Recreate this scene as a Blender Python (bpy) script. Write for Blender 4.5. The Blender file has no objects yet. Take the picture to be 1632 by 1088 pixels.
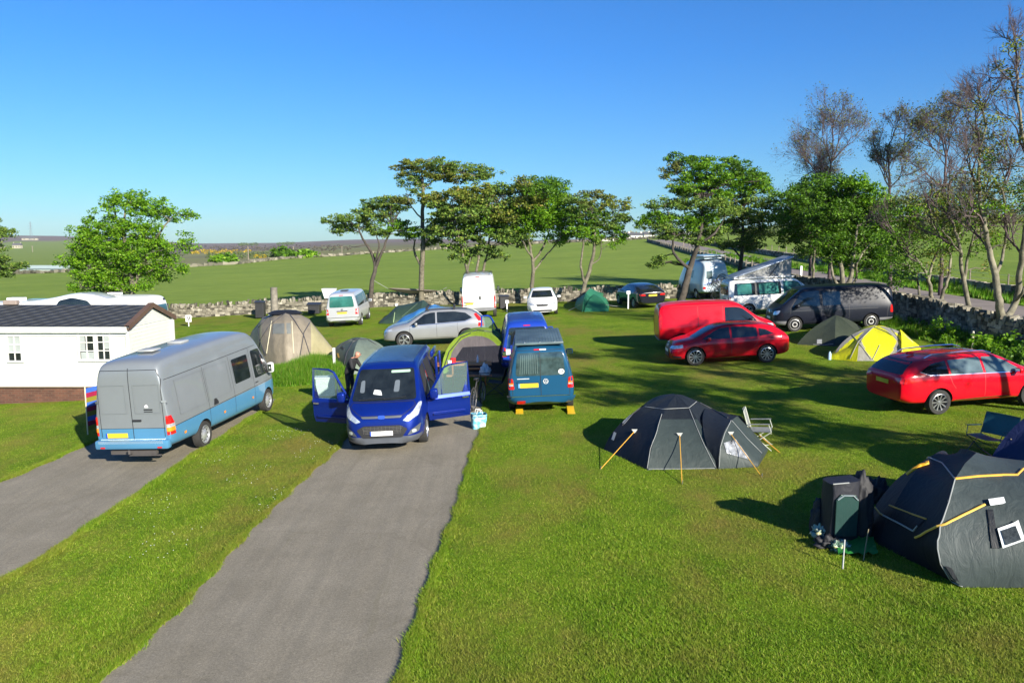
import bpy, bmesh, math, random
import numpy as np
from mathutils import Vector, Matrix
from mathutils.bvhtree import BVHTree
random.seed(11); RNG = np.random.default_rng(7)
SC = bpy.context.scene
COL = SC.collection
PI = math.pi
# ------------------------------------------------------------ camera and ground plane
F = 1280.0; PITCH = math.radians(6.95); CZ = 5.345
CP, SP = math.cos(PITCH), math.sin(PITCH)
GA, GB = .0445, .023
def G(x, y): return GA * x + GB * y
def ray(px, py):
    u = (px - 816) / F; v = (py - 544) / F
    return Vector((u, CP - v * SP, -SP - v * CP))
def gp(px, py):
    d = ray(px, py); t = CZ / (GA * d.x + GB * d.y - d.z)
    return Vector((d.x * t, d.y * t, CZ + d.z * t))
def at(px, py, y):
    d = ray(px, py); t = y / d.y
    return Vector((d.x * t, y, CZ + d.z * t))
def pxm(y): return F / y
# ------------------------------------------------------------ objects
def link(o, parent=None):
    COL.objects.link(o)
    if parent is not None: o.parent = parent
    return o
def tag(o, label=None, cat=None, group=None, kind=None):
    if label: o['label'] = label
    if cat: o['category'] = cat
    if group: o['group'] = group
    if kind: o['kind'] = kind
    return o
def empty(name, loc=(0, 0, 0), rz=0, label=None, cat=None, group=None):
    o = bpy.data.objects.new(name, None); o.location = loc; o.rotation_euler = (0, 0, rz)
    o.empty_display_size = .2
    link(o); return tag(o, label, cat, group)
class MB:
    def __init__(s): s.v = []; s.f = []; s.m = []
    def add(s, vs, fs, m=0):
        b = len(s.v); s.v += [tuple(p) for p in vs]
        for f in fs: s.f.append([b + i for i in f]); s.m.append(m)
        return s
    def box(s, c, d, m=0, rot=None, jit=0):
        vs = []
        for i in range(8):
            p = Vector(((i & 1) - .5, ((i >> 1) & 1) - .5, (i >> 2) - .5))
            p = Vector((p.x * d[0], p.y * d[1], p.z * d[2]))
            if jit: p += Vector((random.uniform(-jit, jit), random.uniform(-jit, jit), random.uniform(-jit, jit)))
            if rot is not None: p = rot @ p
            vs.append(p + Vector(c))
        return s.add(vs, [(0, 2, 3, 1), (4, 5, 7, 6), (0, 1, 5, 4), (2, 6, 7, 3), (0, 4, 6, 2), (1, 3, 7, 5)], m)
    def tube(s, pts, r, n=6, m=0, cap=True):
        pts = [Vector(p) for p in pts]
        if not hasattr(r, '__len__'): r = [r] * len(pts)
        b = len(s.v); prev = None
        for i, p in enumerate(pts):
            t = (pts[min(i + 1, len(pts) - 1)] - pts[max(i - 1, 0)])
            if t.length < 1e-9: t = Vector((0, 0, 1))
            t.normalize()
            a = prev if prev is not None else (Vector((1, 0, 0)) if abs(t.x) < .8 else Vector((0, 1, 0)))
            a = (a - t * a.dot(t)); a.normalize(); prev = a; c = t.cross(a)
            for k in range(n):
                an = 2 * PI * k / n
                s.v.append(tuple(p + (a * math.cos(an) + c * math.sin(an)) * r[i]))
        for i in range(len(pts) - 1):
            for k in range(n):
                k2 = (k + 1) % n
                s.f.append([b + i * n + k, b + i * n + k2, b + (i + 1) * n + k2, b + (i + 1) * n + k]); s.m.append(m)
        if cap:
            s.f.append([b + k for k in range(n)][::-1]); s.m.append(m)
            e = b + (len(pts) - 1) * n; s.f.append([e + k for k in range(n)]); s.m.append(m)
        return s
    def lathe(s, prof, n=24, m=0, mat=None, ms=None):
        """prof (radius, height) round local z, mat = placing matrix"""
        b = len(s.v); mat = mat or Matrix()
        for (r, h) in prof:
            for k in range(n):
                a = 2 * PI * k / n
                s.v.append(tuple(mat @ Vector((r * math.cos(a), r * math.sin(a), h))))
        for i in range(len(prof) - 1):
            for k in range(n):
                k2 = (k + 1) % n
                s.f.append([b + i * n + k, b + i * n + k2, b + (i + 1) * n + k2, b + (i + 1) * n + k]); s.m.append(ms[i] if ms else m)
        return s
    def prism(s, poly, z0, z1, m=0, mat=None):
        mat = mat or Matrix(); n = len(poly)
        vs = [mat @ Vector((x, y, z0)) for x, y in poly] + [mat @ Vector((x, y, z1)) for x, y in poly]
        fs = [list(range(n))[::-1], list(range(n, 2 * n))] + [[i, (i + 1) % n, n + (i + 1) % n, n + i] for i in range(n)]
        return s.add(vs, fs, m)
    def build(s, name, mats, parent=None, smooth=False, ang=40, loc=None, bevel=0):
        me = bpy.data.meshes.new(name); me.from_pydata(s.v, [], s.f)
        if not isinstance(mats, (list, tuple)): mats = [mats]
        for m in mats: me.materials.append(m)
        if len(mats) > 1: me.polygons.foreach_set('material_index', s.m)
        if bevel:
            bm = bmesh.new(); bm.from_mesh(me)
            bmesh.ops.bevel(bm, geom=list(bm.edges), offset=bevel, segments=2, affect='EDGES', profile=.5)
            bm.to_mesh(me); bm.free()
        if smooth:
            me.shade_smooth(); me.set_sharp_from_angle(angle=math.radians(ang))
        me.update()
        o = bpy.data.objects.new(name, me); link(o, parent)
        if loc is not None: o.location = loc
        return o
def copy_tree(o, parent=None):
    c = o.copy(); COL.objects.link(c); c.parent = parent
    for ch in list(o.children): copy_tree(ch, c)
    return c
# ------------------------------------------------------------ materials
def nodes(m):
    m.use_nodes = True; nt = m.node_tree; nt.nodes.clear()
    o = nt.nodes.new('ShaderNodeOutputMaterial'); b = nt.nodes.new('ShaderNodeBsdfPrincipled')
    nt.links.new(b.outputs[0], o.inputs[0]); return nt, b, o
def ramp(nt, fac, stops, interp='LINEAR'):
    r = nt.nodes.new('ShaderNodeValToRGB'); e = r.color_ramp.elements; r.color_ramp.interpolation = interp
    while len(e) < len(stops): e.new(.5)
    for i, (p, c) in enumerate(stops): e[i].position = p; e[i].color = (*c, 1)
    nt.links.new(fac, r.inputs[0]); return r.outputs[0]
def noise(nt, scale, detail=4, rough=.55, vec=None, dist=0):
    n = nt.nodes.new('ShaderNodeTexNoise'); n.inputs['Scale'].default_value = scale
    n.inputs['Detail'].default_value = detail; n.inputs['Roughness'].default_value = rough; n.inputs['Distortion'].default_value = dist
    if vec is not None: nt.links.new(vec, n.inputs['Vector'])
    return n.outputs['Fac']
def coords(nt, kind='Object', scale=None):
    t = nt.nodes.new('ShaderNodeTexCoord'); o = t.outputs[kind]
    if scale:
        mp = nt.nodes.new('ShaderNodeMapping'); mp.inputs['Scale'].default_value = scale; nt.links.new(o, mp.inputs[0]); o = mp.outputs[0]
    return o
def mix(nt, a, b, fac, mode='MIX'):
    n = nt.nodes.new('ShaderNodeMix'); n.data_type = 'RGBA'; n.blend_type = mode
    for idx, v in ((0, fac), (6, a), (7, b)):
        if hasattr(v, 'node'): nt.links.new(v, n.inputs[idx])
        elif isinstance(v, (int, float)): n.inputs[idx].default_value = v
        else: n.inputs[idx].default_value = (*v, 1)
    return n.outputs[2]
def bump(nt, b, h, strength=.3, dist=.02):
    n = nt.nodes.new('ShaderNodeBump'); n.inputs['Strength'].default_value = strength; n.inputs['Distance'].default_value = dist
    nt.links.new(h, n.inputs['Height']); nt.links.new(n.outputs[0], b.inputs['Normal'])
_M = {}
def M(name, col, rough=.5, metal=0, coat=0, var=.12, vs=3, bmp=0, bs=40, spec=.5, trans=0):
    if name in _M: return _M[name]
    m = bpy.data.materials.new(name); nt, b, o = nodes(m)
    c = coords(nt)
    f = noise(nt, vs, 5, .6, c)
    lo = [x * (1 - var) for x in col]; hi = [min(1, x * (1 + var)) for x in col]
    nt.links.new(ramp(nt, f, [(.3, lo), (.7, hi)]), b.inputs['Base Color'])
    b.inputs['Roughness'].default_value = rough; b.inputs['Metallic'].default_value = metal
    b.inputs['Coat Weight'].default_value = coat; b.inputs['Coat Roughness'].default_value = .06
    b.inputs['Specular IOR Level'].default_value = spec
    if trans: b.inputs['Transmission Weight'].default_value = trans
    if bmp: bump(nt, b, noise(nt, bs, 4, .6, c), bmp, .02)
    _M[name] = m; return m
def paint(name, col, flake=.0, rough=.32, metal=0.0, coat=.55):
    if name in _M: return _M[name]
    m = bpy.data.materials.new(name); nt, b, o = nodes(m)
    c = coords(nt)
    dirt = noise(nt, 1.6, 6, .65, c)
    nt.links.new(ramp(nt, dirt, [(.35, [x * .93 for x in col]), (.7, col)]), b.inputs['Base Color'])
    b.inputs['Roughness'].default_value = rough; b.inputs['Metallic'].default_value = metal
    b.inputs['Coat Weight'].default_value = coat; b.inputs['Coat Roughness'].default_value = .04; b.inputs['Specular IOR Level'].default_value = .2
    bump(nt, b, noise(nt, 2.2, 2, .5, c), .05, .03)
    _M[name] = m; return m
def island(name, stops, rough=.7, translucent=0, bmp=0, bs=30, nz=0):
    if name in _M: return _M[name]
    m = bpy.data.materials.new(name); nt, b, o = nodes(m)
    g = nt.nodes.new('ShaderNodeNewGeometry')
    col = ramp(nt, g.outputs['Random Per Island'], stops)
    if nz:
        n = noise(nt, nz, 4, .6, coords(nt)); col = mix(nt, col, ramp(nt, n, [(.35, (.55, .55, .55)), (.7, (1.2, 1.2, 1.2))]), 1.0, 'MULTIPLY')
    nt.links.new(col, b.inputs['Base Color']); b.inputs['Roughness'].default_value = rough
    b.inputs['Specular IOR Level'].default_value = .25
    if bmp: bump(nt, b, noise(nt, bs, 5, .6, coords(nt)), bmp, .03)
    if translucent:
        t = nt.nodes.new('ShaderNodeBsdfTranslucent'); nt.links.new(col, t.inputs[0])
        s = nt.nodes.new('ShaderNodeMixShader'); s.inputs[0].default_value = translucent
        nt.links.new(b.outputs[0], s.inputs[1]); nt.links.new(t.outputs[0], s.inputs[2]); nt.links.new(s.outputs[0], o.inputs[0])
    _M[name] = m; return m
BLACK = M('black_plastic', (.018, .018, .02), .55, bmp=.1)
TYRE = M('tyre_rubber', (.022, .021, .02), .85, var=.35, bmp=.3, bs=60)
ARCH = M('wheel_arch', (.01, .01, .01), .9)
CHROME = M('chrome', (.75, .76, .78), .15, 1, var=.05)
ALLOY = M('alloy', (.55, .56, .58), .28, .85, var=.08)
GLASS = M('dark_glass', (.012, .016, .018), .05, 0, 0, var=.6, vs=2, spec=.8)
GLASS_G = M('green_glass', (.03, .13, .11), .06, 0, 0, var=.4, vs=1.5, spec=.8)
GLASS_L = M('pale_glass', (.10, .14, .15), .05, 0, 0, var=.5, vs=1.2, spec=.8)
RED_L = M('red_lamp', (.55, .012, .01), .15, coat=1, var=.3, vs=12)
AMBER = M('amber_lamp', (.85, .25, .02), .2, coat=1)
WHITE_L = M('clear_lamp', (.62, .65, .68), .1, .5, coat=1, var=.35, vs=14)
PLATE_Y = M('yellow_plate', (.78, .52, .03), .4, var=.06)
PLATE_W = M('white_plate', (.8, .8, .78), .4, var=.05)
PLATE_B = M('plate_band', (.02, .07, .4), .4)
WHITE = M('white_plastic', (.75, .75, .73), .45)
STEEL = M('steel', (.4, .4, .42), .35, .8)
# ------------------------------------------------------------ camera, world, sun
cam = bpy.data.cameras.new('camera'); co = bpy.data.objects.new('camera', cam); COL.objects.link(co)
co.location = (0, 0, CZ); co.rotation_euler = (PI / 2 - PITCH, 0, 0)
cam.sensor_width = 36; cam.lens = F / 1632 * 36; cam.clip_end = 12000; cam.clip_start = .1
SC.camera = co
EL = math.radians(24); SX, SY = .58, -.815      # horizontal direction towards the sun
w = bpy.data.worlds.new('World'); SC.world = w; w.use_nodes = True
nt = w.node_tree; bg = nt.nodes['Background']
sk = nt.nodes.new('ShaderNodeTexSky'); sk.sky_type = 'NISHITA'; sk.sun_disc = False
sk.sun_elevation = EL; sk.sun_rotation = math.atan2(SX, SY)
sk.air_density = 1.0; sk.dust_density = .3; sk.ozone_density = 3.0; sk.altitude = 50
hs = nt.nodes.new('ShaderNodeMix'); hs.data_type = 'RGBA'; hs.blend_type = 'MULTIPLY'; hs.inputs[0].default_value = 1
hs.inputs[7].default_value = (.23, .50, .86, 1)     # clear, deep blue northern air
tcw = nt.nodes.new('ShaderNodeTexCoord'); spw = nt.nodes.new('ShaderNodeSeparateXYZ'); nt.links.new(tcw.outputs['Generated'], spw.inputs[0])
cr_ = nt.nodes.new('ShaderNodeValToRGB'); cr_.color_ramp.elements[0].position = 0; cr_.color_ramp.elements[0].color = (.27, .46, .60, 1); cr_.color_ramp.elements[1].position = .22; cr_.color_ramp.elements[1].color = (.155, .43, .76, 1)
nt.links.new(spw.outputs[2], cr_.inputs[0]); nt.links.new(cr_.outputs[0], hs.inputs[7])
nt.links.new(sk.outputs[0], hs.inputs[6]); nt.links.new(hs.outputs[2], bg.inputs[0]); bg.inputs[1].default_value = .098
sl = bpy.data.lights.new('sun', 'SUN'); sl.energy = 5.0; sl.angle = math.radians(.5); sl.color = (1, .93, .80)
so = bpy.data.objects.new('sun', sl); COL.objects.link(so); so.location = (20, -30, 30)
so.rotation_euler = Vector((SX * math.cos(EL), SY * math.cos(EL), math.sin(EL))).to_track_quat('Z', 'Y').to_euler()
SC.view_settings.view_transform = 'Standard'; SC.view_settings.look = 'None'; SC.view_settings.exposure = 1.13; SC.view_settings.gamma = 1
SC.render.engine = 'CYCLES'; SC.cycles.max_bounces = 6; SC.cycles.use_denoising = True
# ------------------------------------------------------------ terrain
NX = [-900, 0, 100, 320, 450, 560, 700, 800, 1000, 1116, 1300, 1632, 2600]
RY = [372, 375, 376, 388, 387, 382, 380, 385, 378, 370, 352, 340, 335]
ZW = [165, 163, 160, 156, 180, 189, 204, 221, 213, 230, 270, 280, 280]
def terr(x, y):
    if y < 120: return G(x, y)
    px = 816 + F * x / y
    zw = float(np.interp(px, NX, ZW))
    if y <= zw: return G(x, y)
    ry = float(np.interp(px, NX, RY))
    # screen height of the crest
    def proj(xx, yy, zz):
        d = (CZ - zz); zc = yy * CP + d * SP; return 544 + F * (d * CP - yy * SP) / zc
    pw = proj(x * zw / y, zw, G(x * zw / y, zw))
    t = math.log(y / zw) / math.log(3000 / zw)
    if y > 3001: return at(px, ry, 3000).z - (y - 3000) * .12
    g = t ** 1.0
    py = pw + (ry - pw) * g
    if px > 600: py += 5 * math.sin(PI * min(1, t * 1.0)) * 0
    return at(px, py, y).z
rows = [-60, -30, -10, 0, 5, 10, 20, 30, 40, 50, 60, 75, 90, 105, 119, 135, 150, 156, 163, 170, 180, 190, 200, 210, 221, 232, 250, 270, 282, 300, 330, 370, 420, 480, 560, 650, 760, 900, 1050, 1250, 1500, 1800, 2100, 2500, 3000, 3300, 5200]
us = np.linspace(-1.5, 1.5, 241)
V = []; C = []
def landcol(x, y):
    px = 816 + F * x / max(y, 1)
    zw = float(np.interp(px, NX, ZW))
    if y <= zw + 1: return (1, 0, 0)
    t = math.log(y / zw) / math.log(3000 / zw)
    n = math.sin(x * .013 + y * .004) + math.sin(x * .031 - y * .009)
    if px < 260:
        if t < .16: return (0, 0, 1)
        if t < .86 + .03 * n: return (.9, .12, 0)
        return (0, 1, 0)
    if px < 1020:
        if t < .25 + .05 * n: return (.1, .2, .7)
        if t < .62 + .08 * n: return (.3, .7, 0) if n > 0 else (.2, .3, .5)
        return (0, 1, 0)
    return (.9, .1, 0)
for y in rows:
    for u in us:
        x = u * (y + 90); V.append((x, y, terr(x, y))); C.append((*landcol(x, y), 1))
n = len(us)
Fc = [(i * n + j, i * n + j + 1, (i + 1) * n + j + 1, (i + 1) * n + j) for i in range(len(rows) - 1) for j in range(n - 1)]
me = bpy.data.meshes.new('ground'); me.from_pydata(V, [], Fc)
ca = me.color_attributes.new('land', 'FLOAT_COLOR', 'POINT'); ca.data.foreach_set('color', np.array(C, dtype=np.float32).ravel())
me.shade_smooth()
m = bpy.data.materials.new('meadow'); nt, b, o = nodes(m)
c = coords(nt)
big = noise(nt, .11, 5, .6, c); mid = noise(nt, .9, 5, .65, c); fine = noise(nt, 14, 6, .75, c); vf = noise(nt, 60, 4, .8, c)
g1 = ramp(nt, mid, [(.3, (.088, .160, .009)), (.5, (.135, .213, .012)), (.72, (.18, .245, .022))])
g2 = ramp(nt, fine, [(.25, (.42, .45, .3)), (.5, (.95, .97, .9)), (.75, (1.45, 1.35, 1.3))])
g = mix(nt, g1, g2, 1.0, 'MULTIPLY')
g = mix(nt, g, ramp(nt, vf, [(.3, (.5, .5, .5)), (.7, (1.35, 1.35, 1.2))]), .8, 'MULTIPLY')
brown = ramp(nt, noise(nt, .30, 7, .72, coords(nt, 'Object', (1, .6, 1))), [(.46, (0, 0, 0)), (.64, (.65, .65, .65))])
g = mix(nt, g, (.20, .15, .04), brown)
# pasture beyond the wall: even and a little duller
pc = coords(nt, 'Object', (.35, 1, 1))
past = ramp(nt, noise(nt, .12, 7, .7, pc), [(.3, (.130, .200, .030)), (.7, (.20, .265, .045))])
past = mix(nt, past, ramp(nt, noise(nt, 1.2, 7, .75, pc), [(.3, (.7, .72, .6)), (.7, (1.25, 1.22, 1.2))]), .9, 'MULTIPLY')
sep = nt.nodes.new('ShaderNodeSeparateXYZ'); nt.links.new(c, sep.inputs[0])
mr = nt.nodes.new('ShaderNodeMapRange'); mr.inputs[1].default_value = 54; mr.inputs[2].default_value = 57; nt.links.new(sep.outputs[1], mr.inputs[0])
g = mix(nt, g, past, mr.outputs[0])
at_ = nt.nodes.new('ShaderNodeVertexColor'); at_.layer_name = 'land'
sc_ = nt.nodes.new('ShaderNodeSeparateColor'); nt.links.new(at_.outputs[0], sc_.inputs[0])
moor = ramp(nt, noise(nt, .012, 8, .7, coords(nt, 'Object', (.6, 1, 1))), [(.3, (.10, .078, .070)), (.7, (.17, .13, .11))])
soil = ramp(nt, noise(nt, .03, 8, .7, c), [(.3, (.16, .14, .07)), (.7, (.22, .18, .11))])
g = mix(nt, g, moor, sc_.outputs[1]); g = mix(nt, g, soil, sc_.outputs[2])
nt.links.new(g, b.inputs['Base Color']); b.inputs['Roughness'].default_value = .95; b.inputs['Specular IOR Level'].default_value = .1
bump(nt, b, fine, .9, .05)
me.materials.append(m)
gr = bpy.data.objects.new('ground', me); link(gr); tag(gr, kind='structure')
# ------------------------------------------------------------ driveways
m = bpy.data.materials.new('tarmac'); nt, b, o = nodes(m)
c = coords(nt)
base = ramp(nt, noise(nt, 1.1, 7, .65, c), [(.3, (.175, .154, .112)), (.7, (.232, .206, .156))])
base = mix(nt, base, ramp(nt, noise(nt, 90, 5, .8, c), [(.3, (.5, .5, .5)), (.7, (1.4, 1.4, 1.4))]), 1.0, 'MULTIPLY')
wv = noise(nt, 2.2, 4, .5, coords(nt, 'Object', (2.6, .12, 1)), .3)
base = mix(nt, base, ramp(nt, wv, [(.4, (.93, .93, .93)), (.6, (1.05, 1.04, 1.03))]), .9, 'MULTIPLY')
base = mix(nt, base, ramp(nt, noise(nt, 32, 3, .7, c), [(.32, (.78, .78, .78)), (.5, (1, 1, 1)), (.68, (1.25, 1.24, 1.2))]), 1.0, 'MULTIPLY')
vor = nt.nodes.new('ShaderNodeTexVoronoi'); vor.feature = 'DISTANCE_TO_EDGE'; vor.inputs['Scale'].default_value = .35; nt.links.new(mix(nt, coords(nt), noise(nt, 1.3, 4, .6, c), .25), vor.inputs['Vector'])
base = mix(nt, base, ramp(nt, vor.outputs['Distance'], [(.0, (.72, .70, .66)), (.012, (1, 1, 1))]), .35, 'MULTIPLY')
moss = ramp(nt, noise(nt, 1.5, 6, .75, coords(nt, 'Object', (1.5, .2, 1))), [(.6, (0, 0, 0)), (.75, (.35, .35, .35))])
base = mix(nt, base, (.11, .10, .045), moss)
nt.links.new(base, b.inputs['Base Color']); b.inputs['Roughness'].default_value = .9
bump(nt, b, noise(nt, 90, 5, .8, c), .5, .01)
TARMAC = m
def strip(name, left, right, z=.006, seg=160, wob=.02, mat=TARMAC, soft=1.0):
    """a sheet between two edges given as photo points on the ground"""
    def rs(pts):
        P = [gp(*p) for p in pts]; L = [0]
        for a, b_ in zip(P, P[1:]): L.append(L[-1] + (b_ - a).length)
        out = []
        for i in range(seg + 1):
            t = L[-1] * i / seg
            out.append((float(np.interp(t, L, [p.x for p in P])), float(np.interp(t, L, [p.y for p in P]))))
        return out
    A, B = rs(left), rs(right); v = []; f = []; K = 6
    for i in range(seg + 1):
        ax, ay = A[i]; bx, by = B[i]
        ja = wob * (math.sin(i * .31) * .5 + math.sin(i * .83 + 1) * .3 + random.uniform(-1, 1) * .35); jb = wob * (math.sin(i * .27 + 2) * .5 + math.sin(i * .71) * .3 + random.uniform(-1, 1) * .35)
        for k in range(K + 1):
            t = k / K; x = ax + (bx - ax) * t; y = ay + (by - ay) * t
            if k == 0: x += ja
            if k == K: x += jb
            v.append((x, y, G(x, y) + z))
    for i in range(seg):
        for k in range(K): f.append((i * (K + 1) + k, i * (K + 1) + k + 1, (i + 1) * (K + 1) + k + 1, (i + 1) * (K + 1) + k))
    me = bpy.data.meshes.new(name); me.from_pydata(v, [], f); me.materials.append(mat); me.update()
    o = bpy.data.objects.new(name, me); link(o); tag(o, kind='structure')
    return o, A, B
DL1 = [(120, 1125), (152, 1088), (194, 1052), (284, 969), (371, 871), (437, 805), (500, 747), (528, 724), (548, 700), (575, 660), (600, 630)]
DR1 = [(625, 1125), (637, 1088), (644, 1068), (693, 914), (729, 817), (755, 720), (771, 683), (775, 664), (774, 650), (770, 640), (764, 630)]
DL2 = [(-160, 835), (0, 768), (40, 752), (90, 730), (130, 712), (160, 700), (215, 682), (262, 668), (300, 655), (340, 643), (372, 635)]
DR2 = [(-160, 1000), (0, 929), (82, 884), (136, 843), (226, 784), (313, 722), (354, 698), (395, 669), (420, 655), (440, 643), (446, 636)]
d1, A1, B1 = strip('driveway', DL1, DR1)
d2, A2, B2 = strip('driveway', DL2, DR2)
# lane beyond the wall
m = M('lane_tarmac', (.20, .165, .14), .9, var=.2, vs=.8)
v = []; ln = [(24.3, 5), (24.3, 40), (24.2, 52), (26.2, 75), (28, 93), (29.2, 113), (31, 135), (33, 160), (36, 200)]
for x, y in ln:
    for s_ in (-2.0, 2.0): v.append((x + s_, y, G(x + s_, y) + .03))
me = bpy.data.meshes.new('lane'); me.from_pydata(v, [], [(2 * i, 2 * i + 1, 2 * i + 3, 2 * i + 2) for i in range(len(ln) - 1)]); me.materials.append(m)
tag(link(bpy.data.objects.new('lane', me)), kind='structure')

# ------------------------------------------------------------ grass blades
def inpoly(px, py, A, B):
    """is x,y on a driveway; A, B its edges from near to far"""
    ys = [a[1] for a in A]
    xa = np.interp(py, ys, [a[0] for a in A]); xb = np.interp(py, [q[1] for q in B], [q[0] for q in B])
    return (px > xa + .015) & (px < xb - .015) & (py < max(ys))
def blades(name, X, Y, H, mat, wid=.007, lean=.5, zoff=0, kind='stuff', seed=1):
    r = np.random.default_rng(seed); N = len(X)
    a = r.uniform(0, 2 * PI, N); l = r.uniform(0, lean, N) * H; b_ = r.uniform(0, 2 * PI, N)
    w = wid * r.uniform(.6, 1.4, N); Z = GA * X + GB * Y + zoff
    V = np.empty((N, 3, 3), dtype=np.float32)
    V[:, 0, 0] = X - np.cos(a) * w; V[:, 0, 1] = Y - np.sin(a) * w; V[:, 0, 2] = Z
    V[:, 1, 0] = X + np.cos(a) * w; V[:, 1, 1] = Y + np.sin(a) * w; V[:, 1, 2] = Z
    V[:, 2, 0] = X + np.cos(b_) * l; V[:, 2, 1] = Y + np.sin(b_) * l; V[:, 2, 2] = Z + H * r.uniform(.6, 1, N)
    me = bpy.data.meshes.new(name); me.vertices.add(N * 3); me.vertices.foreach_set('co', V.ravel())
    me.loops.add(N * 3); me.loops.foreach_set('vertex_index', np.arange(N * 3, dtype=np.int32))
    me.polygons.add(N); me.polygons.foreach_set('loop_start', np.arange(0, N * 3, 3, dtype=np.int32))
    me.polygons.foreach_set('loop_total', np.full(N, 3, dtype=np.int32))
    me.update(calc_edges=True); me.materials.append(mat)
    o = bpy.data.objects.new(name, me); link(o)
    return o
m = bpy.data.materials.new('grass_blades'); nt, b, o = nodes(m)
ge = nt.nodes.new('ShaderNodeNewGeometry'); c = coords(nt)
br = noise(nt, .30, 7, .72, coords(nt, 'Object', (1, .6, 1)))
gcol = ramp(nt, ge.outputs['Random Per Island'], [(0, (.08, .165, .008)), (.45, (.150, .270, .012)), (.8, (.215, .325, .022)), (1, (.32, .33, .07))])
gcol = mix(nt, gcol, ramp(nt, noise(nt, .9, 5, .65, c), [(.3, (.72, .8, .6)), (.7, (1.25, 1.12, 1.2))]), .9, 'MULTIPLY')
gcol = mix(nt, gcol, (.24, .16, .045), ramp(nt, br, [(.46, (0, 0, 0)), (.64, (.7, .7, .7))]))
nt.links.new(gcol, b.inputs['Base Color']); b.inputs['Roughness'].default_value = .6; b.inputs['Specular IOR Level'].default_value = .2
t = nt.nodes.new('ShaderNodeBsdfTranslucent'); nt.links.new(gcol, t.inputs[0]); s = nt.nodes.new('ShaderNodeMixShader'); s.inputs[0].default_value = .25
nt.links.new(b.outputs[0], s.inputs[1]); nt.links.new(t.outputs[0], s.inputs[2]); nt.links.new(s.outputs[0], o.inputs[0])
GRASS = m
N = 900000
r = RNG
yy = 7.5 * (46 / 7.5) ** r.uniform(0, 1, N)        # density falls off with distance
xx = r.uniform(-.72, .72, N) * (yy + 1.5)
on = inpoly(xx, yy, A1, B1) | inpoly(xx, yy, A2, B2)
xx, yy = xx[~on], yy[~on]
hump = np.sin(xx * 1.7 + np.sin(yy * 1.1) * 2) * np.sin(yy * 1.3 + 1)
H = (.027 + .014 * hump + .018 * r.uniform(0, 1, len(xx))) * np.clip(1.1 + (12 - yy) * .05, .75, 1.35)
go = blades('grass', xx, yy, H, GRASS, wid=.0045, lean=1.2)
tag(go, 'short mown lawn grass with yellowed and brown patches', 'grass', kind='stuff')
# ragged tufts along the driveway edges
ex, ey = [], []
for E in (A1, B1, A2, B2):
    for (x0, y0), (x1, y1) in zip(E, E[1:]):
        k = 620 if y0 < 14 else 260
        t_ = r.uniform(0, 1, k); ex.append(x0 + (x1 - x0) * t_ + r.normal(0, .03, k) * (1.1 + .6 * np.sin(y0 * 5.2))); ey.append(y0 + (y1 - y0) * t_)
ex = np.concatenate(ex); ey = np.concatenate(ey)
tag(blades('edge_grass', ex, ey, .045 + .05 * r.uniform(0, 1, len(ex)), GRASS, .006, 1.0, seed=4), 'ragged grass creeping over the driveway edges', 'grass', kind='stuff')
# long grass mound behind the blue people carrier
P0 = gp(470, 600); k = 42000
a = r.uniform(0, 2 * PI, k); q = np.sqrt(r.uniform(0, 1, k))
lx = P0.x + .25 + np.cos(a) * q * 1.75; ly = P0.y + .6 + np.sin(a) * q * 2.6
lh = (.75 - .5 * q ** 2) * r.uniform(.5, 1.05, k) + .1 * np.sin(lx * 3)
LG = island('long_grass', [(0, (.05, .15, .004)), (.6, (.09, .22, .006)), (.9, (.15, .27, .015)), (1, (.3, .3, .09))], .6, .3)
tag(blades('long_grass', lx, ly, lh, LG, .012, .35, seed=5), 'tall unmown bright green grass mound behind the open-doored blue van', 'grass', kind='stuff')
# lane verge and wall foot growth
def verge(x0, x1, y0, y1, k, h, seed, lab, wid=.02):
    rr = np.random.default_rng(seed); x = rr.uniform(x0, x1, k); y = rr.uniform(y0, y1, k)
    cl = np.clip(np.sin(x * 2.1 + y * .7) * np.sin(y * 1.3 - x) + .7, .15, 1.6)
    return tag(blades('long_grass', x, y, h * cl * rr.uniform(.4, 1, k), LG, wid, .4, seed=seed), lab, 'grass', kind='stuff')
verge(26.6, 28.8, 20, 125, 30000, .55, 21, 'rough grass verge along the far side of the lane', .03)
verge(19.4, 21.8, 20, 100, 22000, .3, 22, 'rough grass verge between the wall and the lane', .03)
verge(16.6, 18.2, 24, 44, 24000, .45, 23, 'weeds and long grass at the foot of the lane wall', .018)
# daisies
k = 420
dx = r.uniform(-7.5, -3.6, k); dy = r.uniform(13, 22, k); ok = ~(inpoly(dx, dy, A1, B1) | inpoly(dx, dy, A2, B2)) & (np.sin(dx * 2.3) * np.sin(dy * 1.7) > .1)
mb = MB()
for x, y in zip(dx[ok], dy[ok]):
    z = G(x, y) + .055; s_ = .0065
    mb.add([(x - s_, y - s_, z), (x + s_, y - s_, z), (x + s_, y + s_, z + .004), (x - s_, y + s_, z + .004)], [(0, 1, 2, 3)])
tag(mb.build('daisies', M('petal', (.8, .8, .75), .6)), 'scattered tiny white daisies in the lawn strip between the driveways', 'flowers', kind='stuff')
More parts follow.
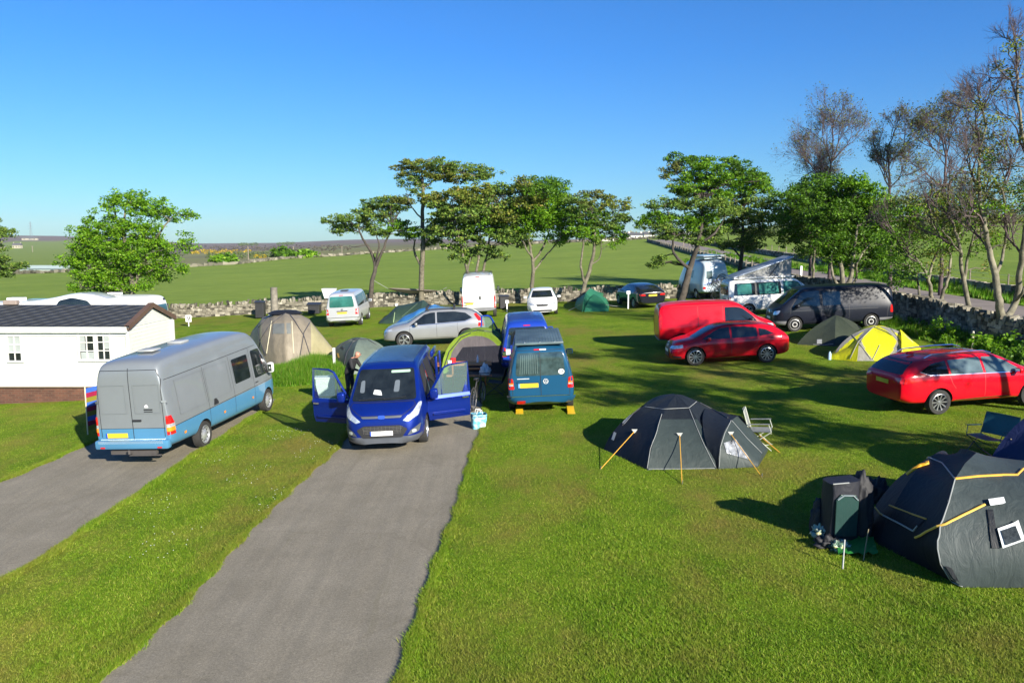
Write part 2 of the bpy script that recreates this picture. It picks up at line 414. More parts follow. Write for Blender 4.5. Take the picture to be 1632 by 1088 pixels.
# ------------------------------------------------------------ vehicles
def interp(tab, x): return float(np.interp(x, [a for a, _ in tab], [b for _, b in tab]))
def rpoly(pts, r=.05, n=3):
    out = []; N = len(pts)
    for i in range(N):
        a, b_, c = Vector(pts[i - 1]), Vector(pts[i]), Vector(pts[(i + 1) % N])
        u = (a - b_); v_ = (c - b_); k = min(r, u.length * .45, v_.length * .45); u.normalize(); v_.normalize()
        p, q = b_ + u * k, b_ + v_ * k
        for j in range(n + 1):
            t = j / n; out.append(tuple(p * (1 - t) ** 2 + b_ * 2 * t * (1 - t) + q * t * t))
    return out
def line2(pts, w):
    """thin quads along a 2-D polyline"""
    out = []
    for a, b_ in zip(pts, pts[1:]):
        a, b_ = Vector(a), Vector(b_); d = (b_ - a).normalized(); n = Vector((-d.y, d.x)) * w / 2
        out.append([tuple(a + n), tuple(b_ + n), tuple(b_ - n), tuple(a - n)])
    return out
class Car:
    def __init__(s, name, label, cat, top, belt, wid, zb, tumble=.28, wheels=(-1.3, 1.3), wr=.33, mats=None, cuts=(), paintfn=None, edge=.05, wbin=.0, crown=.02, group='vehicles parked on the camping field', lev=2):
        s.root = empty(name, label=label, cat=cat, group=group); s.wr = wr; s.wx = wheels; s.wid = wid
        mats = mats or [paint('paint', (.3, .3, .3))]
        s.mats = mats
        mb = MB(); K = 11
        for x, zt in top:
            wl = interp(wid, x); zw = min(interp(belt, x), zt - .05); b0 = interp(zb, x)
            wt = max(.1, wl - edge - tumble * (zt - zw)); h = zw - b0
            half = [(0, b0), (wl * .8, b0), (wl * .955, b0 + .07), (wl, b0 + .3 * h), (wl, b0 + .72 * h), (wl * .985 - wbin, zw),
                    ((wl * .97 + wt) / 2 + .01 - wbin, (zw + zt - .06) / 2), (wt, zt - .06), (wt - .09, zt - .008), (wt * .5, zt + crown * .7), (0, zt + crown)]
            ring = half + [(-y, z) for y, z in half[-2:0:-1]]
            mb.v += [(x, y, z) for y, z in ring]
        n = 2 * K - 2; S = len(top)
        for i in range(S - 1):
            for k in range(n): k2 = (k + 1) % n; mb.f.append([i * n + k, (i + 1) * n + k, (i + 1) * n + k2, i * n + k2])
        for base, rev in ((0, False), ((S - 1) * n, True)):
            for k in range(K - 1):
                a, b_ = k, k + 1; c, d = (n - k - 1) % n, (n - k) % n
                f = [a, b_, c, d] if k not in (0, K - 2) else ([a, b_, c] if k == 0 else [a, b_, d])
                if k == K - 2: f = [a, b_, d]
                f = [base + q for q in dict.fromkeys(f)]
                mb.f.append(f[::-1] if rev else f)
        mb.m = [0] * len(mb.f)
        me = bpy.data.meshes.new('tmp'); me.from_pydata(mb.v, [], mb.f)
        for m in mats: me.materials.append(m)
        bm = bmesh.new(); bm.from_mesh(me); bmesh.ops.recalc_face_normals(bm, faces=bm.faces); bm.to_mesh(me); bm.free()
        o = bpy.data.objects.new('tmp', me); COL.objects.link(o)
        md = o.modifiers.new('s', 'SUBSURF'); md.levels = lev; md.render_levels = lev
        dg = bpy.context.evaluated_depsgraph_get(); e = o.evaluated_get(dg); sm = bpy.data.meshes.new_from_object(e)
        bm = bmesh.new(); bm.from_mesh(sm); s.bvh = BVHTree.FromBMesh(bm); bm.free()
        o.modifiers.clear(); o.data = sm
        cm = MB()
        for x in wheels:
            for sd in (-1, 1):
                yy = interp(wid, x); c = Matrix.Translation((x, sd * (yy - .17), wr)) @ Matrix.Rotation(PI / 2, 4, 'X')
                pr = [(wr + .055) * 1.0] * 1
                R = wr + .06
                pts = [(R * math.cos(2 * PI * k / 28), R * math.sin(2 * PI * k / 28)) for k in range(28)]
                cm.prism(pts, -.24, .24, 1, c)
        co_ = cm.build('cut', mats); bmm = bmesh.new(); bmm.from_mesh(co_.data); bmesh.ops.recalc_face_normals(bmm, faces=bmm.faces); bmm.to_mesh(co_.data); bmm.free()
        for p in co_.data.polygons: p.material_index = 1
        md = o.modifiers.new('b', 'BOOLEAN'); md.object = co_; md.operation = 'DIFFERENCE'; md.solver = 'EXACT'
        bpy.context.view_layer.update()
        dg = bpy.context.evaluated_depsgraph_get(); fm = bpy.data.meshes.new_from_object(o.evaluated_get(dg))
        bpy.data.objects.remove(o); bpy.data.objects.remove(co_)
        bm = bmesh.new(); bm.from_mesh(fm)
        for (pc, pn) in cuts:
            bmesh.ops.bisect_plane(bm, geom=bm.verts[:] + bm.edges[:] + bm.faces[:], plane_co=pc, plane_no=pn, dist=.0005)
        if paintfn:
            for f in bm.faces:
                if f.material_index == 0: f.material_index = paintfn(f.calc_center_median())
        bm.to_mesh(fm); bm.free()
        fm.name = 'body'; fm.shade_smooth(); fm.set_sharp_from_angle(angle=math.radians(38))
        s.body = link(bpy.data.objects.new('body', fm), s.root)
        s.top = top
        for x in wheels:
            pass
    def patch(s, name, proj, polys, mat, off=.005, res=.10, parent=None, thick=0, label=None, smooth=True):
        if not isinstance(polys[0][0], (tuple, list, Vector)): polys = [polys]
        bm = bmesh.new()
        for poly in polys:
            vs = [bm.verts.new((p[0], p[1], 0)) for p in poly]; bm.faces.new(vs)
        us = [v.co.x for v in bm.verts]; vs_ = [v.co.y for v in bm.verts]
        for ax, lo, hi in ((0, min(us), max(us)), (1, min(vs_), max(vs_))):
            k = int((hi - lo) / res)
            for i in range(1, k + 1):
                c = lo + (hi - lo) * i / (k + 1); pc = (c, 0, 0) if ax == 0 else (0, c, 0); pn = (1, 0, 0) if ax == 0 else (0, 1, 0)
                bmesh.ops.bisect_plane(bm, geom=bm.verts[:] + bm.edges[:] + bm.faces[:], plane_co=pc, plane_no=pn, dist=1e-4)
        D = {'L': Vector((0, -1, 0)), 'R': Vector((0, 1, 0)), 'F': Vector((-1, 0, 0)), 'B': Vector((1, 0, 0)), 'T': Vector((0, 0, -1))}[proj]
        for v in bm.verts:
            a, b_ = v.co.x, v.co.y
            p = Vector((a, 0, b_)) if proj in 'LR' else (Vector((0, a, b_)) if proj in 'FB' else Vector((a, b_, 0)))
            h, nrm, _, _ = s.bvh.ray_cast(p - D * 6, D)
            if h is not None and abs(nrm.dot(D)) < .17: h = None
            k_ = 0
            while h is None and k_ < 60:
                k_ += 1; q = p.copy(); t_ = 1 - k_ * .008
                if proj in 'LR': q.x *= t_; q.z = 1 + (q.z - 1) * t_
                elif proj in 'FB': q.y *= t_; q.z = 1 + (q.z - 1) * t_
                else: q.x *= t_; q.y *= t_
                h, nrm, _, _ = s.bvh.ray_cast(q - D * 6, D)
                if h is not None and abs(nrm.dot(D)) < .17 and k_ < 59: h = None
            if h is None: h, nrm, _, _ = s.bvh.find_nearest(p)
            if nrm.dot(D) > 0: nrm = -nrm
            v.co = h + nrm * off
        bmesh.ops.recalc_face_normals(bm, faces=bm.faces)
        # make the normals face outward
        f = max(bm.faces, key=lambda q: q.calc_area())
        if f.normal.dot(D) > 0: bmesh.ops.reverse_faces(bm, faces=bm.faces)
        if thick:
            r_ = bmesh.ops.extrude_face_region(bm, geom=bm.faces[:])
            for v in [g_ for g_ in r_['geom'] if isinstance(g_, bmesh.types.BMVert)]: v.co -= D * thick
        me = bpy.data.meshes.new(name); bm.to_mesh(me); bm.free(); me.materials.append(mat)
        if smooth: me.shade_smooth(); me.set_sharp_from_angle(angle=math.radians(35))
        o = link(bpy.data.objects.new(name, me), parent or s.root)
        if label: o['label'] = label
        return o
    def both(s, name, poly, mat, **k):
        """the same patch on both flanks"""
        s.patch(name, 'L', poly, mat, **k); s.patch(name, 'R', poly, mat, **k)
    def pair(s, name, proj, poly, mat, **k):
        s.patch(name, proj, poly, mat, **k)
        if isinstance(poly[0][0], (tuple, list)): s.patch(name, proj, [[(-a, b_) for a, b_ in q][::-1] for q in poly], mat, **k)
        else: s.patch(name, proj, [(-a, b_) for a, b_ in poly][::-1], mat, **k)
    def wheels(s, style='multi', spokes=10, rimmat=None, wdt=.20, rr=None, fancy=True):
        rimmat = rimmat or ALLOY; rr = rr or s.wr * .68; wr = s.wr; base = None
        for x in s.wx:
            for sd in (-1, 1):
                y = sd * (interp(s.wid, x) - .015)
                mt = Matrix.Rotation(-PI / 2 * sd, 4, 'X')
                t = MB(); hw = wdt / 2
                t.lathe([(rr * .9, -wdt), (wr * .93, -wdt), (wr, -wdt + .03), (wr, -.03), (wr * .95, 0), (rr * 1.03, .004), (rr, -.006), (rr * .97, -.08)], 32, mat=mt)
                to = t.build('wheel', TYRE, s.root, True, 35, loc=(x, y, wr))
                m = MB()
                m.lathe([(rr * 1.0, -.004), (rr * .95, .0), (rr * .92, -.03), (rr * .9, -.07), (0.001, -.075)], 32, mat=mt, ms=[0, 0, 0, 1])
                if style == 'multi':
                    for k in range(spokes):
                        a = 2 * PI * k / spokes
                        for da in ((-.10, .10) if spokes <= 7 else (0,)):
                            c0 = Vector((math.cos(a + da * .4) * rr * .12, math.sin(a + da * .4) * rr * .12, -.02)); c1 = Vector((math.cos(a + da * 1.5) * rr * .95, math.sin(a + da * 1.5) * rr * .95, -.012))
                            d = (c1 - c0).normalized(); n_ = Vector((-d.y, d.x, 0)); w0, w1 = rr * .05, rr * .075
                            vs = [c0 + n_ * w0, c0 - n_ * w0, c1 - n_ * w1, c1 + n_ * w1]; vs += [v - Vector((0, 0, .035)) for v in vs]
                            m.add([mt @ v for v in vs], [(0, 1, 2, 3), (0, 4, 5, 1), (1, 5, 6, 2), (3, 2, 6, 7), (0, 3, 7, 4)])
                    m.lathe([(0.001, -.008), (rr * .17, -.012), (rr * .2, -.04)], 16, mat=mt)
                elif style == 'steel':
                    m.lathe([(rr * .88, -.03), (rr * .8, -.045), (rr * .6, -.03), (rr * .42, -.012), (rr * .36, .0), (rr * .2, .012), (0.001, .014)], 28, mat=mt)
                    for k in range(10):
                        a = 2 * PI * k / 10; m.box(mt @ Vector((math.cos(a) * rr * .7, math.sin(a) * rr * .7, -.034)), (.035, .012, .035), 1)
                elif style == 'ring':
                    m.lathe([(rr * .88, -.05), (rr * .62, -.06), (rr * .55, -.02)], 28, mat=mt, m=1)
                    m.lathe([(rr * .55, -.02), (rr * .5, .0), (rr * .36, .0), (rr * .33, -.02)], 28, mat=mt, m=0)
                    m.lathe([(rr * .3, -.02), (0.001, .0)], 20, mat=mt, m=1)
                m.build('rim', [rimmat, ARCH], to, True, 30)
    def blob(s, name, c, d, mat, parent=None, r=.4):
        """rounded block"""
        bm = bmesh.new(); bmesh.ops.create_cube(bm, size=1)
        bmesh.ops.subdivide_edges(bm, edges=bm.edges[:], cuts=3, use_grid_fill=True)
        for v in bm.verts:
            q = v.co.copy(); sph = q.normalized() * .6; v.co = q.lerp(sph, r); v.co = Vector((v.co.x * d[0], v.co.y * d[1], v.co.z * d[2])) + Vector(c)
        me = bpy.data.meshes.new(name); bm.to_mesh(me); bm.free(); me.materials.append(mat); me.shade_smooth()
        return link(bpy.data.objects.new(name, me), parent or s.root)
    def mirrors(s, x, z, mat, size=(.12, .22, .17), out=.14, sides=(-1, 1), glassdir=-1):
        w_ = interp(s.wid, x)
        for sd in sides:
            b_ = s.blob('wing_mirror', (x, sd * (w_ + out * .7), z), size, mat)
            g_ = MB(); g_.box((x + glassdir * (size[0] * .5), sd * (w_ + out * .7), z), (.008, size[1] * .75, size[2] * .75)); g_.build('mirror_glass', CHROME, b_)
            a = MB(); a.tube([(x, sd * (w_ - .08), z - size[2] * .35), (x, sd * (w_ + out * .5), z - size[2] * .3)], .022, 6); a.build('mirror_arm', BLACK, b_)
    def handles(s, xs, z, mat, sides='LR'):
        for sd in sides:
            for x in xs: s.patch('door_handle', sd, rpoly([(x - .1, z - .018), (x + .1, z - .012), (x + .1, z + .018), (x - .1, z + .012)], .015), mat, off=.02, thick=-.0, res=.06)
    def gaps(s, polyl, sides='LR', w=.012):
        for sd in sides:
            ps = []
            for pl in polyl: ps += line2(pl, w)
            s.patch('door_seam', sd, ps, BLACK, off=.0025, res=.09)
    def place(s, lx, ly, wx, wy, yaw):
        """put the point lx,ly of the vehicle on the ground point wx,wy"""
        c, n = math.cos(yaw), math.sin(yaw)
        ox, oy = wx - (lx * c - ly * n), wy - (lx * n + ly * c)
        s.root.location = (ox, oy, G(ox, oy)); 
        # stand on the slope
        fz = G(c, n); sz = G(-n, c)
        X = Vector((c, n, fz)).normalized(); Y = Vector((-n, c, sz)); Z = X.cross(Y).normalized(); Y = Z.cross(X)
        R = Matrix((X, Y, Z)).transposed()
        s.root.rotation_euler = R.to_euler()
def emblem(car, proj, u, v, r, kind='ring', name='badge', mat=None):
    mat = mat or CHROME; N = 20
    ps = []
    for k in range(N):
        a, b_ = 2 * PI * k / N, 2 * PI * (k + 1) / N
        ps.append([(u + r * math.cos(a), v + r * math.sin(a)), (u + r * math.cos(b_), v + r * math.sin(b_)), (u + r * .82 * math.cos(b_), v + r * .82 * math.sin(b_)), (u + r * .82 * math.cos(a), v + r * .82 * math.sin(a))])
    if kind == 'vw':
        ps += line2([(u - r * .4, v + r * .75), (u, v + r * .08), (u + r * .4, v + r * .75)], r * .16)
        ps += line2([(u - r * .78, v + r * .3), (u - r * .4, v - r * .7), (u, v + r * .0), (u + r * .4, v - r * .7), (u + r * .78, v + r * .3)], r * .16)
    car.patch(name, proj, ps, mat, off=.012, res=9, smooth=False)
T5TOP = [(-2.50, 1.45), (-2.49, 1.72), (-2.42, 1.88), (-2.2, 1.95), (-1.2, 1.975), (0, 1.97), (.75, 1.955), (1.05, 1.91), (1.22, 1.81), (1.6, 1.52), (1.92, 1.27), (2.05, 1.17), (2.25, 1.05), (2.35, .92), (2.385, .75), (2.39, .6)]
def t5(name, label, col, lwb=0, wheels='multi', glass=GLASS, high=0, lower=None, rim=None, cat='van', metal=0):
    e = .4 * lwb; sh = lambda x: x - e if x < .1 else x
    p = paint(name + '_paint', col, metal=metal, coat=.2 if lwb else .55)
    c = Car(name, label, cat, [(x - (.4 * lwb if x < 0 else 0), z) for x, z in T5TOP], [(-3, 1.03), (1.5, 1.03), (1.95, 1.0), (2.25, .86), (2.39, .5)],
            [(-2.5 - e, .88), (-2.4 - e, .935), (-2.1 - e, .952), (1.5, .952), (2.0, .92), (2.2, .84), (2.33, .72), (2.39, .55)],
            [(-2.5 - e, .40), (-2.3 - e, .30), (2.1, .26), (2.39, .32)], tumble=.20, wheels=(-1.5 - e, 1.5), wr=.335, mats=[p, ARCH, lower or p],
            cuts=[((0, 0, .5), (0, 0, 1))] if lower else (), paintfn=(lambda q: 2 if q.z < .5 and abs(q.x + e / 2) > 1.9 else 0) if lower else None, crown=.02)
    c.pp = p
    # windscreen and tail
    c.patch('windscreen', 'F', rpoly([(-.76, 1.235), (.76, 1.235), (.645, 1.84), (-.645, 1.84)], .07), GLASS, off=.006)
    c.patch('bonnet_seam', 'F', line2([(-.78, 1.16), (-.6, 1.19), (.6, 1.19), (.78, 1.16)], .015), BLACK, off=.004)
    c.pair('headlight', 'F', rpoly([(.52, .76), (.80, .80), (.84, .98), (.56, .93)], .05), WHITE_L, off=.008)
    c.patch('grille', 'F', rpoly([(-.48, .76), (.48, .76), (.5, .86), (-.5, .86)], .03), BLACK, off=.008)
    c.patch('lower_grille', 'F', rpoly([(-.6, .38), (.6, .38), (.55, .52), (-.55, .52)], .03), BLACK, off=.008)
    emblem(c, 'F', 0, .88, .075, 'vw')
    c.patch('number_plate', 'F', [(-.26, .56), (.26, .56), (.26, .67), (-.26, .67)], PLATE_W, off=.015)
    c.both('front_side_window', rpoly([(.38, 1.12), (1.62, 1.12), (1.2, 1.70), (1.0, 1.78), (.38, 1.80)], .05), glass, off=.006)
    c.gaps([[(.32, .40), (.32, 1.88)], [(1.72, .78), (1.66, 1.1), (1.28, 1.74)], [(-.80 - e * .3, .42), (-.80 - e * .3, 1.88)], [(-.8, .42), (1.1, .42)]])
    c.mirrors(1.42, 1.16, p)
    c.handles((.50, ), .98, p)
    return c
def rear_t5(c, e=0, glass=GLASS, plate=True):
    c.patch('rear_window', 'B', rpoly([(-.70, 1.15), (.70, 1.15), (.635, 1.76), (-.635, 1.76)], .09), glass, off=.006)
    c.pair('tail_light', 'B', rpoly([(.74, .74), (.90, .74), (.90, 1.08), (.78, 1.06)], .03), RED_L, off=.012)
    c.pair('reversing_light', 'B', rpoly([(.765, .86), (.885, .86), (.885, .93), (.775, .93)], .02), WHITE_L, off=.018)
    c.patch('rear_bumper', 'B', rpoly([(-.93, .34), (.93, .34), (.93, .56), (-.93, .56)], .05), c.pp, off=.05, thick=-.0)
    c.patch('bumper_step', 'B', line2([(-.9, .575), (.9, .575)], .03), CHROME, off=.05)
    c.patch('high_brake_light', 'B', [(-.12, 1.80), (.12, 1.80), (.12, 1.83), (-.12, 1.83)], RED_L, off=.012)
    c.patch('tailgate_handle', 'B', rpoly([(-.3, .90), (.3, .90), (.3, .95), (-.3, .95)], .01), BLACK, off=.012)

# ---- grey over blue long high-roof van
silver = paint('van_grey', (.215, .235, .25), rough=.4, metal=.25); blue_l = paint('van_sky_blue', (.065, .20, .34), rough=.35)
v = Car('high_roof_van', 'long grey high-roofed panel van with a sky-blue lower half, parked on the left driveway', 'van',
        [(-3.63, 1.95), (-3.62, 2.22), (-3.58, 2.40), (-3.45, 2.50), (-3.1, 2.555), (-1, 2.60), (.9, 2.60), (1.35, 2.56), (1.62, 2.42), (1.85, 2.18), (2.15, 1.80), (2.42, 1.45), (2.56, 1.33), (2.8, 1.18), (2.9, 1.0), (2.935, .8), (2.94, .62)],
        [(-3.63, 1.15), (1.9, 1.12), (2.5, 1.05), (2.8, .9), (2.94, .55)],
        [(-3.63, .92), (-3.55, .955), (-3.2, .966), (1.9, .966), (2.4, .94), (2.7, .86), (2.85, .76), (2.94, .6)],
        [(-3.63, .46), (-3.4, .42), (-1, .34), (2.6, .28), (2.94, .34)], tumble=.115, wheels=(-2.0125, 2.0125), wr=.345, mats=[silver, ARCH, blue_l], edge=.03, crown=.05,
        cuts=[((0, 0, .93), (0, 0, 1)), ((-3.4, 0, .93), (1, 0, 0))], paintfn=lambda q: 2 if q.z < .93 else 0)
SPR = v
v.root['group'] = 'vehicles parked on the camping field'
v.patch('windscreen', 'F', rpoly([(-.78, 1.42), (.78, 1.42), (.74, 2.10), (-.74, 2.10)], .08), GLASS)
v.both('front_side_window', rpoly([(1.22, 1.18), (2.32, 1.18), (2.20, 1.42), (1.80, 2.0), (1.22, 2.0)], .06), GLASS)
v.patch('side_window', 'R', rpoly([(-.05, 1.26), (.95, 1.26), (.95, 1.95), (-.05, 1.95)], .07), GLASS)
for x in (-.08, .99): v.patch('window_edge', 'R', line2([(x, 1.22), (x, 1.99)], .03), silver, off=.015)
# pressed side panels: raised beads
for x0, x1 in ((-3.1, -1.75), (-1.62, -.35)):
    bead = line2([(x0, 1.14), (x0 + .02, 1.98)], .035) + line2([(x1, 1.14), (x1, 1.98)], .035) + line2([(x0, 1.14), (x1, 1.14)], .02) + line2([(x0, 1.98), (x1, 1.98)], .02)
    for sd in 'LR': v.patch('pressed_panel_bead', sd, bead, silver, off=.012)
v.gaps([[(-3.5, 2.07), (1.6, 2.12)], [(-1.67, .5), (-1.69, 2.06)], [(-.2, .4), (-.2, 2.07)], [(1.1, .4), (1.1, 2.1)], [(2.38, .7), (2.40, 1.2), (2.25, 1.45), (1.85, 2.06)], [(-3.55, .93), (2.6, .97)]], w=.014)
v.patch('sliding_rail_lock', 'R', rpoly([(-1.46, .98), (-1.20, .98), (-1.20, 1.04), (-1.30, 1.14), (-1.40, 1.14)], .02), BLACK, off=.02)
v.handles((1.25,), 1.06, BLACK)
for x in (-3.0, -.9, .9): v.patch('side_marker', 'R', rpoly([(x - .05, .64), (x + .05, .64), (x + .05, .70), (x - .05, .70)], .01), AMBER, off=.012)
v.mirrors(2.02, 1.36, WHITE, size=(.14, .17, .30), out=.20)
v.wheels('steel', rimmat=M('steel_rim', (.42, .43, .44), .4, .6), wdt=.21)
# rear doors
bead = lambda x0, x1, z0, z1, w=.028: line2([(x0, z0), (x0, z1)], w) + line2([(x1, z0), (x1, z1)], w) + line2([(x0, z0), (x1, z0)], w * .6) + line2([(x0, z1), (x1, z1)], w * .6)
for x0, x1 in ((-.76, -.12), (.10, .74)): v.patch('door_panel_bead', 'B', bead(x0, x1, 1.30, 1.98), silver, off=.014)
v.patch('rear_door_seam', 'B', line2([(-.01, .60), (-.01, 2.38)], .016) + line2([(-.80, .72), (-.80, 2.1), (-.70, 2.33), (.70, 2.33), (.80, 2.1), (.80, .72)], .014) + line2([(-.82, .93), (.82, .93)], .010), BLACK, off=.004)
v.patch('door_handle', 'B', rpoly([(-.26, 1.10), (-.02, 1.10), (-.02, 1.15), (-.26, 1.15)], .02), BLACK, off=.03)
for y in (.9, -.88):
    for z in (1.55,): v.patch('door_hinge', 'B', rpoly([(y - .11, z), (y + .08, z), (y + .08, z + .05), (y - .11, z + .05)], .01), silver, off=.04)
v.patch('sticker', 'B', line2([(-.55, 1.38), (-.33, 1.38)], .03) + line2([(-.55, 1.33), (-.33, 1.33)], .02), BLACK, off=.008)
v.patch('sticker', 'B', rpoly([(-.46, 1.43), (-.35, 1.43), (-.36, 1.48), (-.42, 1.51)], .02), WHITE, off=.008)
for sd in (-1, 1):
    for z0, z1, m_ in ((1.02, 1.22, RED_L), (.94, 1.02, WHITE_L), (.84, .94, AMBER), (.76, .84, RED_L)):
        a, b_ = (.86, .95) if sd > 0 else (-.95, -.86)
        v.patch('tail_light', 'B', [(a, z0), (b_, z0), (b_, z1), (a, z1)], m_, off=.018, res=.05)
        v.patch('tail_light', 'L' if sd > 0 else 'R', [(-3.60, z0), (-3.42, z0), (-3.44, z1), (-3.60, z1)] if z0 < 1 else [(-3.60, z0), (-3.44, z0), (-3.52, z1), (-3.60, z1)], m_, off=.014, res=.05)
v.patch('plate_recess', 'B', rpoly([(.05, .70), (.78, .70), (.78, .88), (.05, .88)], .02), paint('recess_blue', (.06, .20, .33)), off=.012)
v.patch('number_plate', 'B', [(.13, .71), (.65, .71), (.65, .82), (.13, .82)], PLATE_Y, off=.025)
v.patch('plate_band', 'B', [(.65, .71), (.69, .71), (.69, .82), (.65, .82)], PLATE_B, off=.026)
mb = MB(); mb.box((-3.68, 0, .56), (.20, 1.86, .22)); bo = mb.build('rear_bumper', blue_l, v.root, True, 40, bevel=.05)
mb = MB()
for r_ in range(3):
    for k in range(38): mb.box((-3.66 + r_ * .03 - .02, -.80 + k * .0432 + (r_ % 2) * .02, .672), (.014, .028, .008), 0, Matrix.Rotation(.6, 3, 'Z'))
mb.build('step_tread', M('tread', (.5, .6, .68), .3, .5), bo)
for r_ in range(4):
    mb = MB()
    for k in range(38): mb.box((-3.782, -.80 + k * .0432 + (r_ % 2) * .02, .60 + r_ * .018), (.008, .026, .009))
    mb.build('step_tread', _M['tread'], bo)
for y in (-.72, .72): MB().box((-3.785, y, .50), (.01, .11, .035)).build('reflector', RED_L, bo)
mb = MB(); mb.box((-3.66, 0, .36), (.10, 1.15, .09)); mb.tube([(-3.75, .02, .36), (-3.86, .02, .38), (-3.86, .02, .46)], .028, 8); mb.box((-3.72, -.3, .30), (.05, .8, .03))
mb.build('tow_bar', M('rusty_steel', (.10, .09, .085), .6, .4), v.root)
for x in (-2.5, -1.1): MB().box((x, .05, 2.655), (.40, .40, .05)).build('roof_vent', M('vent_grey', (.33, .34, .34), .5), v.root, True, bevel=.015)
W = gp(330, 712); v.place(-2.0125, -.95, W.x, W.y, math.atan2(.994, .107))

# ---- blue people carrier with open doors
cb = (.008, .028, .30)
BLUE = paint('deep_blue', (.004, .020, .20), rough=.32, metal=.35)
PEWTER = M('pewter_trim', (.12, .13, .15), .4, .4)
v = Car('passenger_van', 'metallic deep blue passenger van facing us with both front doors flung open, on the driveway', 'van',
        [(-2.50, 1.45), (-2.49, 1.74), (-2.42, 1.90), (-2.2, 1.965), (-1, 1.985), (0, 1.98), (.65, 1.965), (.95, 1.92), (1.12, 1.82), (1.5, 1.50), (1.80, 1.27), (1.95, 1.19), (2.2, 1.08), (2.36, .97), (2.43, .82), (2.45, .62)],
        [(-3, 1.05), (1.4, 1.04), (1.9, 1.0), (2.3, .85), (2.45, .5)],
        [(-2.5, .9), (-2.4, .965), (-2, .99), (1.4, .99), (1.9, .97), (2.15, .92), (2.35, .80), (2.45, .62)],
        [(-2.5, .38), (-2.3, .28), (2.1, .22), (2.45, .26)], tumble=.19, wheels=(-1.4665, 1.4665), wr=.345, mats=[BLUE, ARCH, PEWTER], crown=.03,
        cuts=[((0, 0, .42), (0, 0, 1))], paintfn=lambda q: 2 if (q.z < .42 and q.x > 2.0) else 0)
CUS = v; v.pp = BLUE
v.patch('windscreen', 'F', rpoly([(-.80, 1.20), (.80, 1.20), (.68, 1.845), (-.68, 1.845)], .07), GLASS)
v.patch('sun_strip', 'F', rpoly([(.12, 1.755), (.60, 1.755), (.60, 1.81), (.12, 1.81)], .025), M('pale_green_card', (.32, .48, .36), .5), off=.009)
v.patch('dashboard_paper', 'F', rpoly([(-.28, 1.33), (-.05, 1.30), (-.10, 1.40), (-.26, 1.42)], .02), M('paper', (.7, .72, .72), .6), off=.009)
v.patch('seat_back', 'F', rpoly([(.22, 1.36), (.36, 1.36), (.36, 1.60), (.24, 1.60)], .04), M('seat_grey', (.10, .12, .14), .7), off=.009)
v.patch('seat_back', 'F', rpoly([(-.62, 1.36), (-.50, 1.36), (-.52, 1.62), (-.62, 1.60)], .04), M('seat_grey', (.10, .12, .14), .7), off=.009)
v.patch('wiper', 'F', line2([(-.62, 1.215), (-.1, 1.24), (.05, 1.235)], .014) + line2([(.0, 1.225), (.55, 1.25)], .014), BLACK, off=.02)
v.patch('bonnet_seam', 'F', line2([(-.80, 1.10), (-.74, 1.18), (.74, 1.18), (.80, 1.10)], .012) + line2([(-.80, 1.10), (-.5, .92), (.5, .92), (.80, 1.10)], .012), BLACK, off=.004)
v.pair('bonnet_crease', 'F', line2([(.55, 1.14), (.42, .96)], .012), BLUE, off=.012)
v.pair('headlight', 'F', rpoly([(.50, .80), (.62, .76), (.86, .88), (.93, 1.12), (.86, 1.14), (.74, .98)], .03), WHITE_L, off=.012)
v.patch('grille_bar', 'F', rpoly([(-.46, .865), (.46, .865), (.50, .91), (-.50, .91)], .02), PEWTER, off=.022)
hexg = rpoly([(-.44, .70), (.44, .70), (.62, .60), (.48, .40), (-.48, .40), (-.62, .60)], .04)
v.patch('grille', 'F', hexg, BLACK, off=.012)
gl = []
for k in range(5): gl += line2([(-.50 + .02 * k, .66 - k * .036), (.50 - .02 * k, .66 - k * .036)], .009)
for k in range(11): gl += line2([(-.45 + k * .09, .50), (-.45 + k * .09, .68)], .007)
v.patch('grille_mesh', 'F', gl, CHROME, off=.02)
v.patch('bumper_skirt', 'F', rpoly([(-.80, .27), (.80, .27), (.86, .36), (.50, .38), (-.50, .38), (-.86, .36)], .03), PEWTER, off=.03)
v.pair('fog_light_surround', 'F', rpoly([(.60, .44), (.86, .50), (.90, .68), (.68, .56)], .03), PEWTER, off=.02)
v.pair('fog_light', 'F', rpoly([(.70, .49), (.80, .49), (.80, .57), (.70, .57)], .04), WHITE_L, off=.03)
emblem(v, 'F', 0, .888, .045); v.patch('badge', 'F', rpoly([(-.085, .85), (.085, .85), (.085, .925), (-.085, .925)], .037), PLATE_B, off=.03, res=.3)
v.patch('number_plate', 'F', [(-.26, .46), (.26, .46), (.26, .57), (-.26, .57)], PLATE_W, off=.04)
v.patch('plate_band', 'F', [(-.29, .46), (-.26, .46), (-.26, .57), (-.29, .57)], PLATE_B, off=.04)
v.patch('roof_panel', 'T', rpoly([(-2.2, -.62), (.75, -.62), (.75, .62), (-2.2, .62)], .06), M('roof_matt', (.035, .06, .12), .22, .2, var=.35), off=.004)
for y in (-.66, .66): v.patch('roof_rail', 'T', line2([(-2.2, y), (.8, y)], .03), BLUE, off=.03)
dark = M('cab_interior', (.012, .012, .014), .8, var=.5)
for sd in 'LR':
    v.patch('door_opening', sd, rpoly([(.10, .42), (1.0, .42), (1.18, .80), (1.24, 1.10), (.98, 1.68), (.80, 1.80), (.10, 1.82)], .05), dark, off=.004)
v.patch('sliding_door_opening', 'L', rpoly([(-1.05, .42), (.02, .42), (.02, 1.82), (-1.05, 1.82)], .05), dark, off=.004)
v.patch('rear_side_window', 'R', rpoly([(-2.25, 1.15), (-.1, 1.15), (-.1, 1.74), (-2.15, 1.72)], .06), GLASS)
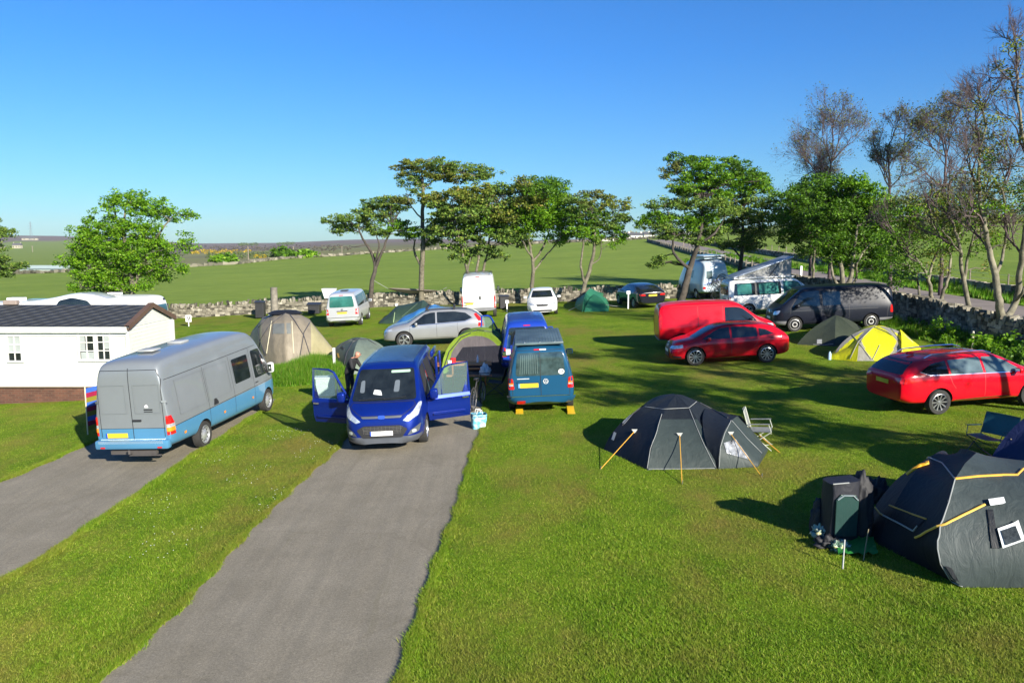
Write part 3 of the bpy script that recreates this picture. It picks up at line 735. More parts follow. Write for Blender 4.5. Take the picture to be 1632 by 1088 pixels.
v.patch('rear_side_window', 'L', rpoly([(-2.25, 1.15), (-1.15, 1.15), (-1.15, 1.74), (-2.15, 1.72)], .06), GLASS)
v.patch('seat', 'L', rpoly([(.25, .75), (.75, .75), (.70, .95), (.42, 1.0), (.36, 1.55), (.22, 1.55)], .05), M('seat_grey', (.10, .12, .14), .7), off=.012)
v.patch('red_strap', 'L', line2([(.12, 1.3), (.16, 1.6)], .05), M('red_cloth', (.5, .04, .02), .7), off=.014)
v.wheels('multi', 5, wdt=.22)
def open_door(c, side, ang, L=1.16, hx=1.22, mat=BLUE, mir=True, H=(.46, 1.10, 1.80)):
    hy = side * .985; z0, zw, z1 = H; a = math.radians(ang)
    mt = Matrix.Translation((hx, hy, 0)) @ Matrix.Rotation(-side * a, 4, 'Z') @ Matrix.Scale(side, 4, (0, 1, 0))
    fl = side < 0
    def B(mb, *a_, **k):
        o = mb.build(*a_, **k)
        if fl:
            for p in o.data.polygons: pass
            bm = bmesh.new(); bm.from_mesh(o.data); bmesh.ops.recalc_face_normals(bm, faces=bm.faces); bm.to_mesh(o.data); bm.free()
        return o
    # door skin with a crease: columns from hinge to latch, rows in z with bulge
    zs = [z0, z0 + .10, z0 + .2, z0 + .36, zw - .16, zw - .08, zw]; bul = [-.05, -.01, .02, .012, .028, .045, .015]
    mb = MB(); nx = 8
    for inner in (0, 1):
        for j, z in enumerate(zs):
            for i in range(nx + 1):
                t = i / nx; x = -L * t
                if t < .3 and z < z0 + .25: x -= .06 * (1 - (z - z0) / .25) * (1 - t / .3)
                mb.v.append(tuple(mt @ Vector((x, (bul[j] if not inner else bul[j] - .09) - .02 * (1 - t), z))))
    R_ = len(zs) * (nx + 1)
    for inner in (0, 1):
        for j in range(len(zs) - 1):
            for i in range(nx):
                q = inner * R_ + j * (nx + 1) + i; f = [q, q + 1, q + nx + 2, q + nx + 1]
                mb.f.append(f if inner else f[::-1]); mb.m.append(inner)
    per = [i for i in range(nx)] + [j * (nx + 1) + nx for j in range(len(zs) - 1)] + [(len(zs) - 1) * (nx + 1) + i for i in range(nx, 0, -1)] + [j * (nx + 1) for j in range(len(zs) - 1, 0, -1)]
    for a_, b_ in zip(per, per[1:] + per[:1]): mb.f.append([a_, b_, b_ + R_, a_ + R_]); mb.m.append(0)
    d = MB(); d.v = mb.v; d.f = mb.f; d.m = mb.m
    o = d.build('front_door', [mat, M('door_card', (.035, .035, .04), .7)], c.root, True, 30)
    bm = bmesh.new(); bm.from_mesh(o.data); bmesh.ops.recalc_face_normals(bm, faces=bm.faces); bm.to_mesh(o.data); bm.free()
    fr = [(-.02, zw), (-.10, zw + .08), (-.52, z1 - .02), (-.68, z1 + .04), (-L, z1 + .06), (-L, zw)]
    f = MB(); f.tube([mt @ Vector((x, -.03 - .10 * (z - zw), z)) for x, z in fr], .034, 6); f.tube([mt @ Vector((-.42, -.05, zw)), mt @ Vector((-.42, -.1, z1 - .1))], .012, 5)
    f.add([mt @ Vector(p) for p in ((-L - .02, -.02, zw), (-L + .18, -.02, zw), (-L + .06, -.08, zw + .32), (-L - .02, -.08, zw + .32))], [(0, 1, 2, 3), (3, 2, 1, 0)])
    f.build('window_frame', mat, o)
    g = MB(); g.prism([(x, z) for x, z in fr], -.008, .008, 0, mt @ Matrix.Translation((0, -.06, 0)) @ Matrix.Rotation(PI / 2, 4, 'X'))
    gl_ = g.build('door_glass', M_glass, o)
    h = MB(); h.box(mt @ Vector((-L + .14, .055, zw - .12)), (.17, .04, .04), rot=mt.to_3x3()); h.build('door_handle', CHROME if mir else mat, o)
    if mir:
        s_ = c.blob('wing_mirror', mt @ Vector((-.14, .16, zw + .10)), (.20, .20, .26), mat, o)
        s_.name = 'wing_mirror'
    t_ = MB(); t_.box(mt @ Vector((-L * .5, .035, z0 + .17)), (L * .75, .03, .035), rot=mt.to_3x3()); t_.build('rubbing_strip', mat, o)
    return o
M_glass = bpy.data.materials.new('door_glass'); nt, b, o_ = nodes(M_glass)
tr = nt.nodes.new('ShaderNodeBsdfTransparent'); tr.inputs[0].default_value = (.72, .82, .80, 1); ms = nt.nodes.new('ShaderNodeMixShader'); ms.inputs[0].default_value = .16
b.inputs['Base Color'].default_value = (.3, .4, .4, 1); b.inputs['Roughness'].default_value = .03
nt.links.new(tr.outputs[0], ms.inputs[1]); nt.links.new(b.outputs[0], ms.inputs[2]); nt.links.new(ms.outputs[0], o_.inputs[0])
open_door(v, 1, 66); open_door(v, -1, 66)
# sliding door pushed back along the flank
mb = MB()
for z0, z1 in ((.46, 1.12), (1.74, 1.90)): mb.box((-1.70, 1.07 - (z0 - .46) * .13, (z0 + z1) / 2), (1.15, .07, z1 - z0))
for x in (-2.24, -1.16): mb.box((x, 1.02, 1.43), (.09, .07, .64))
sd_ = mb.build('sliding_door', BLUE, v.root, True, bevel=.02)
mb = MB(); mb.box((-1.70, 1.02, 1.43), (1.0, .02, .62)); mb.build('door_glass', GLASS, sd_)
W = gp(612, 722); v.place(2.40, 0, W.x, W.y, math.radians(-90))

# ---- petrol blue van seen from behind
v = t5('camper_van', 'petrol blue camper van seen from behind with a GB sticker, up on yellow ramps', (.009, .068, .145), cat='campervan')
T5A = v
v.patch('rear_window', 'B', rpoly([(-.70, 1.13), (.70, 1.13), (.635, 1.78), (-.635, 1.78)], .09), M('curtained_glass', (.035, .06, .065), .06, var=.6, vs=3, spec=.8), off=.006)
v.patch('rear_window_curtain', 'B', [q for k in range(9) for q in line2([(.08 + k * .062, 1.19), (.08 + k * .056, 1.72)], .02)], M('curtain', (.07, .11, .11), .5), off=.009)
v.patch('rear_door_seam', 'B', line2([(0, .5), (0, 1.82)], .012), BLACK, off=.010)
v.patch('rear_door_seam', 'B', line2([(-.80, .58), (-.80, 1.5), (-.68, 1.84), (.68, 1.84), (.80, 1.5), (.80, .58)], .012) , BLACK, off=.004)
v.pair('tail_light', 'B', rpoly([(.745, .76), (.90, .76), (.90, 1.08), (.78, 1.06)], .03), RED_L, off=.014)
v.pair('reversing_light', 'B', rpoly([(.77, .86), (.88, .86), (.88, .90), (.77, .90)], .01), WHITE_L, off=.02)
v.pair('indicator', 'B', rpoly([(.77, .91), (.88, .91), (.88, .94), (.77, .94)], .01), AMBER, off=.02)
v.patch('rear_bumper', 'B', rpoly([(-.94, .33), (.94, .33), (.94, .55), (-.94, .55)], .06), v.pp, off=.06)
v.patch('bumper_step', 'B', line2([(-.80, .55), (.92, .55)], .04), CHROME, off=.055)
v.patch('reflector', 'B', rpoly([(.45, .40), (.68, .40), (.68, .44), (.45, .44)], .01), RED_L, off=.07)
v.patch('number_plate', 'B', [(.07, .80), (.59, .80), (.59, .92), (.07, .92)], PLATE_Y, off=.02)
v.patch('plate_band', 'B', [(.59, .80), (.64, .80), (.64, .92), (.59, .92)], M('blue_band', (.1, .3, .6), .4), off=.021)
v.patch('plate_light_bar', 'B', rpoly([(.02, .94), (.66, .94), (.66, .99), (.02, .99)], .02), v.pp, off=.03)
emblem(v, 'B', -.14, .965, .075, 'vw', mat=M('badge_silver', (.62, .63, .65), .4, .2)); v.patch('badge', 'B', line2([(.66, 1.055), (.32, 1.055)], .022), _M['badge_silver'], off=.01); v.patch('badge', 'B', line2([(-.68, 1.10), (-.60, 1.10)], .016), CHROME, off=.01)
v.patch('rear_brake_light', 'B', [(.0, 1.835), (.16, 1.835), (.16, 1.865), (0, 1.865)], RED_L, off=.012); v.patch('rear_brake_light', 'B', [(-.18, 1.835), (-.0, 1.835), (-.0, 1.865), (-.18, 1.865)], WHITE, off=.012)
st = v.patch('country_sticker', 'B', [(-.585 + .085 * math.cos(k * PI / 10), 1.225 + .075 * math.sin(k * PI / 10)) for k in range(20)], WHITE, off=.010, res=.3)
def letters(parent, text, size, loc, rot, mat, name='lettering'):
    cu = bpy.data.curves.new('t', 'FONT'); cu.body = text; cu.size = size; cu.align_x = 'CENTER'; cu.align_y = 'CENTER'; cu.extrude = .002
    o = bpy.data.objects.new('t', cu); COL.objects.link(o); dg = bpy.context.evaluated_depsgraph_get(); me = bpy.data.meshes.new_from_object(o.evaluated_get(dg)); bpy.data.objects.remove(o)
    me.materials.clear(); me.materials.append(mat); q = link(bpy.data.objects.new(name, me), parent); q.location = loc; q.rotation_euler = rot; return q
letters(st, 'GB', .10, (-2.512, -.585, 1.225), (PI / 2, 0, -PI / 2), BLACK)
mb = MB(); mb.box((-.9, 0, 2.015), (2.95, 1.36, .07)); lid = mb.build('raising_roof', M('roof_grey', (.075, .11, .12), .45, var=.4, vs=1.5), v.root, True, bevel=.02)
mb = MB()
for k in range(16): mb.box((-.9, -.6 + k * .08, 2.052), (2.8, .012, .008))
mb.build('roof_rib', _M['roof_grey'], lid)
mb = MB()
for y in (-.42, 0, .42): mb.box((-2.28, y, 2.03), (.14, .05, .06))
mb.build('roof_hinge', CHROME, lid, bevel=.01)
mb = MB(); mb.tube([(-2.1, .88, 1.80), (.6, .88, 1.84)], .055, 10); mb.box((-2.13, .88, 1.78), (.08, .13, .16)); mb.build('awning_roll', M('awning_white', (.55, .55, .56), .4), v.root, True)
v.wheels('multi', 5)
W = gp(864, 661); v.place(-2.5, 0, W.x, W.y, math.radians(89.5))
RAMPY = M('ramp_yellow', (.50, .31, .01), .5, bmp=.2)
for px, lab in ((914, 'yellow plastic levelling ramp under the right rear wheel of the petrol blue camper'), (828, 'yellow plastic levelling ramp under the left rear wheel of the petrol blue camper')):
    q = gp(px, 661); mb = MB(); mb.prism([(-.3, 0), (.3, 0), (.24, .12), (.1, .12)][::1], -.10, .10, 0, Matrix.Rotation(PI / 2, 4, 'Z') @ Matrix.Rotation(PI / 2, 4, 'X'))
    mb.prism([(-.32, 0), (.36, 0), (.36, .02), (-.32, .02)], -.11, .11, 0, Matrix.Rotation(PI / 2, 4, 'Z') @ Matrix.Rotation(PI / 2, 4, 'X'))
    o = mb.build('levelling_ramp', RAMPY, loc=(q.x - .05 if px > 850 else q.x, q.y + .42, q.z + .01)); tag(o, lab, 'ramp', 'levelling ramps')

# ---- bright blue van beyond it
v = t5('blue_van', 'bright blue van beyond the petrol blue camper, its near-side front door open', (.012, .045, .32), cat='van')
rear_t5(v); v.wheels('multi', 5)
v.patch('red_load', 'B', rpoly([(-.35, 1.35), (-.1, 1.3), (-.15, 1.5), (-.3, 1.5)], .04), M('red_bag', (.16, .02, .015), .5), off=.009)  # red load inside, seen through the rear window
v.patch('door_opening', 'L', rpoly([(.40, .45), (1.2, .45), (1.45, 1.1), (1.1, 1.74), (.40, 1.80)], .05), dark, off=.009)
open_door(v, 1, 48, hx=1.5, L=1.0, mat=v.pp, mir=False)
p = at(843, 560, 28.1); v.place(-2.5, 0, p.x, 28.1, math.radians(91))

# ---- silver SUV
v = Car('silver_suv', 'silver estate-shaped SUV with black roof bars, side-on behind the green dome tents', 'SUV',
        [(-2.29, .95), (-2.27, 1.10), (-2.15, 1.22), (-1.95, 1.40), (-1.75, 1.53), (-1.5, 1.60), (-.8, 1.655), (0, 1.655), (.35, 1.61), (.65, 1.49), (1.0, 1.28), (1.22, 1.13), (1.4, 1.07), (1.9, 1.0), (2.2, .90), (2.36, .76), (2.40, .6)],
        [(-2.3, 1.08), (-1, 1.05), (1.0, .97), (1.6, .90), (2.2, .78), (2.4, .5)], [(-2.29, .78), (-2.1, .90), (-1.4, .95), (1.3, .95), (1.9, .91), (2.2, .80), (2.4, .58)],
        [(-2.3, .42), (-2, .30), (2.1, .28), (2.4, .32)], tumble=.42, wheels=(-1.43, 1.43), wr=.37, mats=[paint('silver_paint', (.36, .365, .37), rough=.3, metal=.45), ARCH, BLACK],
        cuts=[((0, 0, .36), (0, 0, 1))], paintfn=lambda q: 2 if q.z < .36 else 0)
v.both('front_side_window', rpoly([(-.02, 1.06), (1.12, 1.02), (.48, 1.46), (.2, 1.53), (-.02, 1.54)], .03), GLASS)
v.both('rear_side_window', rpoly([(-1.70, 1.24), (-1.35, 1.11), (-.10, 1.07), (-.10, 1.55), (-.9, 1.54), (-1.4, 1.46)], .04), GLASS)
v.patch('windscreen', 'F', rpoly([(-.68, 1.13), (.68, 1.13), (.54, 1.55), (-.54, 1.55)], .05), GLASS)
v.patch('rear_window', 'B', rpoly([(-.62, 1.22), (.62, 1.22), (.52, 1.52), (-.52, 1.52)], .05), GLASS)
for sd in 'LR':
    v.patch('tail_light', sd, rpoly([(-2.23, .84), (-1.95, .84), (-1.98, 1.08), (-1.78, 1.38), (-1.88, 1.42), (-2.16, 1.12)], .02), RED_L, off=.012)
    v.patch('headlight', sd, rpoly([(1.95, .80), (2.28, .72), (2.28, .82), (1.95, .90)], .02), WHITE_L, off=.012)
    v.patch('window_trim', sd, line2([(-1.72, 1.22), (-1.35, 1.085), (1.15, .995)], .02), CHROME, off=.012)
v.gaps([[(-.06, .40), (-.06, 1.06)], [(1.15, .42), (1.15, .98)], [(-1.05, .5), (-1.0, .9), (-1.02, 1.05)], [(-.8, .42), (.95, .42)]]); v.handles((-.78, .25), .93, v.mats[0])
v.patch('grille', 'F', rpoly([(-.35, .58), (.35, .58), (.38, .80), (-.38, .80)], .04), BLACK, off=.012); v.pair('headlight', 'F', rpoly([(.46, .72), (.78, .76), (.78, .86), (.46, .83)], .02), WHITE_L, off=.012)
v.mirrors(.85, 1.08, v.mats[0], size=(.12, .18, .13)); v.wheels('multi', 5, wdt=.22)
mb = MB()
for x in (-.9, .35):
    mb.box((x, 0, 1.75), (.08, 1.25, .035))
    for y in (-.58, .58): mb.box((x, y, 1.70), (.12, .09, .10))
for y in (-.60, .60): mb.tube([(-1.5, y, 1.63), (-1.3, y, 1.68), (.2, y, 1.68), (.45, y, 1.62)], .018, 6)
mb.build('roof_rack', BLACK, v.root)
W = gp(645, 555); v.place(1.43, .95, W.x, W.y, math.radians(183.5))

# ---- silver van near the wall
v = t5('silver_van', 'silver van with a green-tinted back window parked tail-on by the stone wall', (.50, .51, .53), glass=GLASS, metal=.3)
rear_t5(v, glass=GLASS_G); v.wheels('multi', 5)
v.patch('number_plate', 'B', [(-.27, .78), (.27, .78), (.27, .88), (-.27, .88)], PLATE_Y, off=.02)
emblem(v, 'B', 0, 1.02, .06, 'vw')
v.both('rear_side_window', rpoly([(-2.3, 1.15), (.24, 1.15), (.24, 1.76), (-2.2, 1.74)], .06), GLASS)
mb = MB(); mb.box((-1.2, 0, 2.01), (.5, .4, .03)); mb.build('roof_vent', BLACK, v.root)
mb = MB(); mb.box((-2.55, 0, .33), (.12, .35, .05)); mb.build('tow_bar', BLACK, v.root)
W = gp(547, 522); v.place(-2.5, 0, W.x, W.y, math.radians(92))

# ---- tall white panel van
v = Car('white_panel_van', 'tall white panel van seen from behind under the middle trees', 'van',
        [(-2.7, 1.9), (-2.69, 2.2), (-2.63, 2.38), (-2.45, 2.48), (-1, 2.52), (.6, 2.50), (1.0, 2.42), (1.3, 2.15), (1.8, 1.6), (2.1, 1.35), (2.4, 1.15), (2.6, .95), (2.7, .7)],
        [(-2.7, 1.1), (1.8, 1.1), (2.3, 1.0), (2.7, .55)], [(-2.7, .97), (-2.6, 1.01), (-2.3, 1.025), (1.6, 1.025), (2.2, .95), (2.7, .6)],
        [(-2.7, .45), (-2.4, .36), (2.7, .3)], tumble=.075, wheels=(-1.725, 1.725), wr=.35, mats=[paint('white_paint', (.72, .72, .70), rough=.35), ARCH, M('grey_bumper', (.17, .17, .18), .6)], edge=.03, crown=.05,
        cuts=[((0, 0, .66), (0, 0, 1))], paintfn=lambda q: 2 if q.z < .66 and q.x < -2.3 else 0)
v.patch('rear_door_seam', 'B', line2([(-.80, .72), (-.84, 1.6), (-.76, 2.36), (.76, 2.36), (.84, 1.6), (.80, .72), (-.8, .72)], .015) + line2([(.02, .72), (.02, 2.36)], .012), BLACK, off=.004)
v.pair('tail_light', 'B', rpoly([(.90, .62), (1.0, .62), (1.0, 1.38), (.90, 1.38)], .03), RED_L, off=.014)
v.pair('reversing_light', 'B', rpoly([(.905, .84), (.995, .84), (.995, 1.10), (.905, 1.10)], .02), WHITE_L, off=.02)
v.patch('number_plate', 'B', [(.30, .84), (.76, .84), (.76, .94), (.30, .94)], PLATE_Y, off=.02); v.patch('plate_light_bar', 'B', [(.20, .96), (.84, .96), (.84, 1.0), (.2, 1.0)], BLACK, off=.02)
v.patch('door_handle', 'B', rpoly([(-.15, 1.12), (-.05, 1.12), (-.05, 1.32), (-.15, 1.32)], .03), BLACK, off=.02); v.patch('door_handle', 'B', rpoly([(.02, 1.36), (.14, 1.36), (.14, 1.39), (.02, 1.39)], .01), BLACK, off=.02)
v.patch('rear_brake_light', 'B', rpoly([(-.12, 2.40), (.12, 2.40), (.12, 2.44), (-.12, 2.44)], .01), RED_L, off=.014)
v.both('front_side_window', rpoly([(.8, 1.25), (1.9, 1.25), (1.45, 1.95), (.8, 1.95)], .06), GLASS); v.patch('windscreen', 'F', rpoly([(-.8, 1.4), (.8, 1.4), (.75, 2.1), (-.75, 2.1)], .08), GLASS)
v.mirrors(1.5, 1.4, BLACK, size=(.12, .16, .3), out=.2)
mb = MB()
for y in (-.8, .8): mb.tube([(-2.2, y, 2.60), (.2, y, 2.60)], .018, 5)
for x in (-1.9, -.9, .1): mb.tube([(x, -.85, 2.50), (x, -.8, 2.61), (x, .8, 2.61), (x, .85, 2.50)], .016, 5)
mb.build('roof_rack', BLACK, v.root); v.wheels('steel', rimmat=BLACK)
W = gp(764, 508); v.place(-2.7, 0, W.x, W.y, math.radians(91))

# ---- white hatchback facing us
HT = [(-2.30, .95), (-2.28, 1.05), (-2.1, 1.14), (-1.6, 1.32), (-1.0, 1.43), (-.2, 1.46), (.3, 1.44), (.6, 1.35), (1.0, 1.15), (1.28, 1.0), (1.7, .93), (2.0, .86), (2.25, .76), (2.34, .62), (2.36, .5)]
HB = [(-2.3, .98), (1.0, .90), (1.7, .82), (2.36, .5)]; HW = [(-2.3, .75), (-2.1, .86), (-1.4, .907), (1.3, .907), (1.9, .88), (2.2, .78), (2.36, .60)]
v = Car('white_hatchback', 'white family car facing us on the lawn below the bright green tree', 'car', HT, HB, HW, [(-2.3, .36), (-2, .24), (2, .20), (2.36, .24)], tumble=.42,
        wheels=(-1.34, 1.34), wr=.32, mats=[_M['white_paint'], ARCH, BLACK])
v.patch('windscreen', 'F', rpoly([(-.66, 1.02), (.66, 1.02), (.54, 1.36), (-.54, 1.36)], .05), GLASS)
v.patch('grille', 'F', rpoly([(-.36, .70), (.36, .70), (.30, .58), (-.30, .58)], .03), BLACK, off=.012); v.patch('lower_grille', 'F', rpoly([(-.58, .28), (.58, .28), (.54, .38), (-.54, .38)], .02), BLACK, off=.012)
v.pair('headlight', 'F', rpoly([(.42, .62), (.74, .66), (.78, .78), (.46, .72)], .02), WHITE_L, off=.012); v.pair('fog_light', 'F', rpoly([(.58, .33), (.76, .35), (.76, .42), (.58, .41)], .02), WHITE_L, off=.016)
v.patch('number_plate', 'F', [(-.26, .45), (.26, .45), (.26, .55), (-.26, .55)], PLATE_W, off=.02); emblem(v, 'F', 0, .74, .04)
v.patch('bonnet_seam', 'F', line2([(-.7, .82), (-.4, .76), (.4, .76), (.7, .82)], .012), BLACK, off=.004)
v.both('side_window', rpoly([(-1.5, 1.02), (1.1, .95), (.5, 1.32), (-.2, 1.38), (-1.1, 1.32)], .03), GLASS)
v.mirrors(.85, 1.0, v.mats[0], size=(.12, .20, .13)); v.wheels('multi', 5)
W = gp(865, 504); v.place(2.36, 0, W.x, W.y, math.radians(-92))

# ---- black car seen from behind
v = Car('black_saloon', 'black car seen from behind in the tree shade beside the wall', 'car', [(a_ * 1.0, z * .97) for a_, z in HT], HB, HW, [(-2.3, .36), (-2, .24), (2, .20), (2.36, .24)], tumble=.46,
        wheels=(-1.34, 1.34), wr=.32, mats=[paint('black_paint', (.010, .012, .018), rough=.25), ARCH, BLACK])
v.patch('rear_window', 'B', rpoly([(-.62, 1.03), (.62, 1.03), (.52, 1.34), (-.52, 1.34)], .05), GLASS)
v.pair('tail_light', 'B', rpoly([(.44, .80), (.78, .80), (.80, .90), (.50, .90)], .02), RED_L, off=.012); v.patch('number_plate', 'B', [(-.26, .76), (.26, .76), (.26, .86), (-.26, .86)], PLATE_Y, off=.014)
v.both('side_window', rpoly([(-1.5, 1.00), (1.1, .95), (.5, 1.30), (-.2, 1.34), (-1.1, 1.29)], .03), GLASS); v.patch('windscreen', 'F', rpoly([(-.66, 1.02), (.66, 1.02), (.54, 1.33), (-.54, 1.33)], .05), GLASS)
v.mirrors(.85, 1.0, v.mats[0], size=(.12, .20, .13)); v.wheels('multi', 5)
W = gp(1041, 492); v.place(-2.3, 0, W.x, W.y, math.radians(102))

# ---- white campervan with raised roof
v = t5('pop_top_camper', 'white campervan with its grey-sided roof raised, side-on in dappled shade', (.72, .72, .71), glass=GLASS_G, cat='campervan')
v.both('rear_side_window', rpoly([(-2.25, 1.13), (.26, 1.13), (.26, 1.78), (-2.18, 1.76)], .06), GLASS, off=.006)
for x0, x1 in ((-2.05, -1.30), (-.90, .12)): v.both('curtained_window', rpoly([(x0, 1.18), (x1, 1.18), (x1, 1.72), (x0, 1.72)], .04), GLASS_G, off=.009)
v.both('window_pillar', [(-1.12, 1.13), (-1.02, 1.13), (-1.02, 1.78), (-1.12, 1.78)], BLACK, off=.010)
rear_t5(v); v.wheels('multi', 5, wdt=.22)
lidm = M('lid_silver', (.42, .46, .52), .35, .2); mb = MB()
a0, a1 = Vector((-2.2, 0, 2.06)), Vector((.98, 0, 3.02)); d = (a1 - a0); ang_ = math.atan2(d.z, d.x)
mb.box((a0 + a1) / 2, (d.length, 1.42, .07), rot=Matrix.Rotation(-ang_, 3, 'Y')); lid = mb.build('raised_roof', lidm, v.root, True, bevel=.02)
mb = MB(); mb.box((-.6, 0, 2.01), (3.2, 1.5, .06)); mb.build('roof_rim', v.pp, v.root, True, bevel=.015)
mb = MB()
N_ = 14
for y in (-.64, .64):
    b0 = len(mb.v)
    for i in range(N_ + 1):
        t = i / N_; x = -1.9 + 2.78 * t; zt = 2.06 + (x + 2.2) * .3 - .03
        for j in range(5): s_ = j / 4; mb.v.append((x, y - (.05 * math.sin(s_ * PI) * (1 if y > 0 else -1)) + random.uniform(-.006, .006), 2.03 + (zt - 2.03) * s_))
    for i in range(N_):
        for j in range(4): q = b0 + i * 5 + j; mb.f.append([q, q + 5, q + 6, q + 1]); mb.m.append(0)
b0 = len(mb.v); mb.v += [(.88, -.64, 2.03), (.88, .64, 2.03), (.90, .64, 2.93), (.90, -.64, 2.93)]; mb.f.append([b0, b0 + 1, b0 + 2, b0 + 3]); mb.m.append(0)
mb.build('roof_canvas', M('canvas_grey', (.30, .30, .29), .9, bmp=.3, bs=8), v.root, True)
mb = MB(); mb.tube([(-.3, -.68, 2.06), (.25, -.68, 2.76)], .02, 5); mb.tube([(.1, -.68, 2.06), (-.35, -.68, 2.28)], .014, 5); mb.build('roof_strut', BLACK, v.root)
W = gp(1193, 505); v.place(-1.5, -.95, W.x, W.y, math.radians(2))

# ---- small rounded coachbuilt camper seen from behind
v = Car('coachbuilt_camper', 'small rounded white and pale blue motorhome seen from behind under the leaning tree', 'motorhome',
        [(-2.3, 1.5), (-2.28, 1.95), (-2.15, 2.25), (-1.8, 2.42), (-1, 2.5), (.3, 2.48), (.8, 2.4), (1.2, 2.1), (1.6, 1.6), (1.9, 1.3), (2.3, 1.05), (2.4, .7)], [(-2.4, 1.1), (2.0, 1.0), (2.4, .55)],
        [(-2.3, .85), (-2.2, .98), (-1.8, 1.05), (1, 1.05), (2.0, .92), (2.4, .6)], [(-2.3, .5), (-2, .38), (2.4, .3)], tumble=.16, wheels=(-1.4, 1.4), wr=.33, mats=[paint('pale_camper', (.50, .58, .66), rough=.3), ARCH], edge=.06, crown=.06)
v.patch('rear_window', 'B', rpoly([(.28, 1.35), (.68, 1.35), (.66, 1.85), (.28, 1.85)], .06), GLASS_L); v.patch('blue_stripe', 'B', line2([(.85, .95), (.4, 1.1), (-.2, 1.25), (-.6, 1.3)], .05), PLATE_B, off=.008)
v.patch('rear_window', 'R', rpoly([(-1.9, 1.35), (-1.3, 1.35), (-1.3, 1.85), (-1.9, 1.85)], .06), GLASS); v.both('side_window', rpoly([(-.8, 1.35), (.2, 1.35), (.2, 1.85), (-.8, 1.85)], .06), GLASS)
v.pair('tail_light', 'B', rpoly([(.72, .7), (.88, .7), (.88, .85), (.72, .85)], .03), RED_L, off=.012)
mb = MB(); mb.box((-.9, 0, 2.66), (1.8, 1.2, .16)); mb.box((-.9, 0, 2.78), (2.3, 1.5, .05)); mb.build('roof_box', v.mats[0], v.root, True, bevel=.03)
v.wheels('steel'); W = gp(1142, 477); v.place(-2.3, 0, W.x, W.y, math.radians(100)); COACH = v
# ---- dark panel van
v = t5('dark_panel_van', 'dark slate long panel van side-on by the lane wall, dappled with tree shade', (.010, .012, .020), lwb=1, lower=M('grey_bumper', (.17, .17, .18), .6))
v.both('rear_side_window', rpoly([(-.55, 1.14), (.24, 1.14), (.24, 1.74), (-.55, 1.74)], .06), GLASS)
v.gaps([[(-2.2, .95), (1.6, .95)], [(-2.6, .5), (-2.65, 1.0)]], w=.018)
for sd in 'LR': v.patch('tail_light', sd, rpoly([(-2.86, .72), (-2.74, .74), (-2.76, 1.06), (-2.86, 1.06)], .02), RED_L, off=.012)
v.wheels('ring', rimmat=M('ring_silver', (.6, .6, .58), .35, .4)); W = gp(1267, 529); v.place(1.5, .95, W.x, W.y, math.radians(179))

# ---- bright red panel van
RED = paint('post_red', (.64, .002, .012), rough=.33)
v = Car('red_panel_van', 'plain bright red panel van behind the dark red hatchback', 'van',
        [(-2.42, 1.35), (-2.41, 1.62), (-2.34, 1.78), (-2.1, 1.86), (-1, 1.90), (0, 1.89), (.6, 1.86), (.85, 1.79), (1.2, 1.52), (1.52, 1.27), (1.68, 1.18), (2.0, 1.08), (2.25, .95), (2.38, .76), (2.40, .6)], [(-2.5, 1.0), (1.2, 1.02), (1.9, .95), (2.4, .5)],
        [(-2.42, .85), (-2.3, .92), (-2, .945), (1.3, .945), (1.9, .90), (2.2, .80), (2.4, .58)], [(-2.5, .40), (2.1, .26), (2.4, .3)], tumble=.2, wheels=(-1.5, 1.5), wr=.33, mats=[RED, ARCH, M('grey_bumper', (.17, .17, .18), .6)],
        cuts=[((0, 0, .48), (0, 0, 1))], paintfn=lambda q: 2 if q.z < .48 and q.x < -2.1 else 0)
v.both('front_side_window', rpoly([(.22, 1.12), (1.50, 1.08), (1.30, 1.32), (.92, 1.62), (.65, 1.68), (.22, 1.68)], .05), GLASS); v.patch('windscreen', 'F', rpoly([(-.72, 1.22), (.72, 1.22), (.6, 1.74), (-.6, 1.74)], .06), GLASS)
v.both('pressed_panel_bead', line2([(-2.0, 1.62), (-1.85, 1.30), (-1.6, 1.22), (.1, 1.20)], .03), RED, off=.014); v.gaps([[(-.85, .45), (-.85, 1.75)], [(.15, .45), (.15, 1.75)], [(-2.2, 1.78), (.5, 1.80)]])
for sd in 'LR': v.patch('headlight', sd, rpoly([(1.75, .88), (2.2, .80), (2.15, .95), (1.75, 1.0)], .03), WHITE_L, off=.012); v.patch('tail_light', sd, rpoly([(-2.40, .80), (-2.32, .80), (-2.34, 1.60), (-2.38, 1.60)], .01), RED_L, off=.012)
v.patch('rear_edge_trim', 'B', line2([(.84, .6), (.84, 1.3), (.72, 1.76)], .06), CHROME, off=.01); v.pair('tail_light', 'B', rpoly([(.78, .9), (.88, .9), (.84, 1.5), (.76, 1.5)], .02), RED_L, off=.012)
v.mirrors(1.25, 1.14, BLACK, size=(.12, .2, .22)); v.wheels('steel', rimmat=BLACK); W = gp(1052, 560); v.place(-2.40, -.94, W.x, W.y, math.radians(-3))

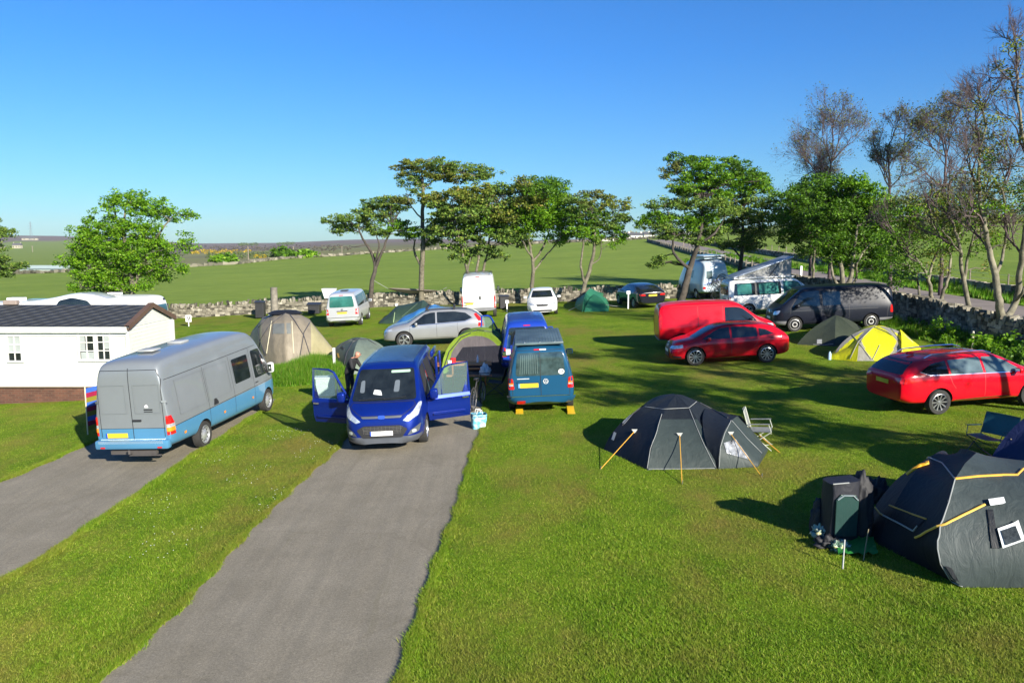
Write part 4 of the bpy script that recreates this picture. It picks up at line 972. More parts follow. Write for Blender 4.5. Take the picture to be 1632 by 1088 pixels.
# ---- dark red hatchback
MAR = paint('cherry_red', (.46, .004, .014), rough=.22)
v = Car('red_hatchback', 'cherry red five-door hatchback with silver alloy wheels standing side-on in tree shadow', 'car',
        [(-2.13, .80), (-2.12, .95), (-2.02, 1.05), (-1.80, 1.20), (-1.55, 1.32), (-1.25, 1.385), (-.6, 1.42), (.1, 1.42), (.4, 1.38), (.7, 1.27), (1.05, 1.10), (1.28, .985), (1.45, .94), (1.8, .88), (2.0, .80), (2.13, .66), (2.16, .5)],
        [(-2.2, .95), (-1, .93), (.9, .87), (1.5, .80), (2.16, .48)], [(-2.13, .70), (-1.98, .82), (-1.35, .88), (1.25, .88), (1.75, .85), (2.0, .74), (2.12, .60), (2.16, .5)],
        [(-2.2, .36), (-1.9, .24), (1.9, .19), (2.16, .24)], tumble=.42, wheels=(-1.289, 1.289), wr=.325, mats=[MAR, ARCH, BLACK])
v.both('front_side_window', rpoly([(.03, .95), (1.06, .93), (.62, 1.19), (.36, 1.30), (.03, 1.335)], .03), GLASS); v.both('rear_side_window', rpoly([(-.95, .98), (-.04, .95), (-.04, 1.335), (-.5, 1.33), (-.95, 1.27)], .03), GLASS); v.both('quarter_window', rpoly([(-1.55, 1.05), (-1.02, .99), (-1.02, 1.26), (-1.28, 1.20)], .03), GLASS)
v.patch('windscreen', 'F', rpoly([(-.66, .99), (.66, .99), (.52, 1.33), (-.52, 1.33)], .05), GLASS); v.patch('rear_window', 'B', rpoly([(-.6, 1.08), (.6, 1.08), (.5, 1.34), (-.5, 1.34)], .05), GLASS)
v.patch('grille', 'F', rpoly([(-.32, .30), (.32, .30), (.36, .74), (-.36, .74)], .04), BLACK, off=.012); v.patch('number_plate', 'F', [(-.26, .46), (.26, .46), (.26, .56), (-.26, .56)], PLATE_W, off=.02)
for k in range(4): emblem(v, 'F', -.075 + k * .05, .68, .035)
for sd in 'LR':
    v.patch('headlight', sd, rpoly([(1.72, .66), (2.08, .60), (2.06, .68), (1.72, .77)], .02), WHITE_L, off=.012); v.patch('tail_light', sd, rpoly([(-2.10, .78), (-1.80, .84), (-1.82, .95), (-2.08, .93)], .02), RED_L, off=.012)
    v.patch('sill_crease', sd, line2([(-.9, .33), (.95, .30)], .025), MAR, off=.014); v.patch('roof_rail', sd, line2([(-1.2, 1.385), (.3, 1.40)], .02), BLACK, off=.02)
    v.patch('fog_grille', sd, rpoly([(1.78, .30), (2.08, .30), (2.06, .36), (1.8, .36)], .01), BLACK, off=.012)
v.gaps([[(-.01, .34), (-.01, .95)], [(1.08, .36), (1.10, .90)], [(-1.0, .98), (-.92, .75), (-.82, .62)], [(1.2, .86), (2.0, .72)]]); v.handles((-.72, .22), .82, MAR)
v.pair('headlight', 'F', rpoly([(.40, .62), (.70, .64), (.72, .74), (.44, .71)], .02), WHITE_L, off=.012)
v.mirrors(.82, .97, MAR, size=(.11, .18, .12)); v.wheels('multi', 10, wdt=.21, rr=.235); W = gp(1109, 583); W2 = gp(1226, 578); v.place(1.289, .88, W.x, W.y, math.atan2(W.y - W2.y, W.x - W2.x))

# ---- bright red estate
FR = paint('signal_red', (.62, .003, .014), rough=.25)
v = Car('red_estate', 'bright red estate car with silver roof rails at the right, cut off by the frame', 'car',
        [(-2.37, .85), (-2.36, 1.0), (-2.28, 1.10), (-2.12, 1.24), (-1.92, 1.37), (-1.65, 1.435), (-1, 1.475), (0, 1.48), (.35, 1.45), (.65, 1.35), (1.0, 1.17), (1.3, 1.02), (1.5, .97), (1.9, .90), (2.15, .80), (2.27, .64), (2.30, .5)],
        [(-2.4, 1.03), (-1, 1.0), (1.0, .92), (1.6, .84), (2.3, .48)], [(-2.37, .72), (-2.22, .84), (-1.4, .912), (1.3, .912), (1.85, .87), (2.15, .74), (2.3, .55)],
        [(-2.4, .40), (-2.1, .28), (2, .2), (2.3, .25)], tumble=.42, wheels=(-1.35, 1.35), wr=.325, mats=[FR, ARCH, BLACK], cuts=[((0, 0, .33), (0, 0, 1))], paintfn=lambda q: 2 if q.z < .33 and q.x < -1.8 else 0)
v.both('front_side_window', rpoly([(-.02, 1.00), (1.1, .97), (.62, 1.27), (.34, 1.37), (-.02, 1.39)], .03), GLASS_L); v.both('rear_side_window', rpoly([(-1.02, 1.03), (-.09, 1.01), (-.09, 1.39), (-1.02, 1.37)], .03), GLASS_L)
v.both('quarter_window', rpoly([(-1.85, 1.14), (-1.62, 1.06), (-1.09, 1.035), (-1.09, 1.365), (-1.5, 1.31)], .03), GLASS)
v.patch('rear_window', 'B', rpoly([(-.66, 1.07), (.66, 1.07), (.53, 1.37), (-.53, 1.37)], .05), GLASS); v.patch('windscreen', 'F', rpoly([(-.66, 1.03), (.66, 1.03), (.52, 1.39), (-.52, 1.39)], .05), GLASS)
for sd in 'LR':
    v.patch('window_trim', sd, line2([(-1.87, 1.13), (-1.62, 1.04), (1.12, .955)], .018), CHROME, off=.012); v.patch('tail_light', sd, rpoly([(-2.30, .84), (-1.88, .93), (-2.0, 1.02), (-2.28, .99)], .02), RED_L, off=.014)
    v.patch('sill_crease', sd, line2([(-.9, .34), (.3, .36), (.95, .30)], .02), CHROME, off=.012)
v.pair('tail_light', 'B', rpoly([(.42, .86), (.80, .86), (.80, 1.0), (.48, .98)], .02), RED_L, off=.014); v.patch('number_plate', 'B', [(-.26, .78), (.26, .78), (.26, .89), (-.26, .89)], M('shaded_plate', (.6, .42, .03), .4), off=.02)
v.gaps([[(-.05, .36), (-.05, 1.0)], [(1.12, .38), (1.13, .94)], [(-1.08, 1.02), (-1.0, .8), (-.9, .66)], [(-.9, .36), (1.0, .36)]]); v.handles((-.80, .20), .89, FR)
mb = MB()
for y in (-.56, .56): mb.tube([(-1.6, y, 1.44), (-1.4, y, 1.52), (-.5, y, 1.545), (.1, y, 1.53), (.35, y, 1.46)], [.014, .02, .022, .02, .014], 6)
mb.build('roof_rail', CHROME, v.root, True); v.blob('roof_aerial', (-1.6, 0, 1.50), (.22, .05, .07), FR)
v.mirrors(.85, 1.02, FR, size=(.12, .2, .13)); v.wheels('multi', 10, rimmat=M('grey_alloy', (.34, .35, .37), .3, .8), wdt=.21, rr=.225)
W = gp(1498, 661); v.place(-1.35, -.912 if False else -.912, W.x, W.y, math.radians(10))
# ------------------------------------------------------------ stone walls
STONE = island('field_stone', [(0, (.07, .065, .05)), (.35, (.17, .155, .12)), (.7, (.27, .245, .19)), (1, (.40, .37, .30))], .95, 0, .8, 9, 3.5)
STONE_D = M('wall_core', (.03, .028, .022), .95)
def drywall(name, pts, h, th=.42, sl=.30, label='', cope=True, cat='stone wall', mat=None, seed=3, group='dry stone walls'):
    rr = random.Random(seed); mb = MB(); cm = MB(); L = 0
    for (a, b_) in zip(pts, pts[1:]):
        A, B = Vector((*a, 0)), Vector((*b_, 0)); d = B - A; Ln = d.length; u = d.normalized(); n_ = Vector((-u.y, u.x, 0))
        rot = Matrix((u, n_, Vector((0, 0, 1)))).transposed()
        z = 0; rows_ = max(2, round(h / (sl * .52)))
        for r_ in range(rows_):
            s_ = -rr.random() * sl
            while s_ < Ln:
                l_ = sl * rr.uniform(.5, 1.35); c = A + u * (s_ + l_ / 2); hh = h / rows_
                zz = G(c.x, c.y) + (r_ + .5) * hh + rr.uniform(-.02, .02)
                t = th * (1 - .3 * r_ / rows_) * rr.uniform(.9, 1.12)
                v0 = len(mb.v); mb.box((c.x, c.y, zz), (l_ * .97, t, hh * rr.uniform(.8, 1.1)), 0, rot)
                for i in range(v0, len(mb.v)):
                    j = .14 * min(l_, hh); p = mb.v[i]; mb.v[i] = (p[0] + rr.uniform(-j, j), p[1] + rr.uniform(-j, j), p[2] + rr.uniform(-j, j))
                s_ += l_
        if cope:
            s_ = 0
            while s_ < Ln:
                l_ = sl * rr.uniform(.25, .7); c = A + u * (s_ + l_ / 2); hh = sl * rr.uniform(.5, 1.15)
                v0 = len(mb.v); tilt = Matrix.Rotation(rr.uniform(-.3, .3), 3, 'Y')
                mb.box((c.x, c.y, G(c.x, c.y) + h + hh * .4), (l_ * .9, th * rr.uniform(.6, 1), hh), 0, rot @ tilt)
                for i in range(v0, len(mb.v)):
                    j = .05; p = mb.v[i]; mb.v[i] = (p[0] + rr.uniform(-j, j), p[1] + rr.uniform(-j, j), p[2] + rr.uniform(-j, j))
                s_ += l_ + rr.random() * sl * (.9 if rr.random() < .25 else .1)
        q = len(cm.v); hw = th * .3
        for p in (A, B):
            for sd in (-1, 1):
                for zz in (-.1, h * .9): e = p + n_ * sd * hw; cm.v.append((e.x, e.y, G(e.x, e.y) + zz))
        cm.add([], []); cm.f += [[q, q + 4, q + 5, q + 1], [q + 2, q + 3, q + 7, q + 6], [q + 1, q + 5, q + 7, q + 3]]; cm.m += [0, 0, 0]
    mb.v += cm.v; o_ = len(mb.v) - len(cm.v); mb.f += [[i + o_ for i in f] for f in cm.f]; mb.m += [1] * len(cm.f)
    o = mb.build(name, [mat or STONE, STONE_D]); tag(o, label, cat, group); return o
def gpxy(px, py): p = gp(px, py); return (p.x, p.y)
drywall('stone_wall', [gpxy(120, 512), gpxy(300, 506), gpxy(430, 499), gpxy(600, 489), gpxy(760, 484), gpxy(840, 482), gpxy(1000, 478), (15.5, 53.2)], .72, label='lichened dry stone wall running behind the back row of tents and trees')
drywall('stone_wall', [(15.6, 53.4), (18.6, 52.5), (19.0, 47), (18.8, 40), (18.5, 33), (18.4, 28), (18.6, 20), (18.8, 10)], 1.0, seed=8, label='shaded dry stone wall between the camping field and the lane')
# far walls: cheap, large stones
FARS = island('pale_stone', [(0, (.07, .07, .05)), (.5, (.15, .14, .10)), (1, (.26, .24, .18))], .95)
def farwall(pts, h, label, seed=1, sl=.9):
    rr = random.Random(seed); mb = MB()
    for (a, b_) in zip(pts, pts[1:]):
        A, B = Vector(a), Vector(b_); d = B - A; n_ = max(1, int(Vector((d.x, d.y)).length / sl))
        for i in range(n_):
            c = A + d * ((i + .5) / n_); ang_ = math.atan2(d.y, d.x)
            z = terr(c.x, c.y)
            mb.box((c.x, c.y, z + h * .45), (sl * 1.05, .7, h * rr.uniform(.65, 1.15)), 0, Matrix.Rotation(ang_, 3, 'Z'), .18)
    tag(mb.build('stone_wall', FARS), label, 'stone wall', 'dry stone walls')
farwall([gpxy(-60, 441), gpxy(0, 437), gpxy(130, 433), gpxy(200, 430), gpxy(290, 426), gpxy(380, 421), gpxy(450, 413), gpxy(540, 407), gpxy(700, 397), gpxy(800, 390), gpxy(900, 385), gpxy(1050, 380)], .55, 'pale far wall along the top edge of the green pasture', 2)
def lane_wall(xo, y0, y1, label, seed, h=.8):
    pts = []
    for y in np.linspace(y0, y1, 12): xc = float(np.interp(y, [q[1] for q in ln], [q[0] for q in ln])); pts.append((xc + xo, y))
    drywall('stone_wall', pts, h, sl=.5, seed=seed, label=label, cope=False)
lane_wall(-3.4, 56, 190, 'low wall along the near side of the climbing lane beyond the motorhomes', 12, .6)
lane_wall(4.6, 18, 190, 'broken low wall along the far side of the lane', 13, .6)
# fences of posts and wire
WOOD = M('weathered_wood', (.20, .17, .13), .85, var=.3, vs=8, bmp=.4, bs=20)
def fence(pts, step, h, label, r=.05, wires=3):
    t = empty('wire_fence', (pts[0][0], pts[0][1], G(*pts[0])), 0, label, 'fence', 'post and wire fences'); o0 = t.location
    k = 0; W_ = MB(); prev = None
    for (a, b_) in zip(pts, pts[1:]):
        A, B = Vector((*a, 0)), Vector((*b_, 0)); n_ = int((B - A).length / step)
        for i in range(n_):
            c = A.lerp(B, i / n_); z = G(c.x, c.y); hh = h * random.uniform(.92, 1.08)
            m_ = MB(); m_.tube([(c.x - o0.x, c.y - o0.y, z - o0.z - .1), (c.x - o0.x + random.uniform(-.05, .05), c.y - o0.y, z - o0.z + hh)], r, 5); m_.build('fence_post', WOOD, t)
            for w_ in range(wires): q = Vector((c.x - o0.x, c.y - o0.y, z - o0.z + h * (.35 + .27 * w_))); (W_.tube([prev[w_], q], .008, 3) if prev else None); 
            prev = [Vector((c.x - o0.x, c.y - o0.y, z - o0.z + h * (.35 + .27 * w_))) for w_ in range(wires)]
    W_.build('fence_wire', STEEL, t)
fence([(lp[0] + 5.4, lp[1]) for lp in ln[1:6]], 3.2, 1.15, 'post and wire fence along the field beyond the lane')
fence([(lp[0] - 3.9, lp[1]) for lp in ln[3:8]], 2.6, 1.0, 'post and wire fence beside the low wall on the near side of the lane', .06)

# ------------------------------------------------------------ mobile home
FY = gp(140, 638).y
zs0, zw0, ze0 = at(100, 640, FY).z, at(100, 616, FY).z, at(100, 522, FY).z
XR = at(205, 560, FY).x; DEP = 3.55; XL = XR - 17; zr0 = at(238, 489, FY + DEP / 2).z
CREAM = M('cream_cladding', (.58, .59, .53), .55, var=.03); TRIM = M('white_trim', (.60, .60, .56), .5)
home = empty('mobile_home', (XR, FY, zs0 + .1), 0, 'long cream clad mobile home with a dark tiled roof and brick skirt at the left', 'mobile home')
def hl(p): return (p[0] - XR, p[1] - FY, p[2] - (zs0 + .1))
mb = MB(); nb = 16; bh = (ze0 - zw0) / nb
for k in range(nb):
    z = zw0 + k * bh
    for (p, q, nx_, ny_) in (((XL, FY), (XR, FY), 0, -1), ((XR, FY), (XR, FY + DEP), 1, 0)):
        o_ = .012
        mb.add([hl((p[0] + nx_ * o_, p[1] + ny_ * o_, z)), hl((q[0] + nx_ * o_, q[1] + ny_ * o_, z)), hl((q[0], q[1], z + bh)), hl((p[0], p[1], z + bh)), hl((p[0], p[1], z)), hl((q[0], q[1], z))], [(0, 1, 2, 3), (4, 5, 1, 0)])
for k in range(8):      # gable boards
    z = ze0 + k * (zr0 - ze0) / 8; z1 = z + (zr0 - ze0) / 8; f0 = (z - ze0) / (zr0 - ze0); f1 = (z1 - ze0) / (zr0 - ze0)
    mb.add([hl((XR + .022, FY + DEP / 2 * f0, z)), hl((XR + .022, FY + DEP - DEP / 2 * f0, z)), hl((XR, FY + DEP - DEP / 2 * f1, z1)), hl((XR, FY + DEP / 2 * f1, z1))], [(0, 1, 2, 3)])
mb.add([hl((XL, FY + DEP, zw0)), hl((XR, FY + DEP, zw0)), hl((XR, FY + DEP, ze0)), hl((XL, FY + DEP, ze0)), hl((XL, FY, zw0)), hl((XL, FY, ze0))], [(1, 0, 3, 2), (0, 4, 5, 3), (4, 0, 1)])
wall_ = mb.build('wall', CREAM, home)
m = bpy.data.materials.new('roof_tiles'); nt, b, o = nodes(m); c = coords(nt)
sp_ = nt.nodes.new('ShaderNodeSeparateXYZ'); nt.links.new(c, sp_.inputs[0])
wv_ = nt.nodes.new('ShaderNodeTexWave'); wv_.bands_direction = 'X'; wv_.inputs['Scale'].default_value = 1.0; wv_.inputs['Distortion'].default_value = .0
mpp = nt.nodes.new('ShaderNodeMapping'); mpp.inputs['Rotation'].default_value = (0, 0, .9); nt.links.new(c, mpp.inputs[0]); nt.links.new(mpp.outputs[0], wv_.inputs[0])
nt.links.new(ramp(nt, wv_.outputs['Fac'], [(0, (.024, .026, .029)), (.5, (.032, .034, .037)), (1, (.042, .044, .047))]), b.inputs['Base Color']); b.inputs['Roughness'].default_value = .6
bump(nt, b, wv_.outputs['Fac'], 1, .04)
RT = m
mb = MB(); OV = .16
for y0, y1 in ((FY - OV, FY + DEP / 2), (FY + DEP + OV, FY + DEP / 2)):
    zl = ze0 + .02; n_ = 9
    for k in range(n_):
        t0, t1 = k / n_, (k + 1) / n_
        ya, yb = y0 + (y1 - y0) * t0, y0 + (y1 - y0) * t1; za, zb_ = zl + (zr0 + .08 - zl) * t0, zl + (zr0 + .08 - zl) * t1
        mb.add([hl((XL, ya, za + .02)), hl((XR + .12, ya, za + .02)), hl((XR + .12, yb, zb_)), hl((XL, yb, zb_)), hl((XL, ya, za - .02)), hl((XR + .12, ya, za - .02))], [(0, 1, 2, 3), (4, 5, 1, 0)])
roof_ = mb.build('roof', RT, home)
mb = MB()
for y0, y1 in ((FY - OV, FY + DEP / 2), (FY + DEP + OV, FY + DEP / 2)):
    a, b_ = Vector(hl((XR + .14, y0, ze0 - .02))), Vector(hl((XR + .14, y1, zr0 + .06)))
    dz = Vector((0, 0, .17)); dx = Vector((.035, 0, 0)); mb.add([a - dz * .4, b_ - dz * .4, b_ + dz * .6, a + dz * .6, a - dz * .4 - dx, b_ - dz * .4 - dx, b_ + dz * .6 - dx * 5, a + dz * .6 - dx * 5], [(0, 1, 2, 3), (3, 2, 6, 7), (0, 4, 5, 1), (7, 6, 5, 4)])
mb.build('bargeboard', M('brown_bargeboard', (.10, .06, .04), .6), roof_)
for ty in (-14, -5): MB().box((ty, DEP / 2, hl((0, 0, zr0))[2] + .16), (.5, .22, .16)).build('roof_vent', M('vent_brown', (.25, .2, .17), .7), roof_, bevel=.03)
mb = MB(); mb.box(hl(((XL + XR) / 2, FY - OV + .02, ze0 - .06)), (17.1, .10, .20)); mb.box(hl(((XL + XR) / 2, FY - .04, ze0 - .22)), (17.0, .04, .12)); mb.build('fascia', TRIM, home)
mb = MB()
for x, y in ((XR + .02, FY - .02), (XR + .02, FY + DEP + .02)): mb.box(hl((x, y, (zw0 + ze0) / 2)), (.12, .12, ze0 - zw0))
mb.box(hl((XR - .55, FY - .03, (zw0 + ze0) / 2 - .1)), (.05, .04, ze0 - zw0 - .25)); mb.build('corner_trim', TRIM, home)
mb = MB(); mb.box(hl(((XL + XR) / 2, FY - .03, zw0 - .0)), (17.06, .05, .04)); mb.build('sill_board', M('brown_board', (.25, .2, .15), .6), home)
m = bpy.data.materials.new('skirt_brick'); nt, b, o = nodes(m); c = coords(nt)
bt = nt.nodes.new('ShaderNodeTexBrick'); bt.inputs['Color1'].default_value = (.11, .045, .028, 1); bt.inputs['Color2'].default_value = (.07, .03, .02, 1); bt.inputs['Mortar'].default_value = (.10, .07, .05, 1)
bt.inputs['Scale'].default_value = 1; bt.inputs['Brick Width'].default_value = .23; bt.inputs['Row Height'].default_value = .075; bt.inputs['Mortar Size'].default_value = .008
mpp = nt.nodes.new('ShaderNodeMapping'); mpp.inputs['Rotation'].default_value = (PI / 2, 0, 0); nt.links.new(c, mpp.inputs[0]); nt.links.new(mpp.outputs[0], bt.inputs[0])
nt.links.new(mix(nt, bt.outputs[0], ramp(nt, noise(nt, 1.5, 5, .6, c), [(.3, (.7, .7, .7)), (.7, (1.4, 1.3, 1.2))]), .8, 'MULTIPLY'), b.inputs['Base Color']); b.inputs['Roughness'].default_value = .9
mb = MB(); mb.box(hl(((XL + XR) / 2, FY + DEP / 2 + .04, zw0 - .75)), (16.9, DEP - .0, 1.5)); mb.build('brick_skirt', m, home)
CURT = M('net_curtain', (.30, .33, .32), .8)
def home_window(px0, px1, py0, py1, cols, rws, curtains):
    a, b_ = at(px0, py0, FY), at(px1, py1, FY); x0, x1, z1, z0 = a.x - XR, b_.x - XR, a.z - home.location.z, b_.z - home.location.z
    f = MB(); t = .07
    f.box(((x0 + x1) / 2, -.045, z0 - t / 2), (x1 - x0 + 2 * t, .06, t)); f.box(((x0 + x1) / 2, -.045, z1 + t / 2), (x1 - x0 + 2 * t, .06, t))
    for x in (x0 - t / 2, x1 + t / 2): f.box((x, -.045, (z0 + z1) / 2), (t, .06, z1 - z0))
    for k in range(1, cols): f.box((x0 + (x1 - x0) * k / cols, -.05, (z0 + z1) / 2), (.03, .03, z1 - z0))
    for k in range(1, rws): f.box(((x0 + x1) / 2, -.048, z0 + (z1 - z0) * k / rws), (x1 - x0, .03, .03))
    o_ = f.build('window', TRIM, home)
    MB().box(((x0 + x1) / 2, -.03, (z0 + z1) / 2), (x1 - x0, .01, z1 - z0)).build('window_pane', GLASS, o_)
    for u0, u1, w0, w1 in curtains:
        MB().box((x0 + (x1 - x0) * (u0 + u1) / 2, -.038, z0 + (z1 - z0) * (w0 + w1) / 2), ((x1 - x0) * (u1 - u0), .004, (z1 - z0) * (w1 - w0))).build('curtain', CURT, o_)
home_window(13, 36, 536, 574, 2, 3, [(0, 1, .3, 1)])
home_window(127, 152, 532, 572, 2, 3, [(0, .38, .36, 1), (.05, .95, 0, .28)])
home_window(156, 177, 531, 572, 2, 3, [(.55, 1, .4, 1)])

# ------------------------------------------------------------ motorhomes behind it
WP = _M['white_paint']
def hull(name, label, cat, L, W_, prof, y, px, zb=.5, yaw=0, wid=None, mats=None):
    v = Car(name, label, cat, prof, [(-9, 1.1), (9, 1.1)], wid or [(-L / 2, W_ * .9), (-L / 2 + .2, W_), (L / 2 - .3, W_), (L / 2, W_ * .85)], [(-9, zb), (9, zb)], tumble=.04, wheels=(-L * .2, L * .25), wr=.33, mats=mats or [WP, ARCH], edge=.05, crown=.05, group='white motorhomes and caravan behind the mobile home')
    p = at(px, 520, y); v.root.location = (p.x, y, G(p.x, y)); v.root.rotation_euler = (0, 0, yaw); return v
v = hull('motorhome', 'white low-profile motorhome with a big glazed cab roof window, behind the mobile home', 'motorhome', 7.2, 1.12,
         [(-3.6, 2.2), (-3.58, 2.5), (-3.4, 2.62), (-2.6, 2.66), (-1, 2.68), (.3, 2.86), (1.0, 3.06), (1.7, 3.10), (2.5, 2.95), (3.1, 2.55), (3.5, 2.0), (3.6, 1.3)], 38.5, 92, wid=[(-3.6, 1.05), (-3.3, 1.12), (1.5, 1.12), (2.8, .98), (3.6, .7)], yaw=.0)
v.both('overcab_window', rpoly([(.35, 2.18), (2.5, 2.18), (2.0, 2.78), (1.3, 2.92), (.7, 2.78)], .1), GLASS, off=.01); v.patch('roof_window', 'T', rpoly([(1.5, -.6), (2.7, -.5), (2.7, .5), (1.5, .6)], .2), M('pale_roof_glass', (.35, .38, .40), .08), off=.01)
MB().box((-2.0, .2, 2.78), (.7, .5, .14)).build('roof_vent', WHITE, v.root, bevel=.03); MB().box((-.6, -.3, 2.78), (.9, .5, .08)).build('roof_vent', GLASS_L, v.root, bevel=.02)
v = hull('touring_caravan', 'white touring caravan with a blue end window, just behind the mobile home gable', 'caravan', 5.4, 1.12,
         [(-2.7, 2.0), (-2.66, 2.4), (-2.5, 2.55), (-1.5, 2.62), (1.5, 2.66), (2.3, 2.66), (2.6, 2.55), (2.72, 2.2), (2.78, 1.4)], 41.5, 174)
v.patch('end_window', 'F', rpoly([(-.8, 1.5), (.8, 1.5), (.75, 2.2), (-.75, 2.2)], .1), M('blue_glass', (.03, .09, .14), .06), off=.01); v.patch('flank_stripe', 'R', line2([(-1.8, 2.15), (.9, 2.30), (1.4, 2.0)], .05), M('brown_stripe', (.25, .10, .05), .5), off=.01)
v.patch('side_window', 'R', rpoly([(-2.2, 1.5), (-.8, 1.5), (-.8, 2.05), (-2.2, 2.05)], .06), GLASS, off=.008); v.patch('end_light', 'F', rpoly([(.5, 2.38), (.9, 2.38), (.9, 2.48), (.5, 2.48)], .02), BLACK, off=.02); MB().box((.4, 0, 2.76), (.6, .5, .1)).build('roof_vent', WHITE, v.root, bevel=.03)
v = hull('motorhome', 'white motorhome with solar panel at the far left, only its roof edge seen', 'motorhome', 6.8, 1.12, [(-3.4, 2.1), (-3.35, 2.5), (-3.2, 2.6), (0, 2.62), (2.9, 2.6), (3.3, 2.4), (3.4, 2.0)], 37.5, -55)
MB().box((1.2, 0, 2.74), (1.4, .8, .05)).build('solar_panel', M('solar', (.04, .07, .12), .15), v.root); MB().box((2.5, .2, 2.72), (.5, .5, .14)).build('roof_vent', WHITE, v.root, bevel=.03)

# ------------------------------------------------------------ trees
BARK = M('bark', (.13, .115, .08), .95, var=.45, vs=5, bmp=.9, bs=9); BARK_P = M('pale_bark', (.15, .135, .095), .95, var=.65, vs=3, bmp=.8, bs=8); BARK_D = M('dark_bark', (.06, .05, .04), .95, var=.4, vs=4, bmp=.8, bs=9)
TWIG = M('twig', (.085, .06, .06), .9, var=.3)
LF = {
 'syc': island('sycamore_leaf', [(0, (.055, .15, .006)), (.4, (.12, .27, .009)), (.85, (.19, .36, .016)), (1, (.28, .42, .035))], .5, .4),
 'sycd': island('deep_leaf', [(0, (.035, .09, .008)), (.5, (.075, .17, .010)), (.9, (.12, .25, .014)), (1, (.18, .31, .025))], .5, .35),
 'pine': island('pine_needle', [(0, (.045, .09, .016)), (.5, (.10, .18, .025)), (.85, (.16, .25, .032)), (1, (.25, .28, .05))], .65, .2),
 'gold': island('golden_leaf', [(0, (.06, .08, .014)), (.5, (.16, .215, .025)), (.85, (.24, .27, .035)), (1, (.26, .19, .05))], .6, .3),
 'brz': island('bronze_leaf', [(0, (.05, .055, .02)), (.5, (.13, .145, .03)), (.8, (.17, .22, .035)), (1, (.20, .19, .05))], .6, .3)}
def leaves(centres, rad, n, size, rr, flat=.6, mat=None):
    """numpy leaf quads round the given centres"""
    C_ = np.array(centres, dtype=float); N = len(C_) * n
    d = rr.normal(size=(N, 3)); d /= np.linalg.norm(d, axis=1)[:, None]; d *= (rr.uniform(0, 1, N) ** .45)[:, None]; d[:, 2] *= flat
    P = np.repeat(C_, n, axis=0) + d * rad * rr.uniform(.6, 1.25, (len(C_),)).repeat(n)[:, None]
    a = rr.normal(size=(N, 3)); a[:, 2] *= .6; a /= np.linalg.norm(a, axis=1)[:, None]; b_ = rr.normal(size=(N, 3)); b_ -= (b_ * a).sum(1)[:, None] * a; b_ /= np.linalg.norm(b_, axis=1)[:, None]
    s_ = size * rr.uniform(.55, 1.3, N)[:, None]
    V_ = np.stack([P - a * s_, P - b_ * s_ * .55, P + a * s_, P + b_ * s_ * .55], axis=1).reshape(-1, 3)
    return V_
def quads_obj(name, V_, mat, parent):
    N = len(V_) // 4; me = bpy.data.meshes.new(name); me.vertices.add(N * 4); me.vertices.foreach_set('co', V_.astype(np.float32).ravel())
    me.loops.add(N * 4); me.loops.foreach_set('vertex_index', np.arange(N * 4, dtype=np.int32)); me.polygons.add(N)
    me.polygons.foreach_set('loop_start', np.arange(0, N * 4, 4, dtype=np.int32)); me.polygons.foreach_set('loop_total', np.full(N, 4, dtype=np.int32)); me.update(calc_edges=True); me.materials.append(mat)
    return link(bpy.data.objects.new(name, me), parent)
def wob(p, q, k, amp, rr):
    out = []; p, q = Vector(p), Vector(q); L = (q - p).length
    for i in range(k + 1):
        t = i / k; c = p.lerp(q, t)
        if 0 < i < k: c += Vector(rr.uniform(-1, 1, 3)) * amp * L
        out.append(c)
    return out
def twigs(mb, p, d, L, r, dep, rr, up=.25):
    q = p + d * L; m_ = p.lerp(q, .5) + Vector(rr.uniform(-1, 1, 3)) * L * .07; mb.tube([p, m_, q], [r, r * .8, r * .55], 4 if r > .02 else 3, cap=False)
    if dep <= 0: return [q]
    out = []
    for k in range(int(rr.integers(2, 4)) + (1 if dep > 1 else 0)):
        nd = (d + Vector(rr.normal(size=3)) * .48 + Vector((0, 0, up))).normalized(); s_ = p.lerp(q, float(rr.uniform(.45, 1)))
        out += twigs(mb, s_, nd, L * float(rr.uniform(.58, .85)), r * .58, dep - 1, rr, up)
    return out
TREEG = 'trees around the camping field'
